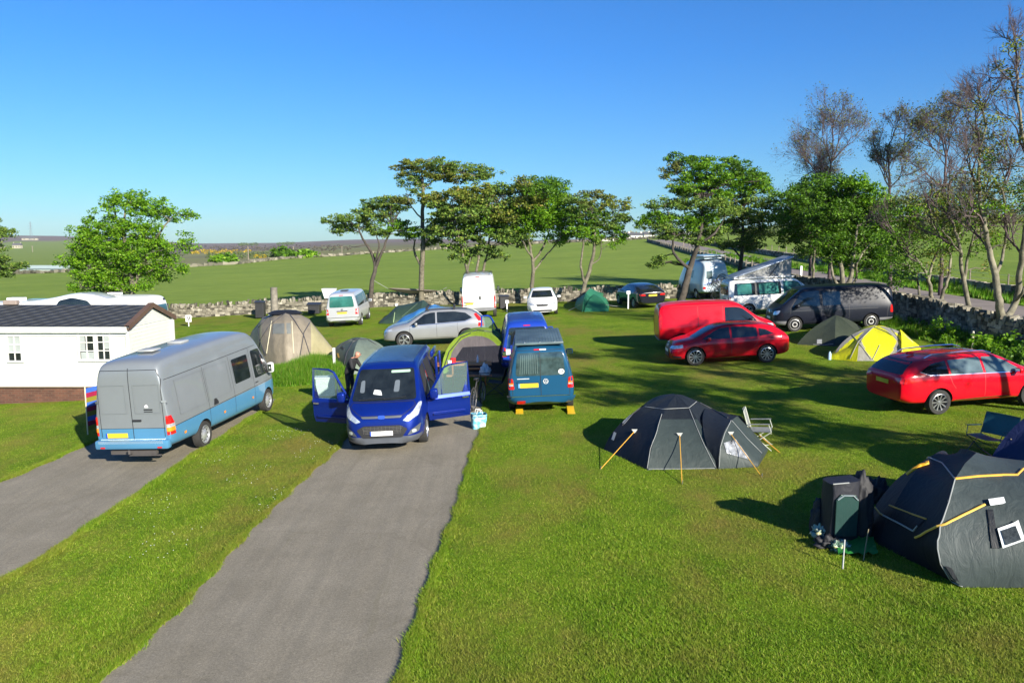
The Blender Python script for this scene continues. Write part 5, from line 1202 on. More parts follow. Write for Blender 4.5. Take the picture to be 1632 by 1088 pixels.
def tree(base, trunks, pads, kind='syc', label='', bark=None, y=None, n=44, ls=.08, cr=.40, flat=.6, dens=8.5, seed=1, bare=(), name='tree', cat='tree', ext=(), sparse=1.0, group=TREEG, thin=1):
    rr = np.random.default_rng(seed); g0 = gp(*base); y0 = y or g0.y; bp = at(base[0], base[1], y0); bp.z = G(bp.x, bp.y) - .1
    root = empty(name, bp, 0, label, cat, group); bark = bark or BARK; s_ = pxm(y0)
    tb = MB(); nodes_ = []
    for ti, (pts, r0, r1) in enumerate(trunks):
        q_ = .66 if bark is BARK_P and seed in (12, 13, 14) else .85; r0 *= q_; r1 *= q_
        P = [at(a, b_, y0 + (0 if i == 0 else float(rr.uniform(-.5, .5)) * min(1, i) * (.6 + .3 * ti))) - bp for i, (a, b_) in enumerate(pts)]
        if ti == 0 or pts[0] == base: P[0] = Vector((P[0].x, 0, 0)) if pts[0] == base else P[0]
        elif nodes_:
            P[0] = min(nodes_, key=lambda q: (q[0] - P[0]).length)[0]
        # smooth path
        Q = []
        for i in range(len(P) - 1):
            for k in range(4):
                t = k / 4; pm = P[max(i - 1, 0)]; pn = P[min(i + 2, len(P) - 1)]
                c = .5 * ((2 * P[i]) + (P[i + 1] - pm) * t + (2 * pm - 5 * P[i] + 4 * P[i + 1] - pn) * t * t + (-pm + 3 * P[i] - 3 * P[i + 1] + pn) * t ** 3)
                Q.append(c + Vector(rr.uniform(-1, 1, 3)) * .03)
        Q.append(P[-1]); R = [r0 + (r1 - r0) * (i / (len(Q) - 1)) for i in range(len(Q))]
        if ti == 0: R[0] *= 1.45; R[1] *= 1.12
        tb.tube(Q, R, 9); nodes_ += [(q, r_) for q, r_ in zip(Q, R)]
    V_ = []; cents_all = []
    if kind == 'pine':
        ex_ = []
        for q_ in pads:
            for _ in range(2): ex_.append((q_[0] + q_[2] * float(rr.uniform(-1.15, 1.15)), q_[1] + q_[3] * float(rr.uniform(-1.2, 1.5)), q_[2] * float(rr.uniform(.35, .6)), q_[3] * float(rr.uniform(.5, .8)), *q_[4:]))
        pads = list(pads) + ex_
    for (px, py, rx, ry, *kk) in pads:
        a = rx * (1.28 if kind == 'pine' else 1.12) / s_; c = ry * 1.25 / s_; b_ = a * .8; yy = y0 + float(rr.uniform(-.55, .55)) * a
        ctr = at(px, py, yy) - bp
        low = [q for q in nodes_ if q[0].z < ctr.z + .2 * c] or nodes_
        st, sr = min(low, key=lambda q: (q[0] - ctr).length + .35 * abs(q[0].z - ctr.z + c))
        tip = ctr - Vector((0, 0, c * .4)); mid = st.lerp(tip, .5) + Vector((0, 0, .12 * (tip - st).length))
        w_ = wob(st, mid, 3, .04, rr)[:-1] + wob(mid, tip, 3, .04, rr); rb = min(sr * .6, .025 + .012 * (tip - st).length)
        tb.tube(w_, [rb + (.02 - rb) * i / (len(w_) - 1) for i in range(len(w_))], 6, cap=False)
        nc = max(5, int((dens * .8 if kind == 'pine' else dens if kind in ('syc', 'sycd') else dens * 1.3) * 5.2 * (a * b_ * c) ** .667 * sparse)); cents = []
        for k in range(nc):
            th, u = rr.uniform(0, 2 * PI), rr.uniform(-1, 1); r_ = float(rr.uniform(.35, 1.06)); sq = math.sqrt(1 - u * u)
            lob = 1 + .22 * math.sin(3 * th + px)
            cents.append(ctr + Vector((a * r_ * sq * math.cos(th) * lob, b_ * r_ * sq * math.sin(th), c * r_ * u)))
        for k in range(0, nc, 5):
            st2 = w_[int(rr.integers(3, len(w_)))]; tb.tube(wob(st2, cents[k], 2, .08, rr), [.022, .015, .007], 4, cap=False)
        cents_all += [(tuple(q), kk[0] if kk else kind) for q in cents]
    tb.build('trunk', bark, root, True, 60)
    kinds = sorted(set(k for _, k in cents_all))
    for k in kinds:
        cs = [c for c, q in cents_all if q == k]; quads_obj('crown', leaves(cs, cr, n, ls, rr, flat), LF[k], root)
    if bare:
        tw = MB(); tips = []
        for (px, py, dx, dy, L, dep) in bare:
            p = at(px, py, y0) - bp; st = min(nodes_, key=lambda q: (q[0] - p).length)[0]
            tips += twigs(tw, st, Vector((dx, float(rr.uniform(-.3, .3)), dy)).normalized(), L, .05, dep, rr)
        tw.build('twigs', TWIG, root)
        if ext: quads_obj('crown', leaves([tuple(t) for t in tips[::ext[2]]], ext[0], ext[1], .055, rr, .9), LF[ext[3]], root)
    return root
LAB = lambda s: s
tree((208, 524), [([(208, 524), (210, 490), (211, 460), (206, 420), (198, 380), (200, 330)], .26, .06), ([(211, 460), (235, 410), (252, 375), (275, 345)], .14, .04), ([(206, 430), (170, 395), (150, 365)], .12, .04), ([(198, 385), (185, 345), (178, 315)], .1, .04)],
     [(205, 318, 34, 14), (180, 322, 14, 14), (235, 330, 34, 13), (268, 342, 24, 10), (300, 343, 15, 7), (150, 362, 24, 22), (190, 362, 34, 22), (230, 372, 32, 20), (128, 385, 26, 20), (165, 395, 44, 28), (215, 400, 46, 26), (255, 398, 24, 18), (118, 418, 22, 16), (150, 430, 38, 20), (200, 435, 44, 20), (245, 432, 30, 16), (275, 422, 18, 12), (297, 388, 14, 16), (292, 430, 10, 6), (130, 452, 22, 14), (165, 462, 26, 12), (205, 455, 34, 10)],
     'syc', 'bushy bright green sycamore on the left, rising behind the white caravan', y=50, dens=7.5, seed=2)
# windswept row behind the wall
tree((590, 490), [([(590, 490), (592, 455), (598, 425), (590, 400), (578, 380), (570, 362)], .22, .05), ([(598, 425), (610, 400), (618, 378), (626, 362)], .14, .05), ([(600, 418), (604, 395), (600, 375)], .1, .04), ([(584, 392), (572, 392), (560, 394)], .05, .02)],
     [(532, 352, 13, 5), (552, 348, 24, 10), (545, 364, 20, 6), (580, 340, 20, 7), (598, 325, 26, 7), (585, 332, 14, 4), (620, 318, 22, 6), (575, 360, 26, 8), (605, 348, 26, 8), (640, 330, 18, 7), (595, 370, 22, 5), (632, 358, 20, 9, 'syc'), (655, 372, 22, 10, 'sycd')],
     'pine', 'short flat-topped windswept pine, leftmost of the back row, holding one end of the hammock', bark=BARK_D, n=44, ls=.07, cr=.34, flat=.4, seed=3)
tree((672, 488), [([(672, 488), (671, 450), (674, 400), (673, 350), (674, 300), (672, 280)], .26, .09), ([(668, 430), (660, 400), (662, 382)], .12, .05), ([(674, 350), (656, 330), (650, 312)], .07, .03), ([(673, 300), (655, 280), (645, 268)], .06, .03), ([(673, 300), (700, 282), (725, 272)], .07, .03)],
     [(643, 264, 18, 7, 'brz'), (670, 262, 28, 9, 'gold'), (700, 262, 28, 9), (735, 268, 26, 8), (768, 272, 20, 7), (688, 275, 30, 8, 'gold'), (648, 285, 14, 7), (668, 288, 16, 6), (720, 284, 28, 7, 'gold'), (755, 285, 20, 6), (660, 300, 8, 5), (640, 318, 20, 6, 'brz'), (672, 368, 20, 10, 'syc'), (705, 365, 24, 9), (690, 385, 14, 4)],
     'pine', 'tall straight-trunked pine with a bronze flat top high over the hammock', n=44, ls=.07, cr=.34, flat=.42, seed=4)
tree((752, 488), [([(752, 488), (748, 450), (740, 415), (735, 390), (728, 370)], .16, .05), ([(756, 486), (758, 440), (764, 400), (765, 360)], .15, .05), ([(765, 487), (768, 440), (778, 395), (782, 355)], .15, .05), ([(746, 470), (744, 440), (750, 410)], .08, .04)],
     [(720, 312, 34, 12, 'gold'), (760, 308, 34, 12, 'gold'), (800, 302, 28, 10), (830, 310, 20, 10), (705, 328, 20, 8), (740, 328, 38, 10), (785, 328, 36, 12), (820, 330, 26, 12), (712, 345, 26, 8), (750, 350, 30, 8), (795, 352, 32, 12, 'syc'), (825, 360, 24, 12), (708, 362, 16, 5), (735, 368, 22, 6), (805, 378, 26, 9), (735, 405, 22, 8), (770, 395, 16, 7), (722, 392, 14, 5), (795, 408, 12, 7), (730, 340, 34, 10), (765, 342, 34, 12, 'sycd'), (805, 342, 30, 12, 'gold'), (780, 362, 34, 10, 'sycd'), (820, 375, 22, 9), (745, 378, 26, 8), (700, 372, 20, 6)],
     'pine', 'broad many-stemmed pine behind the tall white panel van', n=26, ls=.10, cr=.36, flat=.45, seed=5)
tree((845, 485), [([(845, 485), (848, 455), (850, 425), (846, 400), (842, 375)], .2, .06), ([(850, 420), (862, 400), (872, 378), (876, 360)], .1, .04), ([(852, 428), (868, 410), (884, 392), (896, 375)], .08, .03), ([(848, 415), (838, 395), (832, 375)], .08, .03)],
     [(838, 296, 24, 10, 'gold'), (865, 292, 26, 9, 'sycd'), (890, 296, 16, 8, 'sycd'), (870, 312, 30, 14), (845, 318, 26, 14, 'gold'), (895, 318, 24, 14), (865, 335, 34, 14), (835, 345, 24, 12, 'pine'), (900, 342, 26, 14), (920, 352, 14, 12), (870, 358, 30, 12), (845, 365, 20, 8), (902, 368, 22, 10), (925, 372, 14, 10), (830, 378, 12, 5, 'pine'), (850, 330, 30, 12, 'sycd'), (880, 348, 34, 12), (850, 350, 26, 10), (885, 378, 22, 9), (860, 302, 34, 10, 'sycd')],
     'syc', 'bright green sycamore standing behind the white family car', seed=6)
tree((925, 486), [([(925, 486), (930, 460), (940, 430), (946, 400), (948, 370), (950, 345)], .2, .06), ([(930, 455), (926, 425), (929, 395), (930, 375)], .1, .05), ([(942, 425), (956, 410), (958, 385)], .06, .03), ([(948, 380), (965, 365), (985, 352)], .05, .02)],
     [(945, 310, 22, 8, 'brz'), (970, 318, 22, 7, 'gold'), (925, 320, 20, 9), (985, 328, 14, 5, 'gold'), (945, 330, 26, 9), (975, 342, 22, 7), (925, 342, 20, 9), (955, 355, 26, 8), (990, 352, 12, 5), (930, 368, 22, 8, 'syc'), (978, 370, 22, 10, 'syc'), (940, 345, 26, 9, 'sycd'), (935, 360, 22, 8, 'syc'), (965, 362, 24, 8), (955, 378, 18, 7), (990, 382, 10, 8, 'syc')],
     'pine', 'slender two-stemmed tree with a thin golden crown behind the emerald tent', n=40, ls=.07, cr=.34, flat=.45, seed=7, sparse=.85)
tree((1085, 482), [([(1085, 482), (1092, 455), (1102, 420), (1112, 390), (1118, 360), (1120, 320)], .30, .08), ([(1100, 425), (1080, 412), (1072, 395), (1075, 375)], .14, .06), ([(1112, 392), (1135, 375), (1150, 358)], .12, .05), ([(1078, 408), (1060, 408), (1052, 415)], .05, .02)],
     [(1100, 258, 26, 9, 'sycd'), (1070, 270, 14, 7, 'brz'), (1135, 265, 30, 10, 'syc'), (1170, 262, 26, 9, 'sycd'), (1105, 280, 30, 12, 'syc'), (1145, 285, 32, 12, 'syc'), (1185, 280, 22, 10, 'sycd'), (1090, 300, 26, 10), (1130, 305, 34, 11, 'syc'), (1060, 325, 26, 7), (1100, 325, 30, 9), (1140, 328, 30, 10), (1045, 345, 22, 7, 'syc'), (1080, 350, 34, 12, 'syc'), (1120, 352, 34, 10, 'syc'), (1050, 362, 20, 7), (1090, 370, 30, 8), (1135, 368, 22, 7), (1050, 412, 8, 3), (1044, 422, 8, 3), (1120, 385, 26, 5)],
     'pine', 'big leaning tree with a layered crown, its bare stub arm hanging over the black car', bark=BARK_D, n=44, ls=.075, cr=.38, flat=.45, seed=8)
tree((1176, 470), [([(1176, 470), (1178, 440), (1182, 400), (1184, 360), (1186, 330)], .22, .08), ([(1181, 405), (1165, 392), (1160, 375)], .08, .03)],
     [(1200, 285, 22, 10, 'syc'), (1175, 300, 26, 10, 'syc'), (1215, 300, 22, 10, 'syc'), (1190, 318, 34, 10), (1222, 325, 20, 10), (1165, 332, 24, 9), (1195, 342, 36, 10), (1225, 350, 20, 9), (1175, 362, 34, 9), (1205, 372, 30, 10), (1165, 388, 22, 6), (1195, 390, 24, 7)],
     'pine', 'dark layered conifer-like tree beside the lane, just right of the big leaning tree', bark=BARK_D, n=44, ls=.075, cr=.38, flat=.45, seed=9)
tree((1297, 462), [([(1297, 462), (1296, 430), (1298, 400), (1300, 370)], .11, .05)], [(1290, 300, 34, 16), (1262, 320, 26, 16), (1300, 335, 38, 18), (1262, 352, 30, 16), (1295, 372, 36, 16), (1258, 378, 20, 12), (1320, 395, 26, 12), (1285, 400, 20, 8), (1245, 345, 16, 12)],
     'sycd', 'dark leafy sycamore with one thin pale trunk right of the wood stack', bark=BARK_P, y=51, dens=9.5, seed=10)
tree((1345, 468), [([(1345, 468), (1342, 440), (1338, 400), (1340, 350)], .2, .07), ([(1349, 467), (1356, 440), (1362, 400), (1366, 360)], .18, .06), ([(1338, 466), (1327, 440), (1325, 400)], .13, .05), ([(1353, 466), (1364, 445), (1366, 420), (1385, 390)], .1, .04)],
     [(1335, 292, 34, 14), (1372, 298, 30, 14, 'syc'), (1350, 315, 40, 16), (1390, 322, 26, 14, 'syc'), (1330, 338, 30, 16), (1368, 345, 36, 16), (1400, 352, 22, 14, 'syc'), (1340, 368, 34, 16), (1380, 378, 34, 14), (1350, 395, 34, 12), (1392, 402, 26, 12), (1360, 418, 34, 9), (1402, 425, 18, 10), (1410, 385, 14, 14, 'syc'), (1320, 320, 30, 16), (1310, 355, 28, 16), (1325, 385, 28, 14), (1370, 330, 34, 16), (1415, 335, 24, 14, 'sycd'), (1335, 410, 22, 10), (1385, 360, 30, 14), (1412, 410, 20, 12)],
     'sycd', 'dense dark green sycamore on a cluster of pale trunks behind the dark panel van', bark=BARK_P, y=46, dens=9.5, seed=11)
def baretree(base, y, trunk, spread, label, seed, dep=6, ext=None, bark=None, r0=.14):
    rr = np.random.default_rng(seed + 50); bare = []
    for k in range(spread[4]):
        f = k / max(1, spread[4] - 1); i = int(f * (len(trunk) - 2)) + 1; px, py = trunk[min(i, len(trunk) - 1)]
        dx = float(rr.uniform(-1, 1)) * spread[0]; bare.append((px, py, dx, spread[1] * float(rr.uniform(.6, 1.1)), spread[2] * float(rr.uniform(.8, 1.15)), dep))
    tree(base, [(trunk, r0, .035)], [], 'brz', label, bark or TWIG, y=y, seed=seed, bare=bare, ext=ext or ())
baretree((1322, 455), 56, [(1322, 455), (1324, 380), (1322, 310), (1325, 260), (1328, 225)], (.75, .9, 1.75, 0, 11), 'leafless purple-brown tree rising behind the dark sycamore with the thin pale trunk', 21, ext=(.08, 2, 5, 'brz'))
baretree((1290, 458), 57, [(1290, 458), (1292, 380), (1288, 310), (1284, 280)], (.9, .6, 1.3, 0, 7), 'low leafless tree fringing the left edge of the dark sycamores', 22, ext=(.08, 2, 5, 'brz'))
baretree((1420, 450), 52, [(1420, 450), (1419, 380), (1418, 300), (1416, 260), (1414, 235)], (.8, .8, 1.35, 0, 9), 'small leafless tree with an upright stem, right of the tallest purple-brown one', 23, ext=(.08, 2, 5, 'brz'))
baretree((1500, 462), 48, [(1500, 462), (1502, 380), (1505, 300), (1508, 250), (1506, 220)], (.8, .8, 1.5, 0, 10), 'leafless tree between the forked wall tree and the tall bronze tree', 24, ext=(.08, 3, 4, 'brz'))
# wall-side trees on the right
tree((1490, 505), [([(1490, 505), (1494, 498), (1484, 470), (1478, 440), (1462, 415), (1445, 400)], .21, .05), ([(1496, 500), (1502, 470), (1512, 440), (1514, 400), (1505, 360)], .15, .05), ([(1486, 496), (1468, 478), (1464, 452), (1458, 430)], .13, .05), ([(1478, 440), (1490, 410), (1500, 380), (1480, 350)], .1, .04)],
     [(1430, 330, 30, 12, 'brz'), (1465, 320, 34, 12), (1500, 318, 34, 12), (1440, 350, 30, 14, 'gold'), (1480, 345, 34, 14), (1515, 345, 26, 14, 'brz'), (1420, 372, 24, 12, 'sycd'), (1460, 372, 30, 12, 'brz'), (1505, 378, 24, 10), (1428, 400, 24, 14, 'syc'), (1450, 430, 26, 14, 'sycd'), (1425, 445, 22, 12, 'sycd'), (1490, 405, 22, 8), (1440, 415, 30, 18, 'sycd'), (1470, 365, 34, 14, 'syc'), (1495, 335, 34, 12, 'sycd'), (1455, 340, 28, 12, 'syc'), (1500, 395, 26, 12, 'syc'), (1462, 390, 26, 14, 'sycd'), (1420, 345, 26, 16, 'sycd'), (1448, 372, 24, 12, 'sycd'), (1500, 425, 16, 10)],
     'gold', 'pale-barked tree forking low like a claw by the lane wall, thin bronze leaves', bark=BARK_P, y=37.5, n=26, ls=.06, cr=.40, flat=.7, sparse=.75, seed=12, bare=[(1450, 400, -.6, .6, 1.2, 4), (1500, 360, .2, .9, 1.2, 4), (1480, 350, -.3, .8, 1.2, 4), (1510, 400, .5, .7, 1.1, 4), (1460, 425, -.7, .4, 1.0, 4)])
tree((1553, 532), [([(1553, 532), (1546, 500), (1540, 465), (1532, 430), (1530, 395), (1520, 360), (1512, 335)], .19, .05), ([(1536, 450), (1542, 410), (1552, 375), (1560, 340)], .1, .04), ([(1530, 400), (1512, 380), (1495, 360)], .07, .03)],
     [(1530, 318, 30, 10, 'gold'), (1560, 312, 26, 10), (1510, 335, 26, 10), (1548, 338, 30, 12, 'gold'), (1500, 300, 20, 8, 'brz'), (1575, 345, 20, 10, 'brz'), (1535, 365, 24, 8), (1580, 375, 20, 8, 'gold'), (1560, 400, 18, 8, 'sycd'), (1525, 352, 30, 14), (1550, 325, 34, 12, 'gold'), (1575, 365, 26, 12), (1510, 400, 18, 10), (1570, 425, 16, 8, 'gold'), (1540, 350, 34, 14, 'syc'), (1515, 370, 24, 12, 'sycd'), (1565, 385, 28, 12, 'syc'), (1535, 325, 30, 10, 'sycd')],
     'brz', 'slim leaning tree by the lane wall, second from the right edge', bark=BARK_P, y=33.3, n=26, ls=.055, cr=.40, flat=.7, sparse=.7, seed=13, bare=[(1512, 335, -.2, 1, 1.2, 5), (1560, 340, .3, 1, 1.1, 5), (1530, 395, -.8, .5, 1, 4), (1552, 375, .7, .6, 1, 4), (1520, 360, -.5, .7, 1, 4)])
tree((1610, 556), [([(1610, 556), (1602, 520), (1592, 480), (1586, 440), (1576, 400), (1568, 360), (1562, 320), (1560, 260), (1572, 200)], .26, .05), ([(1604, 515), (1618, 480), (1626, 430), (1632, 380), (1640, 320), (1636, 250), (1625, 180), (1620, 110)], .2, .05), ([(1618, 480), (1632, 460), (1650, 430)], .1, .04), ([(1586, 440), (1600, 400), (1604, 350), (1596, 300)], .1, .04)],
     [(1608, 80, 18, 14, 'gold'), (1628, 68, 14, 10, 'brz'), (1595, 110, 12, 8), (1620, 120, 18, 10, 'gold'), (1565, 165, 20, 12), (1590, 190, 22, 10, 'gold'), (1555, 195, 14, 9), (1580, 230, 26, 12), (1615, 220, 22, 12, 'gold'), (1550, 245, 20, 10, 'gold'), (1600, 265, 28, 12), (1570, 285, 26, 12, 'gold'), (1620, 300, 22, 14, 'gold'), (1590, 318, 30, 12), (1545, 300, 18, 8), (1620, 340, 20, 12, 'gold'), (1575, 350, 22, 10), (1640, 280, 20, 14), (1660, 200, 30, 20), (1690, 260, 40, 24), (1680, 330, 40, 20), (1655, 130, 30, 20), (1600, 385, 18, 8, 'brz'), (1585, 300, 40, 16), (1610, 325, 34, 16, 'gold'), (1540, 280, 22, 10), (1570, 215, 24, 12), (1605, 150, 22, 12), (1600, 300, 34, 12, 'sycd'), (1575, 335, 30, 12, 'syc'), (1625, 330, 24, 12, 'syc'), (1580, 250, 24, 10, 'sycd')],
     'brz', 'tallest tree, twin-trunked with sparse bronze leaves, at the right edge above the lane wall', bark=BARK_P, y=30, n=26, ls=.05, cr=.36, flat=.7, sparse=.75, seed=14,
     bare=[(1562, 300, -.5, .9, 1.1, 5), (1560, 250, -.2, 1, 1.2, 5), (1572, 200, -.2, 1, 1.0, 5), (1636, 250, -.3, .9, 1.1, 5), (1622, 160, -.3, 1, .9, 5), (1620, 110, -.2, 1, .8, 5), (1596, 300, .1, 1, 1.1, 5), (1568, 360, -.7, .6, 1, 4), (1576, 400, -.5, .8, .9, 4), (1632, 400, -.6, .7, .9, 4)])
# trees that stand just outside the right edge of the photograph: their shade falls across the lawn
for (x, y, h, sd, lab) in ((18.2, 13.5, 10.5, 32, 'sparse bronze-leaved tree beyond the right frame edge, nearer the camera'), (17.4, 7.5, 11.5, 33, 'nearest sparse tree beyond the right frame edge')):
    z = G(x, y)
    def P_(X, Z_):  # photo point of a spot on this tree
        zc = y * CP + (CZ - Z_) * SP; return (816 + F * X / zc, 544 + F * ((CZ - Z_) * CP - y * SP) / zc)
    s_ = pxm(y); b0 = P_(x, z)
    tr_ = [P_(x + dx, z + f * h) for dx, f in ((0, 0), (-.1, .15), (.1, .3), (-.2, .45), (0, .6), (.2, .8))]
    rr = np.random.default_rng(sd)
    pads = [(*P_(x + rr.uniform(-2.4, 2.4), z + h * rr.uniform(.5, 1.0)), s_ * rr.uniform(.5, 1.0), s_ * rr.uniform(.25, .45)) for _ in range(26)]
    tree(b0, [(tr_, .22, .06)], pads, 'brz', lab, BARK_P, y=y, n=24, ls=.08, cr=.42, flat=.7, sparse=.8, seed=sd, bare=[(*tr_[3], -.6, .7, 1.3, 4), (*tr_[4], .6, .7, 1.3, 4), (*tr_[5], 0, 1, 1.2, 4), (*tr_[4], -.3, .9, 1.3, 4)])
tree((-40, 470), [([(-40, 470), (-38, 430), (-40, 380), (-42, 340)], .25, .08)], [(-12, 366, 34, 6), (-30, 385, 24, 8), (-5, 430, 34, 9), (-30, 405, 30, 8), (-45, 350, 30, 10), (-8, 415, 20, 6)], 'pine', 'dark conifer of which only two branch tips reach in at the left edge', BARK_D, y=60, flat=.4, seed=41)
# bushes and undergrowth
def bush(px, py, y, w_, h_, kind, label, seed, n=26, name='bush', ls=.1, group='bushes and shrubs', cr=.3, flat=.8):
    rr = np.random.default_rng(seed); p = at(px, py, y)
    if y < 120: p.z = G(p.x, p.y)
    r = empty(name, p, 0, label, 'bush', group); k = max(5, int(7 * (w_ * w_ * h_) ** .667 / cr / 2)); cs = []
    for _ in range(k):
        th = rr.uniform(0, 2 * PI); q = math.sqrt(rr.uniform(0, 1)); z = rr.uniform(.05, 1) * h_ * (1 - .55 * q * q); cs.append((w_ / 2 * q * math.cos(th), w_ / 2 * q * math.sin(th), z))
    quads_obj('foliage', leaves(cs, cr, n, ls, rr, flat), LF[kind] if isinstance(kind, str) else kind, r); return r
bush(1500, 540, 32.0, 1.5, .9, 'syc', 'leafy green shrub at the foot of the lane wall below the claw-forked tree', 1, ls=.06, cr=.22)
bush(1525, 548, 31.0, 1.0, .6, 'syc', 'small shrub beside the white post near the red estate', 2, ls=.06, cr=.2)
bush(1590, 565, 28.0, 2.2, .9, 'syc', 'wide clump of nettles under the tallest tree by the wall', 3, ls=.07, cr=.25)
bush(1640, 585, 25.5, 2.0, .9, 'sycd', 'leafy clump at the right frame edge beyond the red estate', 4, ls=.07, cr=.25)
bush(1455, 515, 35.5, 1.4, .6, 'sycd', 'low dark ivy clump against the lane wall behind the yellow tent', 5, ls=.07, cr=.22)
bush(1430, 492, 39.5, 1.6, .9, 'sycd', 'dark ivy on the wall just right of the dark panel van', 6, ls=.07, cr=.25)
bush(78, 472, 52, 2.6, 1.6, 'syc', 'small rounded bush behind the low-profile motorhome', 7)
bush(99, 472, 54, 1.3, 1.2, 'sycd', 'small dark bush right of the rounded one behind the motorhome', 8)
GORSE = island('gorse_flower', [(0, (.10, .10, .01)), (.5, (.26, .19, .012)), (1, (.50, .34, .01))], .8)
SCRUB = island('scrub_leaf', [(0, (.03, .05, .015)), (.5, (.06, .09, .02)), (1, (.10, .14, .03))], .8)
def hit(px, py, y0=150):
    y = y0
    while y < 2990:
        p = at(px, py, y)
        if p.z <= terr(p.x, y): return Vector((p.x, y, terr(p.x, y)))
        y *= 1.012
    p = at(px, py, 2950); return p
def far_clump(name, px0, px1, py0, py1, hpx, mat, label, seed, cat='bushes', lpx=1.2, k=60, n=12, kind='stuff', y0=150, slope=0):
    rr = np.random.default_rng(seed); V_ = []
    for _ in range(k):
        px = rr.uniform(px0, px1); p = hit(px, rr.uniform(py0, py1) + slope * (px - px0), y0); s_ = pxm(p.y)
        V_.append(leaves([(p.x, p.y, p.z + hpx / s_ * rr.uniform(.2, .8))], hpx / s_ * 1.1, n, lpx / s_, rr, .6))
    o = quads_obj(name, np.concatenate(V_), mat, None); return tag(o, label, cat, None, kind)
far_clump('gorse', 305, 362, 399, 405, 2.2, GORSE, 'band of yellow flowering gorse on the hillside right of the sycamore', 1, k=110)
far_clump('gorse', 362, 400, 399, 404, 2.0, GORSE, 'gorse patch behind the round green bush', 9, k=45)
far_clump('gorse', 405, 425, 407, 412, 2.0, GORSE, 'small yellow gorse patch by the telegraph pole', 2, k=26)
far_clump('scrub', 330, 480, 403, 413, 2.6, SCRUB, 'dark scrub and heather beyond the far pasture wall', 3, k=230)
far_clump('scrub', 300, 560, 392, 401, 2.0, island('heath_leaf', [(0, (.045, .04, .03)), (1, (.11, .09, .06))], .8), 'brown heath band under the moor ridge', 4, k=260)
far_clump('gorse', 985, 1040, 371, 379, 3.0, GORSE, 'orange gorse hillside above the white cottages', 5, k=90, y0=215)
far_clump('scrub', 1040, 1130, 372, 384, 5.0, SCRUB, 'dark bushes round the farm at the head of the lane', 6, k=110, lpx=2, y0=210)
far_clump('far_wood', 380, 412, 389, 392, 2.4, SCRUB, 'distant plantation strip on the skyline', 7, 'wood', k=50)
far_clump('far_wood', 440, 470, 388, 391, 2.2, SCRUB, 'second distant plantation strip on the skyline further right', 10, 'wood', k=40)
far_clump('scrub', 1130, 1260, 366, 376, 5, SCRUB, 'hedge and scrub along the top of the field beyond the lane', 8, k=150, lpx=2, y0=210)
far_clump('scrub', 1260, 1660, 352, 360, 5, SCRUB, 'rough hedge on the skyline behind the right-hand trees', 18, k=300, lpx=2, y0=210)
bush(355, 418, 185, 6, 1.6, 'syc', 'round green bush on the far wall right of the sycamore', 11, ls=.5, cr=1.0)
bush(452, 412, 184, 5, 2.4, 'sycd', 'dark green bush on the far wall right of the telegraph pole', 12, ls=.5, cr=1.0)
bush(488, 411, 186, 4.5, 1.5, 'syc', 'lighter bush right of the dark one on the far wall', 13, ls=.5, cr=1.0)
# ------------------------------------------------------------ tents
def fabric(name, col, sheen=.0, rough=.6, tr=.12):
    if name in _M: return _M[name]
    m = bpy.data.materials.new(name); nt, b, o = nodes(m); c = coords(nt)
    f = noise(nt, 2.5, 5, .6, c, .6); nt.links.new(ramp(nt, f, [(.3, [x * .82 for x in col]), (.7, [min(1, x * 1.12) for x in col])]), b.inputs['Base Color'])
    b.inputs['Roughness'].default_value = rough; b.inputs['Specular IOR Level'].default_value = .4
    bump(nt, b, noise(nt, 5, 4, .6, coords(nt, 'Object', (1, 1, .35)), 1.2), .35, .06)
    if tr:
        t = nt.nodes.new('ShaderNodeBsdfTranslucent'); t.inputs[0].default_value = (*col, 1); s = nt.nodes.new('ShaderNodeMixShader'); s.inputs[0].default_value = tr
        nt.links.new(b.outputs[0], s.inputs[1]); nt.links.new(t.outputs[0], s.inputs[2]); nt.links.new(s.outputs[0], o.inputs[0])
    _M[name] = m; return m
CHAR = fabric('charcoal_fabric', (.036, .050, .048)); NAVY = fabric('navy_fabric', (.009, .012, .017)); CAP = fabric('slate_fabric', (.013, .017, .021)); ORANGE = M('orange_webbing', (.62, .33, .04), .5); PIPE = M('pale_piping', (.30, .31, .30), .5)
POLE = M('tent_pole', (.05, .05, .055), .4)
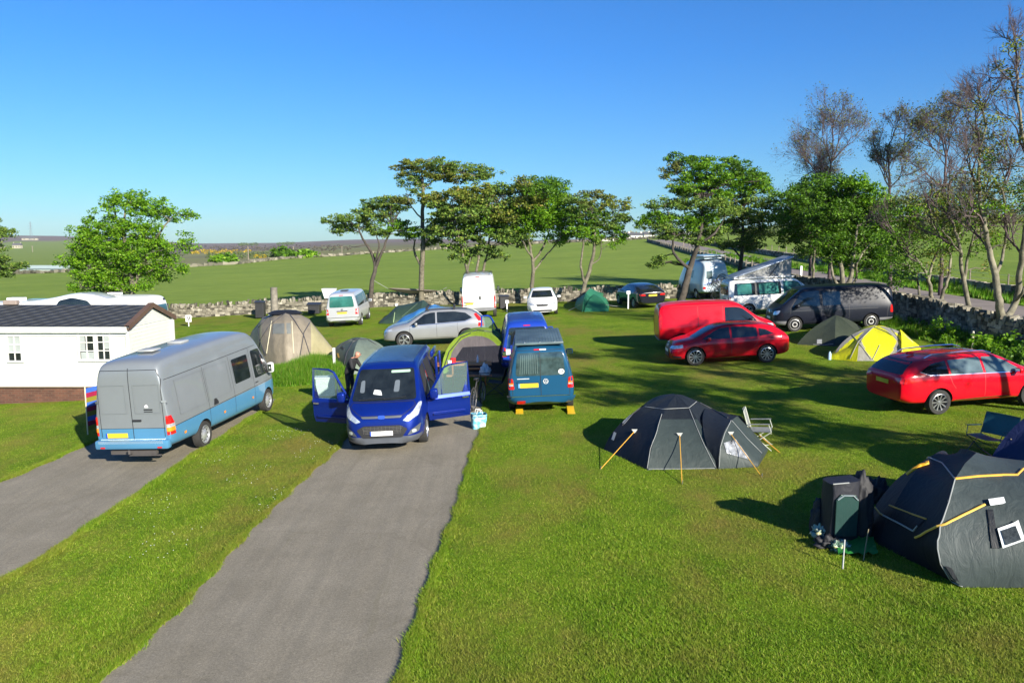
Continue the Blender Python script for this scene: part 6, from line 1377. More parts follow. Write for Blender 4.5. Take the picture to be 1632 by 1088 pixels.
class Tent:
    def __init__(s, name, label, cx, cy, group='tents on the camping field', cat='tent'):
        s.o = Vector((cx, cy, G(cx, cy))); s.root = empty(name, s.o, 0, label, cat, group); s.mb = MB(); s.trees = None
    def P(s, px, py, h=0):
        """ground point under a photo point, raised by h"""
        q = gp(px, py); return Vector((q.x, q.y, G(q.x, q.y) + h)) - s.o
    def dome(s, base, apex, fn, R=12, C=8, k=.35, sag=.05, p=1.0, wr=.012):
        n = len(base); rr = np.random.default_rng(len(s.mb.v) + 5)
        for i in range(n):
            A, B = Vector(base[i]), Vector(base[(i + 1) % n]); b0 = len(s.mb.v)
            for r_ in range(R + 1):
                t = r_ / R; th = t * PI / 2; rad = (1 - k) * math.cos(th) + k * (1 - t); hz = (1 - k) * math.sin(th) + k * t; hz = hz ** p
                for c in range(C + 1):
                    u = c / C; q = A.lerp(B, u); v_ = Vector((apex[0] + (q.x - apex[0]) * rad, apex[1] + (q.y - apex[1]) * rad, q.z + (apex[2] - q.z) * hz))
                    sg = sag * 4 * u * (1 - u) * math.sin(PI * min(1, t * 1.1 + .05)); dv = Vector((apex[0] - q.x, apex[1] - q.y, -.4)); v_ += dv * sg * .6
                    if 0 < c < C and r_ < R: v_ += Vector(rr.uniform(-wr, wr, 3))
                    s.mb.v.append(tuple(v_))
            for r_ in range(R):
                for c in range(C):
                    q = b0 + r_ * (C + 1) + c; s.mb.f.append([q, q + 1, q + C + 2, q + C + 1]); s.mb.m.append(fn(i, (r_ + .5) / R, (c + .5) / C))
        return s
    def tunnel(s, hoops, fn, N=16, K=6, sag=.05, pw=.8, wr=.01, cap=(False, False)):
        """hoops: (foot a, foot b, apex); the flysheet is stretched between them"""
        rr = np.random.default_rng(len(s.mb.v) + 9); H = []
        for hp_ in hoops:
            if len(hp_) > 3: H.append([Vector(q) for q in hp_]); continue
            a, b_, c = hp_
            a, b_, c = Vector(a), Vector(b_), Vector(c); m_ = (a + b_) / 2; row = []
            for i in range(N + 1):
                th = PI * i / N; cx_ = math.copysign(abs(math.cos(th)) ** pw, math.cos(th)); sz = math.sin(th) ** pw
                row.append(m_ + (a - m_) * cx_ + (c - m_) * sz)
            H.append(row)
        rows_ = []
        for h in range(len(H) - 1):
            for k in range(K):
                t = k / K; rows_.append((h, t, [H[h][i].lerp(H[h + 1][i], t) - Vector((0, 0, sag * 4 * t * (1 - t) * math.sin(PI * i / N))) + (Vector(rr.uniform(-wr, wr, 3)) if k else Vector()) for i in range(N + 1)]))
        rows_.append((len(H) - 2, .999, H[-1])); b0 = len(s.mb.v)
        for _, _, r_ in rows_: s.mb.v += [tuple(p) for p in r_]
        for k in range(len(rows_) - 1):
            for i in range(N): q = b0 + k * (N + 1) + i; s.mb.f.append([q, q + 1, q + N + 2, q + N + 1]); s.mb.m.append(fn(rows_[k][0], (i + .5) / N, rows_[k][1]))
        for e, on in zip((0, len(rows_) - 1), cap):
            if on is not False: s.mb.f.append([b0 + e * (N + 1) + i for i in range(N + 1)]); s.mb.m.append(on)
        s.H = H; return s
    def done(s, mats):
        bm = bmesh.new(); s.fly = s.mb.build('flysheet', mats, s.root, True, 50); bm.from_mesh(s.fly.data); s.bvh = BVHTree.FromBMesh(bm); bm.free(); return s
    def on(s, px, py, off=.012):
        """the spot of the flysheet seen at a photo point"""
        d = ray(px, py).normalized(); h, n_, _, _ = s.bvh.ray_cast(Vector((0, 0, CZ)) - s.o, d)
        if h is None: h, n_, _, _ = s.bvh.find_nearest(Vector((0, 0, CZ)) - s.o + d * (s.o - Vector((0, 0, CZ))).length)
        if n_.dot(d) > 0: n_ = -n_
        return h + n_ * off
    def seam(s, pts, mat, r=.012, name='seam', k=6, off=.008):
        Q = []
        for a, b_ in zip(pts, pts[1:]):
            for i in range(k): t = i / k; Q.append(s.on(a[0] + (b_[0] - a[0]) * t, a[1] + (b_[1] - a[1]) * t, off))
        Q.append(s.on(*pts[-1], off)); MB().tube(Q, r, 5).build(name, mat, s.root, True); return s
    def panel(s, poly, mat, name='window_panel', off=.014, k=5):
        """a quad lying on the fabric"""
        mb = MB(); a, b_, c, d = [Vector(p) for p in poly]
        for i in range(k + 1):
            for j in range(k + 1):
                u, v_ = i / k, j / k; q = a.lerp(b_, u).lerp(d.lerp(c, u), v_); mb.v.append(tuple(s.on(q.x, q.y, off)))
        for i in range(k):
            for j in range(k): q = i * (k + 1) + j; mb.f.append([q, q + 1, q + k + 2, q + k + 1]); mb.m.append(0)
        mb.build(name, mat, s.root, True); return s
    def guy(s, a, b_, mat=None, r=.009, tab=True, name='guy_rope'):
        p = s.on(*a, .02); q = s.P(*b_, .01); MB().tube([p, q], r, 5).build(name, mat or ORANGE, s.root)
        MB().tube([q + Vector((0, 0, -.05)), q + Vector((.01, 0, .07))], .008, 4).build('peg', STEEL, s.root)
        if tab: MB().add([p + Vector((-.07, 0, .05)), p + Vector((.07, 0, .05)), p + Vector((0, -.02, -.05))], [(0, 1, 2)]).build('guy_tab', PIPE, s.root)
        return s
    def pole(s, pts, r=.012, mat=None, k=6): return s.seam(pts, mat or POLE, r, 'tent_pole', k, .012)
def apex_at(t, px, gy, py):
    """apex over the ground point (px, gy), as high as it shows at py"""
    q = gp(px, gy); z = at(px, py, q.y).z; return Vector((q.x, q.y, z)) - t.o
# charcoal dome in the middle of the lawn
g0 = gp(1075, 704); t = Tent('dome_tent', 'charcoal dome tent with yellow guy ropes and side porch, alone on the lawn', g0.x, g0.y)
ap = apex_at(t, 1075, 700, 628)
base = [t.P(962, 716), t.P(1032, 749), t.P(1142, 747), t.P(1178, 706), t.P(1120, 676), t.P(1010, 674)]
t.dome(base, ap, lambda i, r_, u: 2 if r_ > .62 else (0 if i == 1 else 1), k=.3, sag=.05)
hp = t.P(1142, 747), t.P(1178, 700), apex_at(t, 1160, 722, 668)
hoop1 = ((t.P(1138, 744)), t.P(1150, 690), apex_at(t, 1120, 712, 655)); end = (t.P(1208, 744), t.P(1224, 718), apex_at(t, 1216, 732, 722))
t.tunnel([hoop1, (t.P(1145, 747), t.P(1188, 700), apex_at(t, 1166, 722, 668))], lambda h, i, u: 1, N=14, sag=.03)
t.tunnel([(t.P(1145, 747), t.P(1188, 700), apex_at(t, 1166, 722, 668)), end], lambda h, i, u: 0, N=14, sag=.0, cap=(False, 0))
t.done([CHAR, NAVY, CAP])
for sm in ([(1032, 746), (1037, 715), (1046, 690), (1055, 660)], [(1140, 744), (1122, 708), (1110, 680), (1099, 652)], [(1028, 648), (1056, 652), (1098, 650), (1110, 640)], [(1034, 747), (1085, 747), (1139, 746)], [(1146, 744), (1148, 712), (1155, 690), (1165, 670)], [(1166, 670), (1190, 698), (1214, 722)]): t.seam(sm, PIPE, .0065)
t.pole([(992, 678), (1008, 660), (1026, 646)], .012); t.pole([(1115, 642), (1135, 652), (1160, 666)], .012)
t.panel([(992, 674), (996, 676), (1014, 654), (1009, 652)], PIPE, 'reflective_tab'); t.panel([(975, 700), (979, 702), (983, 690), (979, 688)], PIPE, 'reflective_tab')
t.panel([(1153, 706), (1172, 700), (1196, 733), (1158, 722)], M('shiny_vinyl', (.30, .31, .32), .10, .3, var=.95, vs=7, bmp=.9, bs=9), 'clear_window')
t.guy((1012, 688), (957, 748)); t.guy((1083, 694), (1087, 771)); t.guy((1164, 692), (1214, 760)); t.guy((1182, 684), (1243, 721)) if False else None
q = t.P(1243, 721); MB().tube([apex_at(t, 1170, 705, 672) + Vector((.25, .1, -.05)), q], .014, 5).build('guy_rope', ORANGE, t.root)
CTENT = t
# big dark tent at the lower right
g0 = gp(1555, 860); t = Tent('family_tent', 'large navy and grey tent with orange straps and white window flap, lower right', g0.x, g0.y)
h0 = (t.P(1376, 842), t.P(1452, 786), apex_at(t, 1440, 812, 752)); h1 = (t.P(1400, 868), t.P(1500, 780), apex_at(t, 1478, 822, 727)); ya, yb = gp(1535, 936).y, gp(1556, 850).y; yc = gp(1590, 790).y
FR = [(1536, 937, ya), (1516, 922, ya), (1500, 897, ya + .04), (1494, 868, ya + .12), (1500, 835, ya + .25), (1510, 798, ya + .45), (1522, 763, ya + .75), (1538, 738, ya + 1.1), (1556, 721, yb)]
h2 = [at(a_, b_, c_) - t.o for a_, b_, c_ in FR]; h2[0].z = G(h2[0].x + t.o.x, h2[0].y + t.o.y) - t.o.z
e_ = t.P(1590, 790); top_ = h2[-1]
h2 += [Vector((top_.x + (e_.x - top_.x) * (1 - math.cos(q * PI / 16)), top_.y + (e_.y - top_.y) * math.sin(q * PI / 16), top_.z + (e_.z - top_.z) * (1 - math.cos(q * PI / 16)))) for q in range(1, 9)]; h3 = (t.P(1700, 937), t.P(1690, 805), apex_at(t, 1645, 880, 752)); h4 = (t.P(1820, 910), t.P(1780, 830), apex_at(t, 1790, 870, 800))
t.tunnel([h0, h1], lambda h, i, u: 1, sag=.0, pw=.85, cap=(1, False)); t.tunnel([h1, h2], lambda h, i, u: 1, sag=.10, pw=.85); t.tunnel([h2, h3, h4], lambda h, i, u: 0, sag=.04, pw=.85, cap=(False, 0))
t.done([fabric('slate_grey_fabric', (.042, .056, .056)), fabric('navy_black_fabric', (.007, .009, .015), rough=.65), ORANGE])
t.seam([(1440, 751), (1458, 736), (1479, 729)], M('amber_hood', (.85, .42, .02), .5), .035); t.seam([(1480, 729), (1502, 738), (1522, 762)], PIPE, .012); t.seam([(1522, 763), (1560, 759), (1600, 757), (1622, 757)], ORANGE, .018); t.seam([(1621, 757), (1631, 747)], ORANGE, .018)
t.seam([(1522, 763), (1512, 800), (1500, 835), (1494, 868), (1500, 898), (1516, 925), (1534, 934)], PIPE, .009, k=5)
t.seam([(1418, 805), (1448, 817), (1477, 827)], ORANGE, .014); t.seam([(1408, 821), (1432, 833), (1456, 846), (1463, 838)], PIPE, .014); t.seam([(1395, 808), (1403, 818), (1408, 821)], ORANGE, .014)
t.panel([(1410, 820), (1418, 806), (1474, 828), (1460, 844)], fabric('vent_mesh', (.006, .007, .012)), 'vent_window')
t.seam([(1569, 805), (1515, 831), (1462, 857)], M('yellow_webbing', (.72, .45, .08), .6), .017, 'guy_rope', off=.035)
BOX = M('clear_flap', (.60, .62, .62), .25, var=.2); t.panel([(1573, 799), (1598, 796), (1601, 805), (1577, 808)], BOX, 'door_flap', .06)
t.panel([(1588, 843), (1622, 831), (1632, 860), (1596, 873)], BOX, 'clear_window', .05); t.panel([(1593, 847), (1617, 839), (1625, 859), (1600, 868)], M('flap_dark', (.03, .035, .035), .2, var=.6, vs=20), 'window_pane', .062)
t.panel([(1573, 812), (1582, 812), (1592, 873), (1580, 873)], NAVY, 'door_gap', .02); t.panel([(1505, 900), (1516, 904), (1528, 926), (1518, 920)], NAVY, 'door_gap', .02)
t.seam([(1384, 852), (1378, 880), (1374, 905)][:2], PIPE, .008)
# navy tent behind it
g0 = gp(1690, 770); t = Tent('dome_tent', 'navy blue tent in shade behind the large tent, cut off by the right edge', g0.x, g0.y)
t.dome([t.P(1560, 785), t.P(1640, 815), t.P(1760, 815), t.P(1800, 770), t.P(1740, 735), t.P(1640, 735)], apex_at(t, 1675, 768, 640), lambda i, r_, u: 0, k=.2); t.done([fabric('deep_navy_fabric', (.012, .02, .075))])
q = t.P(1560, 735); MB().tube([t.on(1612, 700), t.P(1572, 742)], .012, 5).build('guy_rope', M('dull_cord', (.2, .17, .1), .8), t.root)
# yellow and grey mountain tent
YEL = fabric('yellow_fabric', (.72, .70, .012), tr=.2); GRY = fabric('stone_fabric', (.25, .24, .21))
g0 = gp(1394, 560); t = Tent('mountain_tent', 'bright yellow geodesic tent with grey triangles behind the red estate', g0.x, g0.y)
def yf(i, r_, u):
    if i in (1,): return 0 if abs(u - .5) < .5 - max(0, (.45 - r_)) * .9 else 1
    if i in (0, 2): return 0 if (abs(u - .5) * 2 < 1 - r_ * 1.35) else 1
    return 0
t.dome([t.P(1328, 571), t.P(1362, 575), t.P(1440, 575), t.P(1462, 560), t.P(1425, 545), t.P(1358, 545)], apex_at(t, 1396, 560, 519), yf, R=30, C=30, k=.15, sag=.02, wr=.004)
t.tunnel([(t.P(1322, 572), t.P(1345, 556), apex_at(t, 1333, 564, 556)), (t.P(1366, 576), t.P(1362, 548), apex_at(t, 1366, 562, 530))], lambda h, i, u: 0, N=10, sag=.02, cap=(0, False))
t.tunnel([(t.P(1436, 575), t.P(1432, 548), apex_at(t, 1434, 562, 528)), (t.P(1468, 564), t.P(1462, 552), apex_at(t, 1466, 558, 553))], lambda h, i, u: 0, N=10, sag=.02, cap=(False, 0))
t.done([YEL, GRY])
for sm in ([(1355, 571), (1368, 545), (1392, 521)], [(1388, 572), (1368, 545), (1354, 530)], [(1438, 571), (1436, 545), (1420, 524)], [(1392, 521), (1415, 530), (1436, 545)], [(1391, 572), (1402, 550), (1415, 572)][:2]): t.pole(sm, .014, M('grey_sleeve', (.22, .21, .19), .7), 4)
MB().tube([(0, 0, 0), (0, 0, .22), (0, 0, .3)], [.06, .06, .02], 8).build('water_bottle', M('blue_bottle', (.35, .5, .6), .3), None, True, loc=tuple(gp(1322, 573)))
tag(bpy.data.objects['water_bottle'], 'pale blue water bottle standing at the left corner of the yellow tent', 'bottle')
# olive tent behind
g0 = gp(1325, 545); t = Tent('ridge_tent', 'dark olive low tent between the dark panel van and the yellow tent', g0.x, g0.y)
t.dome([t.P(1270, 549), t.P(1330, 552), t.P(1375, 545), t.P(1380, 530), t.P(1340, 524), t.P(1300, 530)], apex_at(t, 1330, 538, 502), lambda i, r_, u: 0, k=.6); t.done([fabric('olive_fabric', (.035, .045, .028))])
t.panel([(1302, 541), (1310, 541), (1310, 548), (1302, 548)], PIPE, 'white_tab'); t.seam([(1296, 549), (1312, 550), (1328, 548)], PIPE, .012)
# beige tent on the left
TAU = fabric('taupe_fabric', (.24, .205, .15)); SAND = fabric('sand_fabric', (.40, .36, .20), tr=.2)
g0 = gp(458, 574); t = Tent('vis_a_vis_tent', 'big beige and taupe tent with dark crossed poles, rising behind the long grass', g0.x, g0.y)
A = lambda x, gy, py, w_: (t.P(x, gy + w_), t.P(x + (4 if x < 460 else -4), gy - w_ * .75), apex_at(t, x, gy, py))
t.tunnel([A(388, 568, 562, 2), A(403, 570, 528, 8), A(420, 572, 507, 13), A(440, 573, 499, 15), A(458, 573, 496, 16), A(478, 572, 500, 15), A(496, 571, 510, 12), A(516, 570, 536, 7), A(539, 568, 564, 2)], lambda h, i, u: (1 if (h in (0, 1, 6, 7) and i < .45) else 0), N=18, sag=.015, pw=.75)
t.done([TAU, SAND])
for sm in ([(410, 566), (416, 540), (430, 518), (455, 499)], [(424, 566), (414, 542), (412, 522), (425, 508)], [(494, 566), (484, 535), (470, 512), (460, 499)], [(478, 566), (484, 530), (495, 512)]): t.pole(sm, .02, None, 4)
t.panel([(436, 516), (463, 515), (464, 532), (435, 532)], fabric('window_grey', (.16, .17, .16)), 'mesh_window'); 
for x in ((425, 563, 433, 512), (468, 563, 465, 512)): t.seam([(x[0], x[1]), (x[2], x[3])], M('cream_zip', (.5, .46, .32), .7), .02)
MB().lathe([(.001, .10), (.5, .06), (.75, -.05), (.7, -.08)], 18).build('roof_hood', fabric('black_hood', (.015, .015, .017)), t.root, True, loc=tuple(apex_at(t, 457, 573, 496) - Vector((0, 0, .03))))
# sage dome
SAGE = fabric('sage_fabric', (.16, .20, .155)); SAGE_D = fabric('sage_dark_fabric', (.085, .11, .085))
g0 = gp(575, 582); t = Tent('dome_tent', 'sage green dome tent partly hidden behind the open-doored blue van', g0.x, g0.y)
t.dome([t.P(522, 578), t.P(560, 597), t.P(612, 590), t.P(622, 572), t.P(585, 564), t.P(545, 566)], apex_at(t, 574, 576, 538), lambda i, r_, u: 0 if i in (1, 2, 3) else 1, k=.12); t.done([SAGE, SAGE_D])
t.pole([(548, 585), (553, 562), (562, 545), (574, 539)], .018, None, 4); t.pole([(528, 565), (545, 549), (562, 541), (586, 541), (600, 550)], .02, None, 4); t.panel([(537, 563), (540, 563), (542, 570), (539, 570)], ORANGE, 'orange_tag')
t.seam([(545, 553), (549, 556)], BLACK, .03)
# lime and grey tent
LIME = fabric('lime_fabric', (.22, .33, .03), tr=.2); MAUVE = fabric('mauve_grey_fabric', (.15, .13, .135))
g0 = gp(757, 592); t = Tent('tunnel_tent', 'lime green tent with a mauve-grey front between the two blue vans', g0.x, g0.y)
h0 = (t.P(704, 602), t.P(818, 600), apex_at(t, 758, 601, 528)); h1 = (t.P(712, 588), t.P(818, 586), apex_at(t, 765, 587, 521)); h2 = (t.P(735, 568), t.P(808, 568), apex_at(t, 770, 568, 528))
t.tunnel([h0, h1, h2], lambda h, i, u: 0, pw=.9, cap=(False, 0)); fr_ = [h0[0].lerp(h0[1], .10) + Vector((0, .05, 0)), h0[0].lerp(h0[1], .93) + Vector((0, .05, 0)), h0[2] - Vector((0, -.05, .16))]
t.tunnel([(h0[0], h0[1], h0[2]), fr_], lambda h, i, u: 0, K=2, sag=0, pw=.9, cap=(False, 1)); t.done([LIME, MAUVE])
t.pole([(706, 590), (716, 560), (735, 537), (760, 526), (790, 530)], .018, None, 5)
t.panel([(714, 588), (738, 553), (800, 550), (808, 597)], fabric('shadow_dark', (.02, .02, .03)), 'van_shadow')  # shadow the vans cast on the tent front, painted as a dark panel
# dark green ridge tent, blue tarp, hammock
DG = fabric('bottle_green_fabric', (.03, .06, .04))
g0 = gp(650, 506); t = Tent('ridge_tent', 'dark green backpacking tent in front of the wall under the hammock', g0.x, g0.y)
t.tunnel([(t.P(605, 516), t.P(612, 508), apex_at(t, 607, 513, 510)), (t.P(628, 516), t.P(640, 500), apex_at(t, 632, 508, 488)), (t.P(672, 512), t.P(680, 494), apex_at(t, 674, 502, 479)), (t.P(690, 505), t.P(694, 495), apex_at(t, 692, 500, 492))], lambda h, i, u: 0, pw=1.0, sag=.04, cap=(0, 0)); t.done([DG, PIPE])
t.seam([(627, 514), (629, 498)], M('pale_green_tape', (.3, .4, .2), .6), .02); t.seam([(640, 505), (665, 484)], fabric('green_tape', (.07, .11, .07)), .03)
g0 = gp(668, 525); t = Tent('tarp_shelter', 'bright blue tarpaulin shelter draped beside the dark green tent behind the SUV', g0.x, g0.y, cat='tarpaulin')
t.tunnel([(t.P(620, 531), t.P(634, 526), apex_at(t, 626, 528, 519)), (t.P(640, 533), t.P(662, 522), apex_at(t, 646, 527, 503)), (t.P(664, 533), t.P(684, 522), apex_at(t, 670, 527, 492)), (t.P(690, 531), t.P(706, 522), apex_at(t, 692, 526, 485)), (t.P(712, 528), t.P(716, 522), apex_at(t, 709, 525, 489))], lambda h, i, u: 0, pw=.9, sag=.02, cap=(0, 0)); t.done([fabric('tarp_blue', (.06, .24, .55), rough=.35)])
EMG = fabric('emerald_fabric', (.03, .19, .095), tr=.2)
g0 = gp(943, 492); t = Tent('dome_tent', 'emerald green two-humped tent by the wall right of the white family car', g0.x, g0.y)
t.tunnel([(t.P(916, 490), t.P(922, 480), apex_at(t, 920, 486, 476)), (t.P(928, 497), t.P(946, 478), apex_at(t, 938, 487, 461)), (t.P(952, 490), t.P(962, 478), apex_at(t, 958, 484, 468))], lambda h, i, u: 0, pw=.85, cap=(0, 0)); t.dome([t.P(931, 497), t.P(970, 496), t.P(972, 484), t.P(940, 483)], apex_at(t, 947, 490, 469), lambda i, r_, u: 0, k=.35); t.done([EMG])
for a_, b_ in (((925, 486), (906, 495)), ((965, 486), (992, 489))): q = t.P(*b_); MB().tube([t.on(*a_), q], .012, 4).build('guy_rope', PIPE, t.root)
# hammock
a, b_ = at(592, 445, gp(590, 490).y), at(712, 458, gp(672, 488).y + .4); mb = MB(); o0 = (a + b_) / 2
n_, k_ = 22, 6
for i in range(n_ + 1):
    t_ = .22 + .68 * i / n_; c = a.lerp(b_, t_); dip = .72 * (4 * t_ * (1 - t_)) ** .8; w_ = 1.25 * math.sin(PI * i / n_) ** .7 + .03
    for j in range(k_ + 1): u = j / k_ - .5; mb.v.append((c.x - o0.x, c.y - o0.y + u * w_ * 1.2, c.z - o0.z - dip + abs(u) * w_ * .5))
for i in range(n_):
    for j in range(k_): q = i * (k_ + 1) + j; mb.f.append([q, q + 1, q + k_ + 2, q + k_ + 1]); mb.m.append(0)
ham = empty('hammock', o0, 0, 'grey-brown hammock tarp slung low between the two leftmost wall trees', 'hammock'); sheet_ = mb.build('hammock_sheet', fabric('hammock_cloth', (.24, .20, .165)), ham, True)
mb = MB()
for e, i0 in ((a, 3), (b_, n_ * (k_ + 1) + 3)): mb2 = MB().tube([e - o0, Vector(sheet_.data.vertices[i0].co)], .015, 4).build('hammock_cord', PIPE, ham)

# ------------------------------------------------------------ chairs and camp gear
def chair(label, x, y, yaw, cloth, frame, w_=.56, sh=.40, bh=.86, arms=True, legw=.010):
    r = empty('folding_chair', (x, y, G(x, y)), yaw, label, 'camping chair', 'folding camping chairs'); h = w_ / 2
    MB_ = lambda: MB()
    s_ = MB(); n_ = 6
    for i in range(n_ + 1):
        for j in range(n_ + 1): u, v_ = i / n_ - .5, j / n_; s_.v.append((-.22 + .48 * v_, u * w_, sh + .03 * v_ - .05 * (1 - 4 * u * u)))
    for i in range(n_):
        for j in range(n_): q = i * (n_ + 1) + j; s_.f.append([q, q + 1, q + n_ + 2, q + n_ + 1]); s_.m.append(0)
    s_.build('seat', cloth, r, True)
    b_ = MB()
    for i in range(n_ + 1):
        for j in range(n_ + 1): u, v_ = i / n_ - .5, j / n_; b_.v.append((-.22 - .14 * v_ - .04 * (1 - 4 * u * u), u * w_, sh + .02 + (bh - sh) * v_))
    for i in range(n_):
        for j in range(n_): q = i * (n_ + 1) + j; b_.f.append([q, q + 1, q + n_ + 2, q + n_ + 1]); b_.m.append(0)
    bk = b_.build('backrest', cloth, r, True)
    MB().tube([(-.22, -h, sh), (-.36, -h, bh + .01), (-.36, h, bh + .01), (-.22, h, sh)], .012, 6).build('back_frame', frame, r)
    for sd in (-1, 1):
        MB().tube([(-.30, sd * h, 0), (.26, sd * h, sh + .03)], legw, 5).build('leg', frame, r); MB().tube([(.28, sd * h, 0), (-.22, sd * h, sh)], legw, 5).build('leg', frame, r)
        if arms: MB().box((.0, sd * (h + .02), sh + .20), (.46, .06, .015), rot=Matrix.Rotation(-.08, 3, 'Y')).build('armrest', cloth, r); MB().tube([(.26, sd * h, sh + .03), (.2, sd * (h + .02), sh + .2)], .009, 5).build('arm_post', frame, r)
    MB().tube([(-.30, -h, .02), (.28, h, .02)], legw, 4).build('brace', frame, r); MB().tube([(.26, -h, sh), (-.3, h, .02)], legw, 4).build('brace', frame, r)
    return r
GC = fabric('chair_grey', (.17, .18, .175), tr=0); GF = M('pale_frame', (.45, .47, .38), .4)
p = gp(1210, 712); chair('grey folding chair with pale frame behind the porch of the charcoal dome tent', p.x, p.y, math.radians(-20), GC, GF)
TC = fabric('chair_teal', (.02, .11, .12), tr=0); p = gp(1577, 726); chair('teal folding chair in shade in front of the red estate', p.x, p.y, math.radians(205), TC, M('teal_frame', (.03, .10, .10), .5), w_=.75, bh=.85)
BC = fabric('chair_black', (.014, .015, .022), tr=0)
p = gp(1336, 858); r = empty('camp_larder', p, math.radians(8), 'black fabric camping cupboard with a dark green front, left of the large tent', 'camping cupboard'); LGF = fabric('larder_green', (.018, .05, .045), tr=0, rough=.35)
b0_ = MB(); N_ = 7
for i in range(N_ + 1):
    for k in range(20):
        a_ = 2 * PI * k / 20; cx, cy = math.cos(a_), math.sin(a_); q = .26 * (1 - .05 * i / N_); b0_.v.append((math.copysign(abs(cx) ** .35, cx) * q + random.uniform(-.012, .012), math.copysign(abs(cy) ** .35, cy) * .19 + random.uniform(-.01, .01), 1.0 * i / N_ + (.03 * cx if i == N_ else 0)))
for i in range(N_):
    for k in range(20): b0_.f.append([i * 20 + k, i * 20 + (k + 1) % 20, (i + 1) * 20 + (k + 1) % 20, (i + 1) * 20 + k]); b0_.m.append(0)
b0_.f.append([N_ * 20 + k for k in range(20)]); b0_.m.append(0)
b0_.build('larder_body', BC, r, True, 50)
MB().tube([(-.25, -.19, .99), (.02, -.20, 1.005)], .010, 5).build('top_edge', PIPE, r); MB().prism([(-.20, .12), (.18, .12), (.19, .70), (.14, .80), (-.12, .82), (-.20, .74)], 0, .03, 0, Matrix.Translation((0, -.20, 0)) @ Matrix.Rotation(PI / 2, 4, 'X')).build('front_panel', LGF, r, bevel=.008)
MB().tube([(-.18, -.235, .74), (-.08, -.245, .81), (.08, -.245, .80), (.17, -.235, .72)], .012, 5).build('panel_highlight', M('highlight_grey', (.2, .24, .26), .3), r, True)  # highlight along the top of the green panel, put in as a pale arch
p = gp(790, 628); chair('black folding chair beside the petrol blue camper', p.x, p.y, math.radians(170), BC, BLACK, w_=.5, bh=.85)
q = gp(1500, 1045); chair('folding chair standing just outside the lower right corner, seen only by its shadow', q.x + 1.65, q.y - 2.3, 1.0, BC, BLACK)
# heap of cloth, bag, mat
def heap(name, px, py, d, mat, label, cat, seed, ang_=0, crump=.25, z=0):
    rr = np.random.default_rng(seed); bm = bmesh.new(); bmesh.ops.create_icosphere(bm, subdivisions=4, radius=.5)
    from mathutils import noise as mn
    for v in bm.verts:
        q = v.co.copy(); f = 1 + crump * (mn.noise(q * 5 + Vector((seed, 0, 0))) + .6 * mn.noise(q * 11)); q = Vector((q.x * d[0] * f, q.y * d[1] * f, max(0, q.z + .25) * d[2] * 1.33 * f)); v.co = Matrix.Rotation(ang_, 3, 'Z') @ q
    me = bpy.data.meshes.new(name); bm.to_mesh(me); bm.free(); me.materials.append(mat); me.shade_smooth(); o = link(bpy.data.objects.new(name, me)); p = gp(px, py); o.location = (p.x, p.y, p.z + z); return tag(o, label, cat)
CB = M('black_bag', (.015, .015, .018), .7, bmp=.5, bs=10)
heap('kit_bag', 1369, 852, (.40, .42, 1.08), CB, 'tall slumped black kit bag between the camping cupboard and the large tent', 'bag', 12, .2, .16)
heap('rucksack', 1308, 850, (.36, .34, .60), CB, 'squat black bag at the left side of the camping cupboard', 'bag', 13, .1, .25)
heap('rucksack', 1398, 800, (.40, .36, .42), CB, 'small black bundle behind the left shoulder of the large tent', 'bag', 14, .1, .5)
m = bpy.data.materials.new('patterned_cloth'); nt, b, o_ = nodes(m); nt.links.new(ramp(nt, noise(nt, 9, 2, .5, coords(nt)), [(.40, (.06, .12, .08)), (.46, (.35, .42, .33)), (.55, (.42, .40, .18)), (.62, (.45, .48, .45))], 'CONSTANT'), b.inputs['Base Color']); b.inputs['Roughness'].default_value = .8
heap('blanket', 1316, 856, (.42, .30, .20), m, 'crumpled white and green patterned cloth in front of the camping cupboard', 'blanket', 3, crump=.5)
heap('blanket', 1337, 876, (.34, .26, .14), m, 'smaller crumpled piece of patterned cloth nearer the green mat', 'blanket', 4, crump=.6)
heap('rucksack', 1322, 870, (.50, .30, .16), M('black_bag', (.015, .015, .018), .7, bmp=.5, bs=10), 'black flattened bag lying under the patterned cloth', 'bag', 6, .3, .5)
p = gp(1364, 872); mb = MB(); N_ = 8
for i in range(N_ + 1):
    for j in range(N_ + 1): mb.v.append(((i / N_ - .5) * .62 + (j / N_ - .5) * .25, (j / N_ - .5) * .75, .03 + .05 * math.sin(i * 1.3 + j) ** 2))
for i in range(N_):
    for j in range(N_): q = i * (N_ + 1) + j; mb.f.append([q, q + 9, q + 10, q + 1]); mb.m.append(0)
tag(mb.build('ground_mat', fabric('mat_green', (.02, .20, .03), tr=0), None, True, loc=tuple(p)), 'bright green mat in the grass between the camping cupboard and the large tent', 'mat')
mb = MB().tube([gp(1343, 906), gp(1343, 906) + Vector((.05, .1, .42))], .014, 6); tag(mb.build('tent_pole', PIPE), 'pale pole stuck in the lawn before the patterned cloth', 'pole')
mb = MB().tube([gp(1376, 893), gp(1376, 893) + Vector((.12, .15, .45))], .010, 6); tag(mb.build('tent_pole', M('dull_cord', (.2, .17, .1), .8)), 'thin dull pole leaning beside the left corner of the large tent', 'pole')
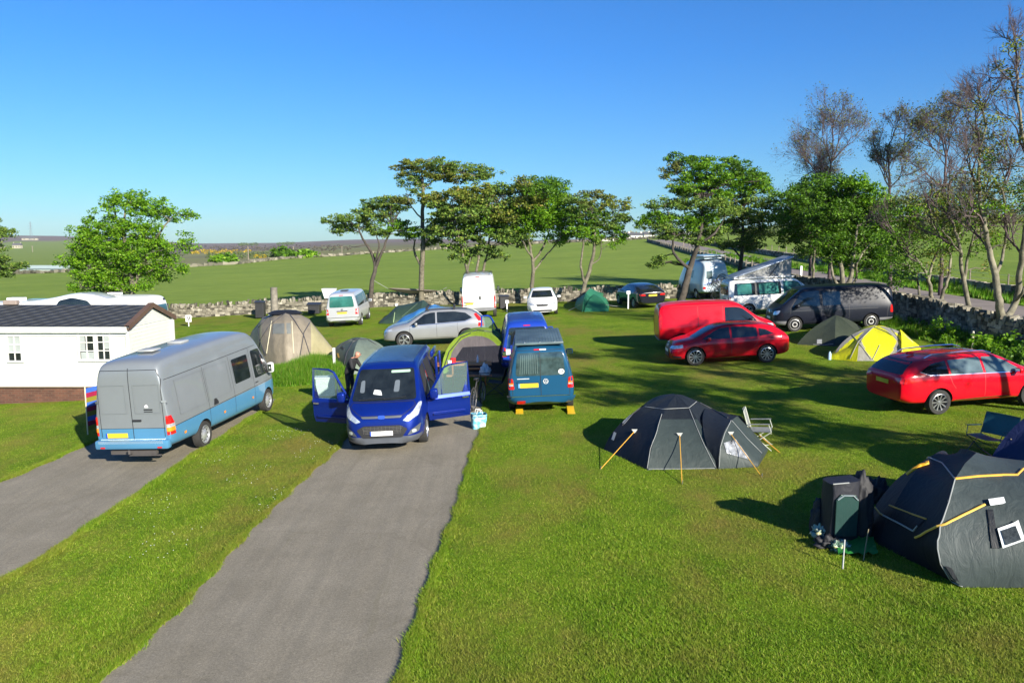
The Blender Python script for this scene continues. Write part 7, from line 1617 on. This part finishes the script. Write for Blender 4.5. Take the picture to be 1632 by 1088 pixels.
# carrier bag on the driveway
m = bpy.data.materials.new('bag_print'); nt, b, o_ = nodes(m); nt.links.new(ramp(nt, noise(nt, 7, 3, .5, coords(nt)), [(.40, (.12, .42, .58)), (.52, (.30, .58, .66)), (.60, (.60, .70, .68))]), b.inputs['Base Color']); b.inputs['Roughness'].default_value = .35; bump(nt, b, noise(nt, 9, 3, .5, coords(nt)), .6, .05)
p = gp(763, 682); bg_ = empty('carrier_bag', p, .3, 'pale turquoise shopping bag standing on the driveway edge by the open door', 'bag')
mb = MB(); rows_ = 7; pts = 16
for r_ in range(rows_):
    for k in range(pts):
        a_ = 2 * PI * k / pts; z = .40 * r_ / (rows_ - 1); sx, sy = .18 + .03 * r_ / rows_, .11 + .012 * r_; q = abs(math.cos(a_)) ** .5; q2 = abs(math.sin(a_)) ** .5
        mb.v.append((math.copysign(q, math.cos(a_)) * sx + random.uniform(-.012, .012), math.copysign(q2, math.sin(a_)) * sy + random.uniform(-.012, .012), z + (random.uniform(-.02, .02) if r_ == rows_ - 1 else 0)))
for r_ in range(rows_ - 1):
    for k in range(pts): k2 = (k + 1) % pts; mb.f.append([r_ * pts + k, r_ * pts + k2, (r_ + 1) * pts + k2, (r_ + 1) * pts + k]); mb.m.append(0)
mb.f.append(list(range(pts))[::-1]); mb.m.append(0); mb.f.append([(rows_ - 2) * pts + k for k in range(pts)]); mb.m.append(0)
mb.build('bag_body', m, bg_, True)
for y in (-.1, .1): MB().tube([(-.08, y, .40), (-.06, y * .9, .50), (.06, y * .9, .50), (.08, y, .40)], .01, 5).build('handle', WHITE, bg_)
# picnic table with things on it
p = gp(748, 613); tb_ = empty('picnic_table', p, .05, 'reddish wooden picnic table between the two blue vans', 'table'); WT = M('red_wood', (.50, .19, .07), .7, var=.2, vs=6)
mb = MB()
for k in range(5): mb.box((0, -.32 + k * .16, .74), (1.5, .15, .035))
mb.build('table_top', WT, tb_)
for y in (-.72, .72):
    mb = MB(); [mb.box((0, y + d_, .44), (1.5, .13, .035)) for d_ in (-.07, .07)]; mb.build('bench', WT, tb_)
for x in (-.55, .55):
    for sd in (-1, 1): MB().box((x, sd * .38, .37), (.05, .09, .84), rot=Matrix.Rotation(sd * -.42, 3, 'X')).build('leg', WT, tb_)
def on_table(dx, dy, prof, mat, name, label, cat): q = p + Vector((dx, dy, .76)); return tag(MB().lathe(prof, 12).build(name, mat, None, True, loc=tuple(q)), label, cat)
on_table(.28, .1, [(.001, 0), (.035, 0), (.035, .16), (.015, .2), (.015, .25), (.001, .25)], WHITE, 'bottle', 'small white bottle standing on the reddish picnic table', 'bottle')
on_table(-.55, .0, [(.001, 0), (.09, 0), (.10, .16), (.001, .18)], M('red_plastic', (.6, .02, .02), .4), 'food_tub', 'red plastic tub at the left end of the picnic table', 'tub')
on_table(-.66, -.15, [(.001, 0), (.07, 0), (.08, .10), (.001, .11)], WHITE, 'bowl', 'white bowl beside the red tub on the picnic table', 'bowl')
bb = heap('plastic_bag', 773, 618, (.34, .22, .36), M('bag_white', (.72, .72, .70), .4), 'white plastic bag hanging at the right end of the picnic table', 'bag', 9, 0, .35, .42)
# bicycles
def bike(label, x, y, yaw, col, z=0, lean=0, sc=1.0):
    r = empty('bicycle', (x, y, G(x, y) + z), yaw, label, 'bicycle', 'bicycles'); r.rotation_euler = (lean, 0, yaw); r.scale = (sc,) * 3
    for cx in (-.52, .52):
        mb = MB(); mb.tube([(cx + .33 * math.cos(a * PI / 14), 0, .34 + .33 * math.sin(a * PI / 14)) for a in range(29)], .02, 6, cap=False); w_ = mb.build('wheel', TYRE, r, True)
        mb = MB(); [mb.tube([(cx, 0, .34), (cx + .32 * math.cos(a * PI / 7), 0, .34 + .32 * math.sin(a * PI / 7))], .003, 3, cap=False) for a in range(14)]; mb.tube([(cx + .31 * math.cos(a * PI / 12), 0, .34 + .31 * math.sin(a * PI / 12)) for a in range(25)], .010, 4, cap=False); mb.build('rim', STEEL, w_)
    mb = MB()
    for a, b_ in (((-.52, .34), (-.08, .30)), ((-.52, .34), (-.18, .78)), ((-.08, .30), (-.18, .82)), ((-.08, .30), (.36, .74)), ((-.17, .76), (.34, .82)), ((.33, .86), (.52, .34))): mb.tube([(a[0], 0, a[1]), (b_[0], 0, b_[1])], .017, 6)
    mb.build('frame', col, r); MB().tube([(.33, 0, .86), (.32, 0, .96), (.34, -.26, .98)], .012, 5).tube([(.32, 0, .96), (.34, .26, .98)], .012, 5).build('handlebar', BLACK, r)
    s_ = MB().box((-.2, 0, .88), (.24, .12, .05)).build('saddle', BLACK, r, True, bevel=.02); MB().tube([(-.08, -.09, .30), (-.02, -.12, .2)], .01, 5).tube([(-.08, .09, .30), (-.14, .12, .4)], .01, 5).build('pedal', BLACK, r); return r
p = gp(762, 648); bike('dark bicycle standing beside the picnic table', p.x, p.y, 1.35, BLACK)
BP = M('bike_grey', (.05, .05, .06), .4)
cr = COACH.root; cm_ = cr.matrix_basis
for k, (lz, dx_) in enumerate(((.55, -.18), (.70, -.38))):
    q = cm_ @ Vector((-2.3 + dx_, -.35, lz)); r = bike(('nearer' if k else 'inner') + ' bicycle hung on the back of the rounded motorhome', q.x, q.y, cr.rotation_euler.z + PI / 2, BP, lz); r.location.z = q.z; r.rotation_euler = (0, -PI / 2 * .0 + 1.25, cr.rotation_euler.z + PI / 2)
# ------------------------------------------------------------ person
def person(x, y, yaw):
    r = Vector((x, y, G(x, y)))
    V_ = {'pel': (0, 0, .92), 'sp': (.04, 0, 1.10), 'ch': (.15, 0, 1.30), 'nk': (.24, 0, 1.42), 'hd0': (.28, 0, 1.46), 'hd': (.33, 0, 1.54), 'hdt': (.36, 0, 1.61),
          'sl': (.16, .17, 1.36), 'el': (.26, .27, 1.12), 'wl': (.45, .22, 1.02), 'hl': (.53, .21, 1.01), 'sr': (.16, -.17, 1.36), 'er': (.28, -.26, 1.12), 'wr': (.48, -.20, 1.06), 'hr': (.56, -.19, 1.06),
          'hpl': (0, .10, .88), 'kl': (.05, .12, .50), 'al': (-.02, .12, .10), 'fl': (.16, .14, .04), 'hpr': (0, -.10, .88), 'kr': (.03, -.12, .50), 'ar': (-.05, -.12, .10), 'fr': (.13, -.14, .04)}
    R = {'pel': .15, 'sp': .15, 'ch': .17, 'nk': .065, 'hd0': .075, 'hd': .10, 'hdt': .085, 'sl': .075, 'el': .05, 'wl': .032, 'hl': .035, 'sr': .075, 'er': .05, 'wr': .032, 'hr': .035, 'hpl': .10, 'kl': .065, 'al': .045, 'fl': .04, 'hpr': .10, 'kr': .065, 'ar': .045, 'fr': .04}
    E = [('pel', 'sp'), ('sp', 'ch'), ('ch', 'nk'), ('nk', 'hd0'), ('hd0', 'hd'), ('hd', 'hdt'), ('ch', 'sl'), ('sl', 'el'), ('el', 'wl'), ('wl', 'hl'), ('ch', 'sr'), ('sr', 'er'), ('er', 'wr'), ('wr', 'hr'), ('pel', 'hpl'), ('hpl', 'kl'), ('kl', 'al'), ('al', 'fl'), ('pel', 'hpr'), ('hpr', 'kr'), ('kr', 'ar'), ('ar', 'fr')]
    V_ = dict(V_); 
    for side, hy in (('l', 1), ('r', -1)):
        hx, hyy, hz = V_['h' + side]
        for i, (dy, L) in enumerate(((-.03, .07), (-.01, .08), (.01, .078), (.03, .06))):
            a_, b_ = 'f%s%d' % (side, i), 'g%s%d' % (side, i); V_[a_] = (hx + .04, hyy + dy, hz); V_[b_] = (hx + .04 + L, hyy + dy * 1.1, hz - .02); R[a_] = .010; R[b_] = .008; E += [('h' + side, a_), (a_, b_)]
        a_ = 't' + side; V_[a_] = (hx + .03, hyy - hy * .06, hz + .02); R[a_] = .010; E.append(('h' + side, a_))
    ks = list(V_); me = bpy.data.meshes.new('tmp'); me.from_pydata([V_[k] for k in ks], [(ks.index(a), ks.index(b_)) for a, b_ in E], []); o = bpy.data.objects.new('tmp', me); COL.objects.link(o)
    md = o.modifiers.new('k', 'SKIN')
    for i, k in enumerate(ks): me.skin_vertices[0].data[i].radius = (R[k], R[k]); me.skin_vertices[0].data[i].use_root = (k == 'pel')
    md = o.modifiers.new('s', 'SUBSURF'); md.levels = md.render_levels = 2
    dg = bpy.context.evaluated_depsgraph_get(); m2 = bpy.data.meshes.new_from_object(o.evaluated_get(dg)); bpy.data.objects.remove(o)
    m2.materials.clear()
    for mt in (M('skin', (.50, .24, .16), .5), M('black_jacket', (.012, .012, .015), .8), M('dark_trousers', (.02, .022, .03), .8)): m2.materials.append(mt)
    for p_ in m2.polygons: c = p_.center; p_.material_index = 0 if (c.z > 1.43 and c.x > .17) or (c.x > .47 and c.z > .9) else (1 if c.z > .90 or c.x > .3 else 2)
    m2.shade_smooth(); b_ = bpy.data.objects.new('person', m2); link(b_); b_.location = r; b_.rotation_euler = (0, 0, yaw)
    tag(b_, 'bald person in black bending forward beside the open-doored blue van', 'person')
    mb = MB()
    for sd in (-1, 1): mb.lathe([(.001, 0), (.012, .004), (.014, .012), (.001, .02)], 8, mat=Matrix.Translation((.425, sd * .035, 1.56)) @ Matrix.Rotation(PI / 2, 4, 'Y'))
    mb.build('eyes', BLACK, b_); MB().add([(.43, -.015, 1.55), (.43, .015, 1.55), (.46, 0, 1.515), (.42, 0, 1.51)], [(0, 1, 2), (0, 2, 3), (1, 3, 2)]).build('nose', _M['skin'], b_)
    for sd in (-1, 1): MB().box((.33, sd * .10, 1.54), (.035, .02, .06)).build('ear', _M['skin'], b_, True, bevel=.008)
pp = gp(560, 640); person(pp.x - .05, pp.y, math.radians(-20))

# ------------------------------------------------------------ posts, bins, markers, signs
def post(px, py, h, w_, mat, label, cat='post', name='marker_post', group='site marker posts', head=None):
    p = gp(px, py); r = empty(name, p, 0, label, cat, group); MB().box((0, 0, h / 2), (w_, w_, h)).build('post', mat, r, bevel=.01)
    if head: MB().box((0, -.01, h + head[1] / 2 - .02), (head[0], .03, head[1])).build('head', WHITE, r, bevel=.01)
    return r
r = post(301, 520, .30, .05, WHITE, 'small white pitch sign numbered 9 on the lawn right of the mobile home', 'sign', 'pitch_sign', head=(.36, .42)); letters(r, '9', .48, (0, -.032, .47), (PI / 2, 0, 0), BLACK)
post(533, 588, .85, .09, WHITE, 'white square post sticking up from the long grass by the sage dome tent')
post(632, 498, .45, .06, WHITE, 'short pale post in the lawn left of the dark green tent', head=(.18, .16)); post(808, 497, .55, .07, WHITE, 'short white marker post between the white van and the white family car', head=(.2, .2))
post(1001, 492, .9, .07, WHITE, 'white hookup post in the tree shade left of the black car', head=(.22, .2)); post(1549, 560, .75, .06, M('pale_wood', (.5, .45, .38), .7), 'slim pale post in the weeds behind the red estate')
r = post(505, 530, .01, .01, WHITE, '', name='x'); 
for ch in list(r.children): bpy.data.objects.remove(ch)
bpy.data.objects.remove(r)
# concrete pillar, bins, bucket
p = gp(438, 507); r = empty('gate_pillar', p, 0, 'tall weathered round pillar in front of the stone wall', 'pillar'); MB().lathe([(.24, -.1), (.235, .8), (.22, 1.95), (.24, 2.0), (.001, 2.02)], 14).build('pillar_shaft', M('weathered_grey', (.19, .17, .14), .9, var=.35, vs=4, bmp=.5), r, True)
MB().box((-.1, -.34, .16), (.34, .22, .32)).build('meter_box', WHITE, r, bevel=.02)
BIN = M('bin_black', (.02, .02, .022), .5)
for px, py, h, w_, lab in ((415, 507, 1.05, .62, 'black wheeled bin against the stone wall left of the round pillar'), (501, 500, .65, .85, 'low black bin by the wall between the pillar and the silver van'), (803, 492, .80, .62, 'black bin by the wall between the white van and the white family car')):
    p = gp(px, py); r = empty('wheelie_bin', p, .1, lab, 'bin', 'black bins along the wall'); MB().prism([(-w_ / 2 * .85, -w_ / 2 * .85), (w_ / 2 * .85, -w_ / 2 * .85), (w_ / 2, w_ / 2), (-w_ / 2, w_ / 2)], .04, h).build('bin_body', BIN, r, bevel=.02)
    MB().box((0, 0, h + .03), (w_ * 1.08, w_ * 1.02, .06), rot=Matrix.Rotation(.1, 3, 'X')).build('lid', BIN, r, bevel=.02); MB().tube([(-w_ / 2, w_ / 2, .09), (w_ / 2, w_ / 2, .09)], .09, 10).build('wheels', BIN, r)
p = gp(526, 508); r = empty('litter_hopper', p, 0, 'white square tub raised on a post, left of the silver van roof', 'tub'); MB().prism([(-.28, -.22), (.28, -.22), (.28, .22), (-.28, .22)], 1.35, 1.36).build('hopper_base', WHITE, r)
mb = MB(); mb.add([(-.27, -.2, 1.3), (.27, -.2, 1.3), (.27, .2, 1.3), (-.27, .2, 1.3), (-.42, -.3, 1.9), (.42, -.3, 1.9), (.42, .3, 1.9), (-.42, .3, 1.9)], [(0, 1, 5, 4), (1, 2, 6, 5), (2, 3, 7, 6), (3, 0, 4, 7), (4, 5, 6, 7)]); mb.build('hopper', WHITE, r); MB().box((0, 0, .66), (.08, .08, 1.32)).build('post', WOOD, r)
# striped windbreak behind the grey van
a, b_ = gp(140, 692), gp(205, 668); d = (b_ - a); L_ = d.length; r = empty('windbreak', a, math.atan2(d.y, d.x), 'windbreak striped blue, crimson and olive beside the grey and blue van', 'windbreak'); cols = [M('wb_blue', (.04, .13, .5), .7), M('wb_crimson', (.3, .01, .05), .7), M('wb_olive', (.22, .20, .02), .7)]
for st_ in range(3): MB().tube([(L_ * st_ / 2, 0, -.1), (L_ * st_ / 2, 0, 1.42)], .018, 6).build('stake', M('pale_stake', (.6, .5, .35), .6), r)
for k in range(9): MB().box((L_ / 2, 0, .10 + k * .135 + .067), (L_, .012, .133)).build('cloth_stripe', cols[(2 - k) % 3 if k % 3 != 9 else 0], r)
# white crates by the open door
p = gp(519, 630); r = empty('plastic_crate', p, .2, 'white plastic crate in the long grass behind the open left door', 'crate'); MB().box((0, 0, .30), (.62, .4, .60)).build('crate_body', WHITE, r, bevel=.02); MB().box((0, 0, .62), (.68, .44, .05)).build('lid', WHITE, r, bevel=.01)
# wood stack
rr = random.Random(5); WL = island('split_wood', [(0, (.16, .10, .06)), (.5, (.30, .20, .12)), (1, (.42, .30, .2))], .9)
p = gp(1275, 462); mb = MB()
for r_ in range(5):
    for k in range(3):
        z = .1 + r_ * .17; x = rr.uniform(-.3, .3); mb.tube([(x - 1.5 + r_ * .15, -.4 + k * .35, z), (x + rr.uniform(.6, 1.6) - r_ * .1, -.4 + k * .35, z + rr.uniform(-.03, .03))], .09, 7)
o = mb.build('log_pile', WL, None, loc=tuple(p)); tag(o, 'stack of cut logs by the lane beyond the pop-top camper', 'log pile')
for px, lab in ((1276, 'white gate post by the log pile'), ): 
    q = gp(px, 446); tag(MB().box((0, 0, .55), (.16, .16, 1.1)).build('gate_post', WHITE, None, loc=tuple(q), bevel=.02), lab, 'post')
# sign board at the head of the lane
q = hit(1094, 396); s_ = pxm(q.y); r = empty('notice_board', q, 0, 'pale notice board on two legs at the head of the lane', 'sign'); u = 1 / s_
MB().box((0, 0, 18 * u), (13 * u, .1, 9 * u)).build('board', M('board_grey', (.42, .45, .44), .6), r)
for sd in (-1, 1): MB().box((sd * 4.5 * u, 0, 7 * u), (1.4 * u, .15, 14 * u)).build('leg', WOOD, r)
# cottages
def cottage(px, py, wpx, hpx, label, chim=2, y0=215, wallm=None, roofm=None, name='cottage', wins=3, rz=0, rh=.5):
    q = hit(px, py, y0); s_ = pxm(q.y); w_, h = wpx / s_, hpx / s_; d_ = min(w_ * .5, 7); r = empty(name, q, rz, label, 'house' if name == 'cottage' else name.replace('_', ' '), 'farm buildings'); wm = wallm or M('harled_white', (.62, .60, .54), .8); rm = roofm or M('grey_slate', (.09, .09, .095), .6)
    MB().box((0, 0, h * .25), (w_, d_, h * 1.5)).build('wall', wm, r); mb = MB(); e = h * 1.0; t_ = e + h * rh * 1.4
    mb.add([(-w_ / 2 - .2, -d_ / 2 - .3, e), (w_ / 2 + .2, -d_ / 2 - .3, e), (w_ / 2 + .2, 0, t_), (-w_ / 2 - .2, 0, t_), (-w_ / 2 - .2, d_ / 2 + .3, e), (w_ / 2 + .2, d_ / 2 + .3, e)], [(0, 1, 2, 3), (3, 2, 5, 4), (1, 5, 2), (0, 3, 4), (0, 4, 5, 1)]); ro = mb.build('roof', rm, r)
    for k in range(chim): MB().box(((-.5 + k) * w_ * .86 if chim > 1 else 0, 0, t_ + .1), (w_ * .05 + .3, .6, h * .4)).build('chimney', wm, ro)
    for k in range(wins): MB().box((w_ * ((k + .5) / wins - .5), -d_ / 2 - .02, h * .55), (w_ * .07, .06, h * .35)).build('window', GLASS, r)
    return r
cottage(1012, 381, 22, 6, 'white cottage among gorse at the top of the pasture'); cottage(1034, 380, 16, 6, 'second white cottage right of the first, nearer the farm bushes', 1); cottage(960, 384, 34, 4, 'long low white building behind the thin golden tree', 0, wins=4)
cottage(28, 396, 13, 5, 'pale stone farmhouse on the far green hillside, left', 2, 160, M('pale_stone_wall', (.34, .31, .23), .9)); cottage(48, 383, 24, 3, 'long sunlit cottage under the moor ridge near the pylon', 0, 160, _M['pale_stone_wall']); cottage(2, 397, 12, 4, 'low stone house at the left edge of the hillside', 0, 160, _M['pale_stone_wall'])
cottage(76, 434, 68, 6, 'long pale green farm shed beyond the left end of the far wall', 0, 160, M('shed_green', (.28, .36, .32), .7), M('shed_roof', (.36, .44, .40), .6), 'farm_shed', 2, rh=.6)
# telegraph poles and pylon
for px, py, hpx, lab in ((396, 417, 24, 'tall telegraph pole among the gorse'), (468, 411, 18, 'telegraph pole between the two far bushes'), (545, 405, 12, 'small telegraph pole left of the windswept row'), (52, 402, 10, 'thin pole on the far green hillside below the pylon')):
    q = hit(px, py); s_ = pxm(q.y); r = empty('telegraph_pole', q, 0, lab, 'pole', 'telegraph poles'); MB().tube([(0, 0, 0), (0, 0, hpx / s_)], max(.12, .45 / s_), 6).build('pole', WOOD, r); MB().box((0, 0, hpx / s_ * .93), (3.4 / s_, .15, .5 / s_)).build('cross_arm', WOOD, r)
q = hit(50, 383); s_ = pxm(q.y); u = 1 / s_; r = empty('pylon', q, 0, 'grey lattice electricity pylon on the moor skyline at the left', 'pylon'); PG = M('pylon_grey', (.12, .14, .16), .6); mb = MB(); H_ = 29 * u
for sx in (-1, 1):
    for sy in (-1, 1): mb.tube([(sx * 2.6 * u, sy * 2.6 * u, 0), (sx * .8 * u, sy * .8 * u, H_ * .55), (sx * .3 * u, sy * .3 * u, H_)], .14 * u, 4)
for k in range(9):
    z0, z1 = H_ * k / 9, H_ * (k + 1) / 9; w0, w1 = np.interp([z0, z1], [0, H_ * .55, H_], [2.6 * u, .8 * u, .3 * u])
    for sy in (-1, 1): mb.tube([(-w0, sy * w0, z0), (w1, sy * w1, z1)], .07 * u, 3); mb.tube([(w0, sy * w0, z0), (-w1, sy * w1, z1)], .07 * u, 3)
mb.build('lattice_tower', PG, r)
for k, w_ in ((.62, 4.2), (.75, 4.8), (.88, 3.6)): MB().tube([(-w_ * u, 0, H_ * k), (0, 0, H_ * k + u * .8), (w_ * u, 0, H_ * k)], .12 * u, 4).build('cross_arm', PG, r)

# ------------------------------------------------------------ air
hm = bpy.data.materials.new('haze'); hm.use_nodes = True; nt = hm.node_tree; nt.nodes.clear()
o_ = nt.nodes.new('ShaderNodeOutputMaterial'); pv = nt.nodes.new('ShaderNodeVolumePrincipled'); pv.inputs['Density'].default_value = .00006; pv.inputs['Color'].default_value = (.82, .9, 1, 1)
nt.links.new(pv.outputs[0], o_.inputs['Volume'])
zs = [v[2] for v in V] if isinstance(V, list) and len(V) and not isinstance(V[0], str) and hasattr(V[0], '__len__') else [0]
me_ = gr.data; lo = min(v.co.z for v in me_.vertices) - 1; hi_ = max(max(v.co.z for v in me_.vertices), 20) + 6
mb = MB(); mb.box((0, 2600, (lo + hi_) / 2), (17000, 5600, hi_ - lo)); tag(mb.build('haze', hm), 'faint pale haze in the air over the far fields', 'haze', kind='stuff')
